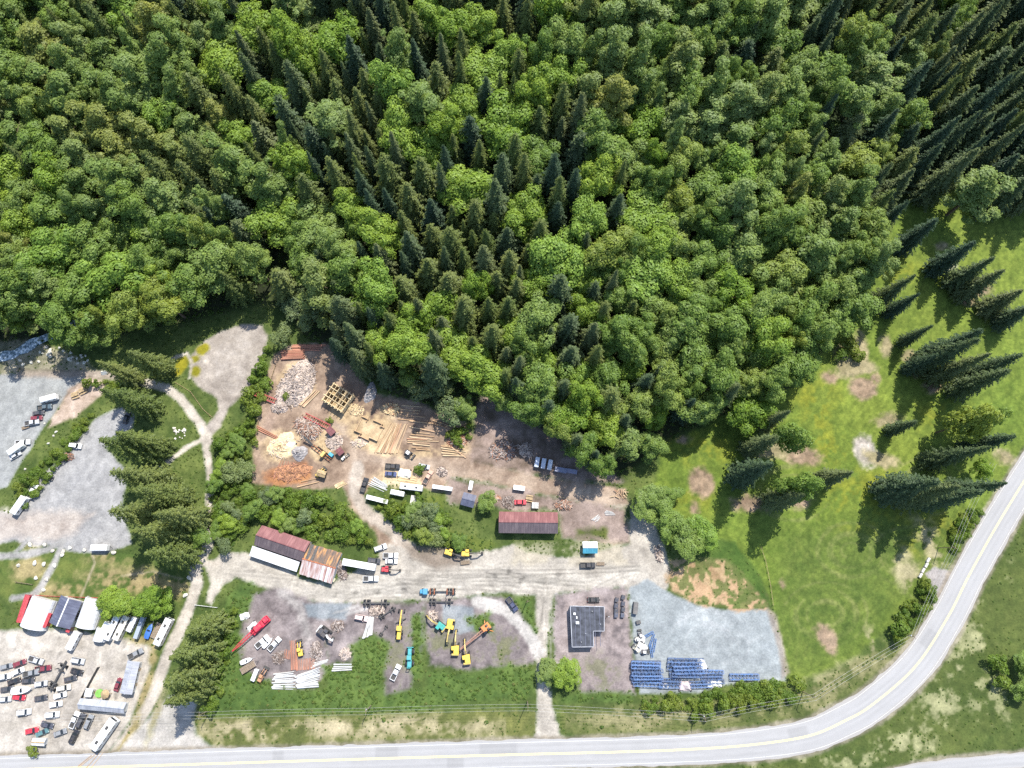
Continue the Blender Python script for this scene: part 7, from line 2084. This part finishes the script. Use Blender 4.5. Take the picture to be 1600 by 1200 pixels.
heap('brush_heap', 'tangled scrap wood heap inside the shaded lot', 'brush', 786, 704, 20, 14, 1.5, 'slab_grey', 0, [('slab_grey', 130), ('slab_red', 80), ('slab_dark', 100)], (1, 3.4), 10)
heap('brush_heap', 'pale board heap beside the three containers', 'brush', 822, 704, 10, 12, 1.5, 'slab_grey', 20, [('slab_pale', 80), ('slab_dark', 40)], (1, 3), 11)
heap('brush_heap', 'golden brush heap at the corner of the slanting log row', 'brush', 612, 640, 12, 9, 1.3, 'sawdust', 0, [('new_timber', 110), ('slab_red', 40)], (.8, 2.6), 12)
heap('slab_heap', 'scattered yellow offcuts beside the cabin shell', 'offcuts', 556, 640, 13, 9, .7, 'sawdust', -20, [('new_timber', 90), ('slab_dark', 30)], (.6, 2), 13)
heap('slab_heap', 'pale offcuts below the cabin outline', 'offcuts', 562, 692, 12, 7, .5, 'sawdust', 0, [('slab_pale', 70)], (.8, 2.4), 14)
heap('slab_heap', 'white slab pile between the red shelters', 'offcuts', 522, 690, 13, 13, 1.4, 'slab_pale', 30, [('slab_pale', 110), ('slab_dark', 30)], (.8, 3), 15)
heap('scrap_heap', 'scrap heap behind the right end of the barn', 'scrap', 880, 789, 14, 7, 1.1, 'slab_dark', 0, [('slab_dark', 70), ('slab_red', 60), ('slab_pale', 40)], (.8, 2.4), 16)
heap('scrap_heap', 'rock and scrap heap in the shade at the yard entrance', 'scrap', 1029, 866, 6, 12, 1.3, 'slab_grey', 10, [('slab_pale', 40), ('slab_dark', 40)], (.6, 1.8), 17)
heap('scrap_heap', 'scrap heap beside the white-armed excavator', 'scrap', 528, 978, 9, 8, .9, 'slab_dark', 0, [('slab_dark', 40), ('slab_grey', 50)], (.6, 2), 18)
heap('scrap_heap', 'pale rubble heap in the middle lot', 'rubble', 540, 1022, 9, 8, .9, 'slab_grey', 0, [('slab_pale', 60)], (.5, 1.5), 19)
heap('scrap_heap', 'scrap heap between the teal and yellow excavators and the road trailer', 'scrap', 675, 962, 8, 7, .9, 'slab_grey', 0, [('slab_pale', 50), ('slab_dark', 30)], (.6, 2), 20)
heap('scrap_heap', 'junk heap beside the barn lot corner', 'scrap', 691, 737, 8, 8, 1.0, 'slab_grey', 0, [('slab_pale', 40), ('slab_dark', 40)], (.6, 1.8), 21)
heap('scrap_heap', 'brown junk heap left of the middle lot line', 'scrap', 494, 1018, 9, 14, 1.0, 'slab_grey', 0, [('slab_dark', 60), ('slab_grey', 50)], (.6, 2.2), 22)
heap('scrap_heap', 'dark junk between the shed and the long white trailer', 'scrap', 533, 890, 7, 16, 1.2, 'slab_dark', 25, [('slab_dark', 80), ('slab_grey', 50)], (.6, 2.4), 23)
heap('scrap_heap', 'junk heap at the left end of the crane lot weeds', 'scrap', 436, 1027, 9, 9, .8, 'slab_dark', 0, [('slab_dark', 60), ('slab_grey', 40)], (.6, 1.8), 24)
heap('scrap_heap', 'low junk heap behind the white pole bundle', 'scrap', 588, 955, 12, 8, .8, 'slab_grey', 0, [('slab_pale', 60), ('slab_dark', 50)], (.6, 2.2), 25)
heap('brush_heap', 'brown brush heap at the pale parking hedge', 'brush', 106, 714, 9, 6, 1.2, 'slab_dark', 0, [('slab_red', 60), ('slab_dark', 60)], (.8, 2.2), 26)
heap('scrap_heap', 'red and pale scrap heap behind the slate shed', 'scrap', 770, 778, 12, 6, .7, 'slab_red', 0, [('slab_pale', 40), ('slab_red', 40)], (.6, 2), 27)
heap('scrap_heap', 'dark metal scrap beside the lower bush of the barn lot', 'scrap', 795, 785, 10, 10, .8, 'slab_dark', 0, [('slab_dark', 60), ('slab_grey', 50)], (.6, 2), 28)

# ------------------------------------------------------------------ boulders and concrete blocks
ROCKS = []
for k in range(5):
    r = random.Random(60 + k)
    vs, fs = [], []
    n1, n2 = 5, 8
    for i in range(n1 + 1):
        p = math.pi * i / n1
        for j in range(n2):
            t = 6.2832 * j / n2
            q = r.uniform(.78, 1.15)
            vs.append((math.sin(p) * math.cos(t) * q, math.sin(p) * math.sin(t) * q * .8, math.cos(p) * .7 * q))
    for i in range(n1):
        for j in range(n2): fs.append((i * n2 + j, (i + 1) * n2 + j, (i + 1) * n2 + (j + 1) % n2, i * n2 + (j + 1) % n2))
    m = MB().add(vs, fs).mesh('boulder'); m.materials.append(MAT['boulder']); ROCKS.append(m)
def boulder(u, v, s, label, group=None):
    x, y, z = G(u, v)
    o = link('boulder', random.choice(ROCKS), None, None, (x, y, z + s * .35), random.uniform(0, 6))
    o.scale = (s * random.uniform(.8, 1.25), s, s * random.uniform(.8, 1.1))
    tag(o, label, 'boulder', group)
for zu, zv in [(220, 245), (405, 250), (500, 325), (635, 335), (620, 380), (720, 290), (900, 315), (1265, 345), (280, 480), (395, 490), (530, 505), (295, 665), (430, 685), (390, 815), (75, 505)]:
    boulder(20 + zu / 8, 820 + zv / 8, .95, 'pale boulder lining the lawn paths above the arched sheds', 'boulders lining the lawn paths')
for u, v, lab in [(287, 882, 'pale boulder at the top bend of the white track'), (296, 903, 'pale boulder halfway down the lawn beside the white track'), (290, 930, 'pale boulder beside the round tree and the white track')]:
    boulder(u, v, .95, lab)
for u, v in [(70, 662), (88, 675), (84, 681), (76, 693), (96, 716), (40, 733)]:
    boulder(u, v, .6, 'pale stone lining the hedge of the parking place', 'stones along the parking hedge')
for i in range(26):
    t = random.random()
    boulder(28 + 110 * t + J(8), 572 - 22 * math.sin(3 * t) + J(9), random.uniform(.4, 1.1), 'grey boulder in the creek bank at the left edge', 'boulders of the creek bank')
for i in range(22):
    boulder(270 + 22 * random.random(), 668 + 18 * random.random(), random.uniform(.3, .7), 'pale stone scattered on the grassy bank left of the track fork', 'stones on the grassy bank')
for i, (u, v) in enumerate([(1449, 875), (1446, 883), (1441, 891), (1437, 899)]):
    x, y = flat_at(u, v)
    o = thing('concrete_block', '%s of four white concrete blocks beside the lay-by' % ['uppermost', 'second', 'third', 'lowest'][i], 'concrete block', (x, y, 0.02), world_angle(u, v, 60), 'concrete blocks beside the lay-by')
    MB().cbox((0, 0, .45), (2.0, .9, .9), .06).build('block', 'concrete', o)
    MB().box((0, 0, .95), (.3, .1, .1)).build('lifting_eye', 'dark_steel', o)
x, y = flat_at(649, 782)
o = thing('concrete_slab', 'flat grey slab in the grass below the motorhome', 'slab', (x, y, 0.02), R(-8))
for i in range(3):
    for j in range(2): MB().box((-1.35 + i * 1.35, -.95 + j * 1.9, .06), (1.3, 1.85, .12)).build('panel', 'concrete', o)
x, y = flat_at(156, 1083)
o = thing('paddling_pool', 'round green pool in front of the long grey roof', 'pool', (x, y, 0.02))
plain('green_vinyl', (0.16, 0.36, 0.07), 0.5)
MB().cyl((0, 0, 0), (0, 0, .5), 1.5, 1.5, 20).build('wall', 'green_vinyl', o)
MB().cyl((0, 0, .5), (0, 0, .52), 1.35, 1.35, 20).build('cover', 'green_vinyl', o)
x, y = flat_at(169, 1083)
o = thing('gazebo', 'round brown gazebo beside the green pool', 'gazebo', (x, y, 0.02))
MB().cyl((0, 0, 2.1), (0, 0, 3.0), 1.7, .1, 8).build('roof', 'timber', o)
for k in range(6): MB().cyl((1.4 * math.cos(k * 1.047), 1.4 * math.sin(k * 1.047), 0), (1.4 * math.cos(k * 1.047), 1.4 * math.sin(k * 1.047), 2.15), .08, .08, 6).build('post', 'timber', o)
x, y = flat_at(1040, 1072)
o = thing('pipe_ring', 'white ring leaning in front of the trusses', 'ring', (x, y, .1))
b = MB()
for k in range(14):
    t0, t1 = math.pi * 2 * k / 14, math.pi * 2 * (k + 1) / 14
    b.beam((.85 * math.cos(t0), .85 * math.sin(t0), .2), (.85 * math.cos(t1), .85 * math.sin(t1), .2), .35, .3)
b.build('rim', 'white_mark', o)

# ------------------------------------------------------------------ fences
def fence(pts, label, h, post_mat, rails, panel=None, step=2.4):
    w = [flat_at(u, v) for u, v in pts]
    o = thing('fence', label, 'fence', (*w[0], 0.02))
    for i in range(len(w) - 1):
        a, b = Vector((w[i][0] - w[0][0], w[i][1] - w[0][1], 0)), Vector((w[i + 1][0] - w[0][0], w[i + 1][1] - w[0][1], 0))
        n = max(1, round((b - a).length / step))
        for k in range(n + 1):
            p = a.lerp(b, k / n)
            if k < n or i == len(w) - 2: MB().box((p.x, p.y, h / 2), (.16, .16, h)).build('post', post_mat, o)
            if k < n:
                q = a.lerp(b, (k + 1) / n)
                for z in rails: MB().beam((p.x, p.y, z), (q.x, q.y, z), .09, .14).build('rail', post_mat, o)
                if panel:
                    m = 8
                    for s in range(m):
                        c = p.lerp(q, (s + .5) / m)
                        d = (q - p)
                        MB().box((c.x, c.y, h * .5), (d.length / m * .9, .05, h * .95), math.atan2(d.y, d.x)).build('board', panel, o)
fence([(156, 1042), (145, 1062), (130, 1090)], 'dark board fence left of the garden shed', 1.9, 'dark_steel', (.5, 1.5), 'dark_steel')
fence([(306, 945), (340, 949)], 'pale rail fence between the track and the crane lot', 1.2, 'white_mark', (.5, 1.0))
fence([(431, 572), (420, 605), (416, 620)], 'pale log fence at the upper left of the log yard', 1.1, 'timber', (.5, .95))
fence([(409, 645), (402, 668), (400, 684)], 'pale log fence at the lower left of the log yard', 1.1, 'timber', (.5, .95))
fence([(26, 909), (52, 913)], 'dark rail fence at the left edge of the lawn', 1.1, 'pole_wood', (.5, .95))
fence([(1188, 855), (1195, 875), (1203, 915), (1207, 945)], 'old wire fence posts between straw patch and meadow', 1.0, 'timber', (.9,))
fence([(42, 929), (75, 931), (100, 932), (130, 933), (160, 934)], 'low red fence behind the arched sheds', 1.1, 'red_wall', (.4, .9))
fence([(275, 598), (298, 612), (318, 640), (332, 652)], 'pale log edging along the turning loop bank', .45, 'timber', (.35,))

# ------------------------------------------------------------------ power poles and wires
POLES = [(330, 1108), (580, 1102), (824, 1096), (1090, 1112), (1254, 1081), (1404, 990), (1466, 856)]
tops = []
WHERE = ['below the crane lot', 'below the middle lot', 'beside the drive mouth', 'in the hedge below the trusses', 'at the corner of the gravel pad', 'at the bend of the road', 'beside the upper road']
for i, (u, v) in enumerate(POLES):
    x, y = flat_at(u, v)
    H = 11.0
    nxt = flat_at(*POLES[min(i + 1, len(POLES) - 1)]); prv = flat_at(*POLES[max(i - 1, 0)])
    a = math.atan2(nxt[1] - prv[1], nxt[0] - prv[0]) + math.pi / 2
    o = thing('utility_pole', 'wooden utility pole with crossarm ' + WHERE[i], 'utility pole', (x, y, -.05), a)
    MB().cyl((0, 0, 0), (0, 0, H), .17, .11, 8).build('pole', 'pole_wood', o)
    arm = MB().box((0, 0, H - .6), (2.4, .12, .14)).build('crossarm', 'pole_wood', o)
    for d in (-1.1, 0, 1.1): MB().cyl((d, 0, H - .53), (d, 0, H - .3), .06, .04, 6).build('insulator', 'white_mark', arm)
    if i % 2: MB().cyl((.28, 0, H - 2.6), (.28, 0, H - 1.7), .2, .2, 10).build('transformer', 'galvanised', o)
    tops.append([(x + d * math.cos(a), y + d * math.sin(a), H - .32) for d in (-1.1, 0, 1.1)])
ends0 = [tuple(np.array(t) + (np.array(t) - np.array(s))) for t, s in zip(tops[0], tops[1])]
ends1 = [tuple(np.array(t) + (np.array(t) - np.array(s))) for t, s in zip(tops[-1], tops[-2])]
chain = [ends0] + tops + [ends1]
for i in range(len(chain) - 1):
    for j in range(3):
        p, q = Vector(chain[i][j]), Vector(chain[i + 1][j])
        mb = MB()
        n = 10
        pt = [p.lerp(q, k / n) - Vector((0, 0, 1.2 * 4 * (k / n) * (1 - k / n))) for k in range(n + 1)]
        for k in range(n): mb.cyl(pt[k], pt[k + 1], .024, .024, 5, caps=False)
        o = mb.build('power_line', 'wire', None)
        tag(o, '%s power wire %s' % (['outer', 'middle', 'inner'][j], (['from the left edge to the pole '] + ['leaving the pole '] * 7)[i] + WHERE[max(0, i - 1)]), 'wire', 'power wires along the road')
x, y = flat_at(824, 938)
o = thing('utility_pole', 'lone wooden pole in the weeds beside the pale curved drive', 'utility pole', (x, y, -.05), .4)
MB().cyl((0, 0, 0), (0, 0, 8.5), .15, .1, 8).build('pole', 'pole_wood', o)
MB().box((0, 0, 8.0), (1.6, .1, .12)).build('crossarm', 'pole_wood', o)
x, y = flat_at(948, 962)
o = thing('utility_pole', 'thin pole between the house and the black bins', 'utility pole', (x, y, -.05), .4)
MB().cyl((0, 0, 0), (0, 0, 7.0), .12, .08, 8).build('pole', 'pole_wood', o)
MB().cbox((0, .15, 6.6), (.5, .25, .15), .04).build('lamp_head', 'galvanised', o)
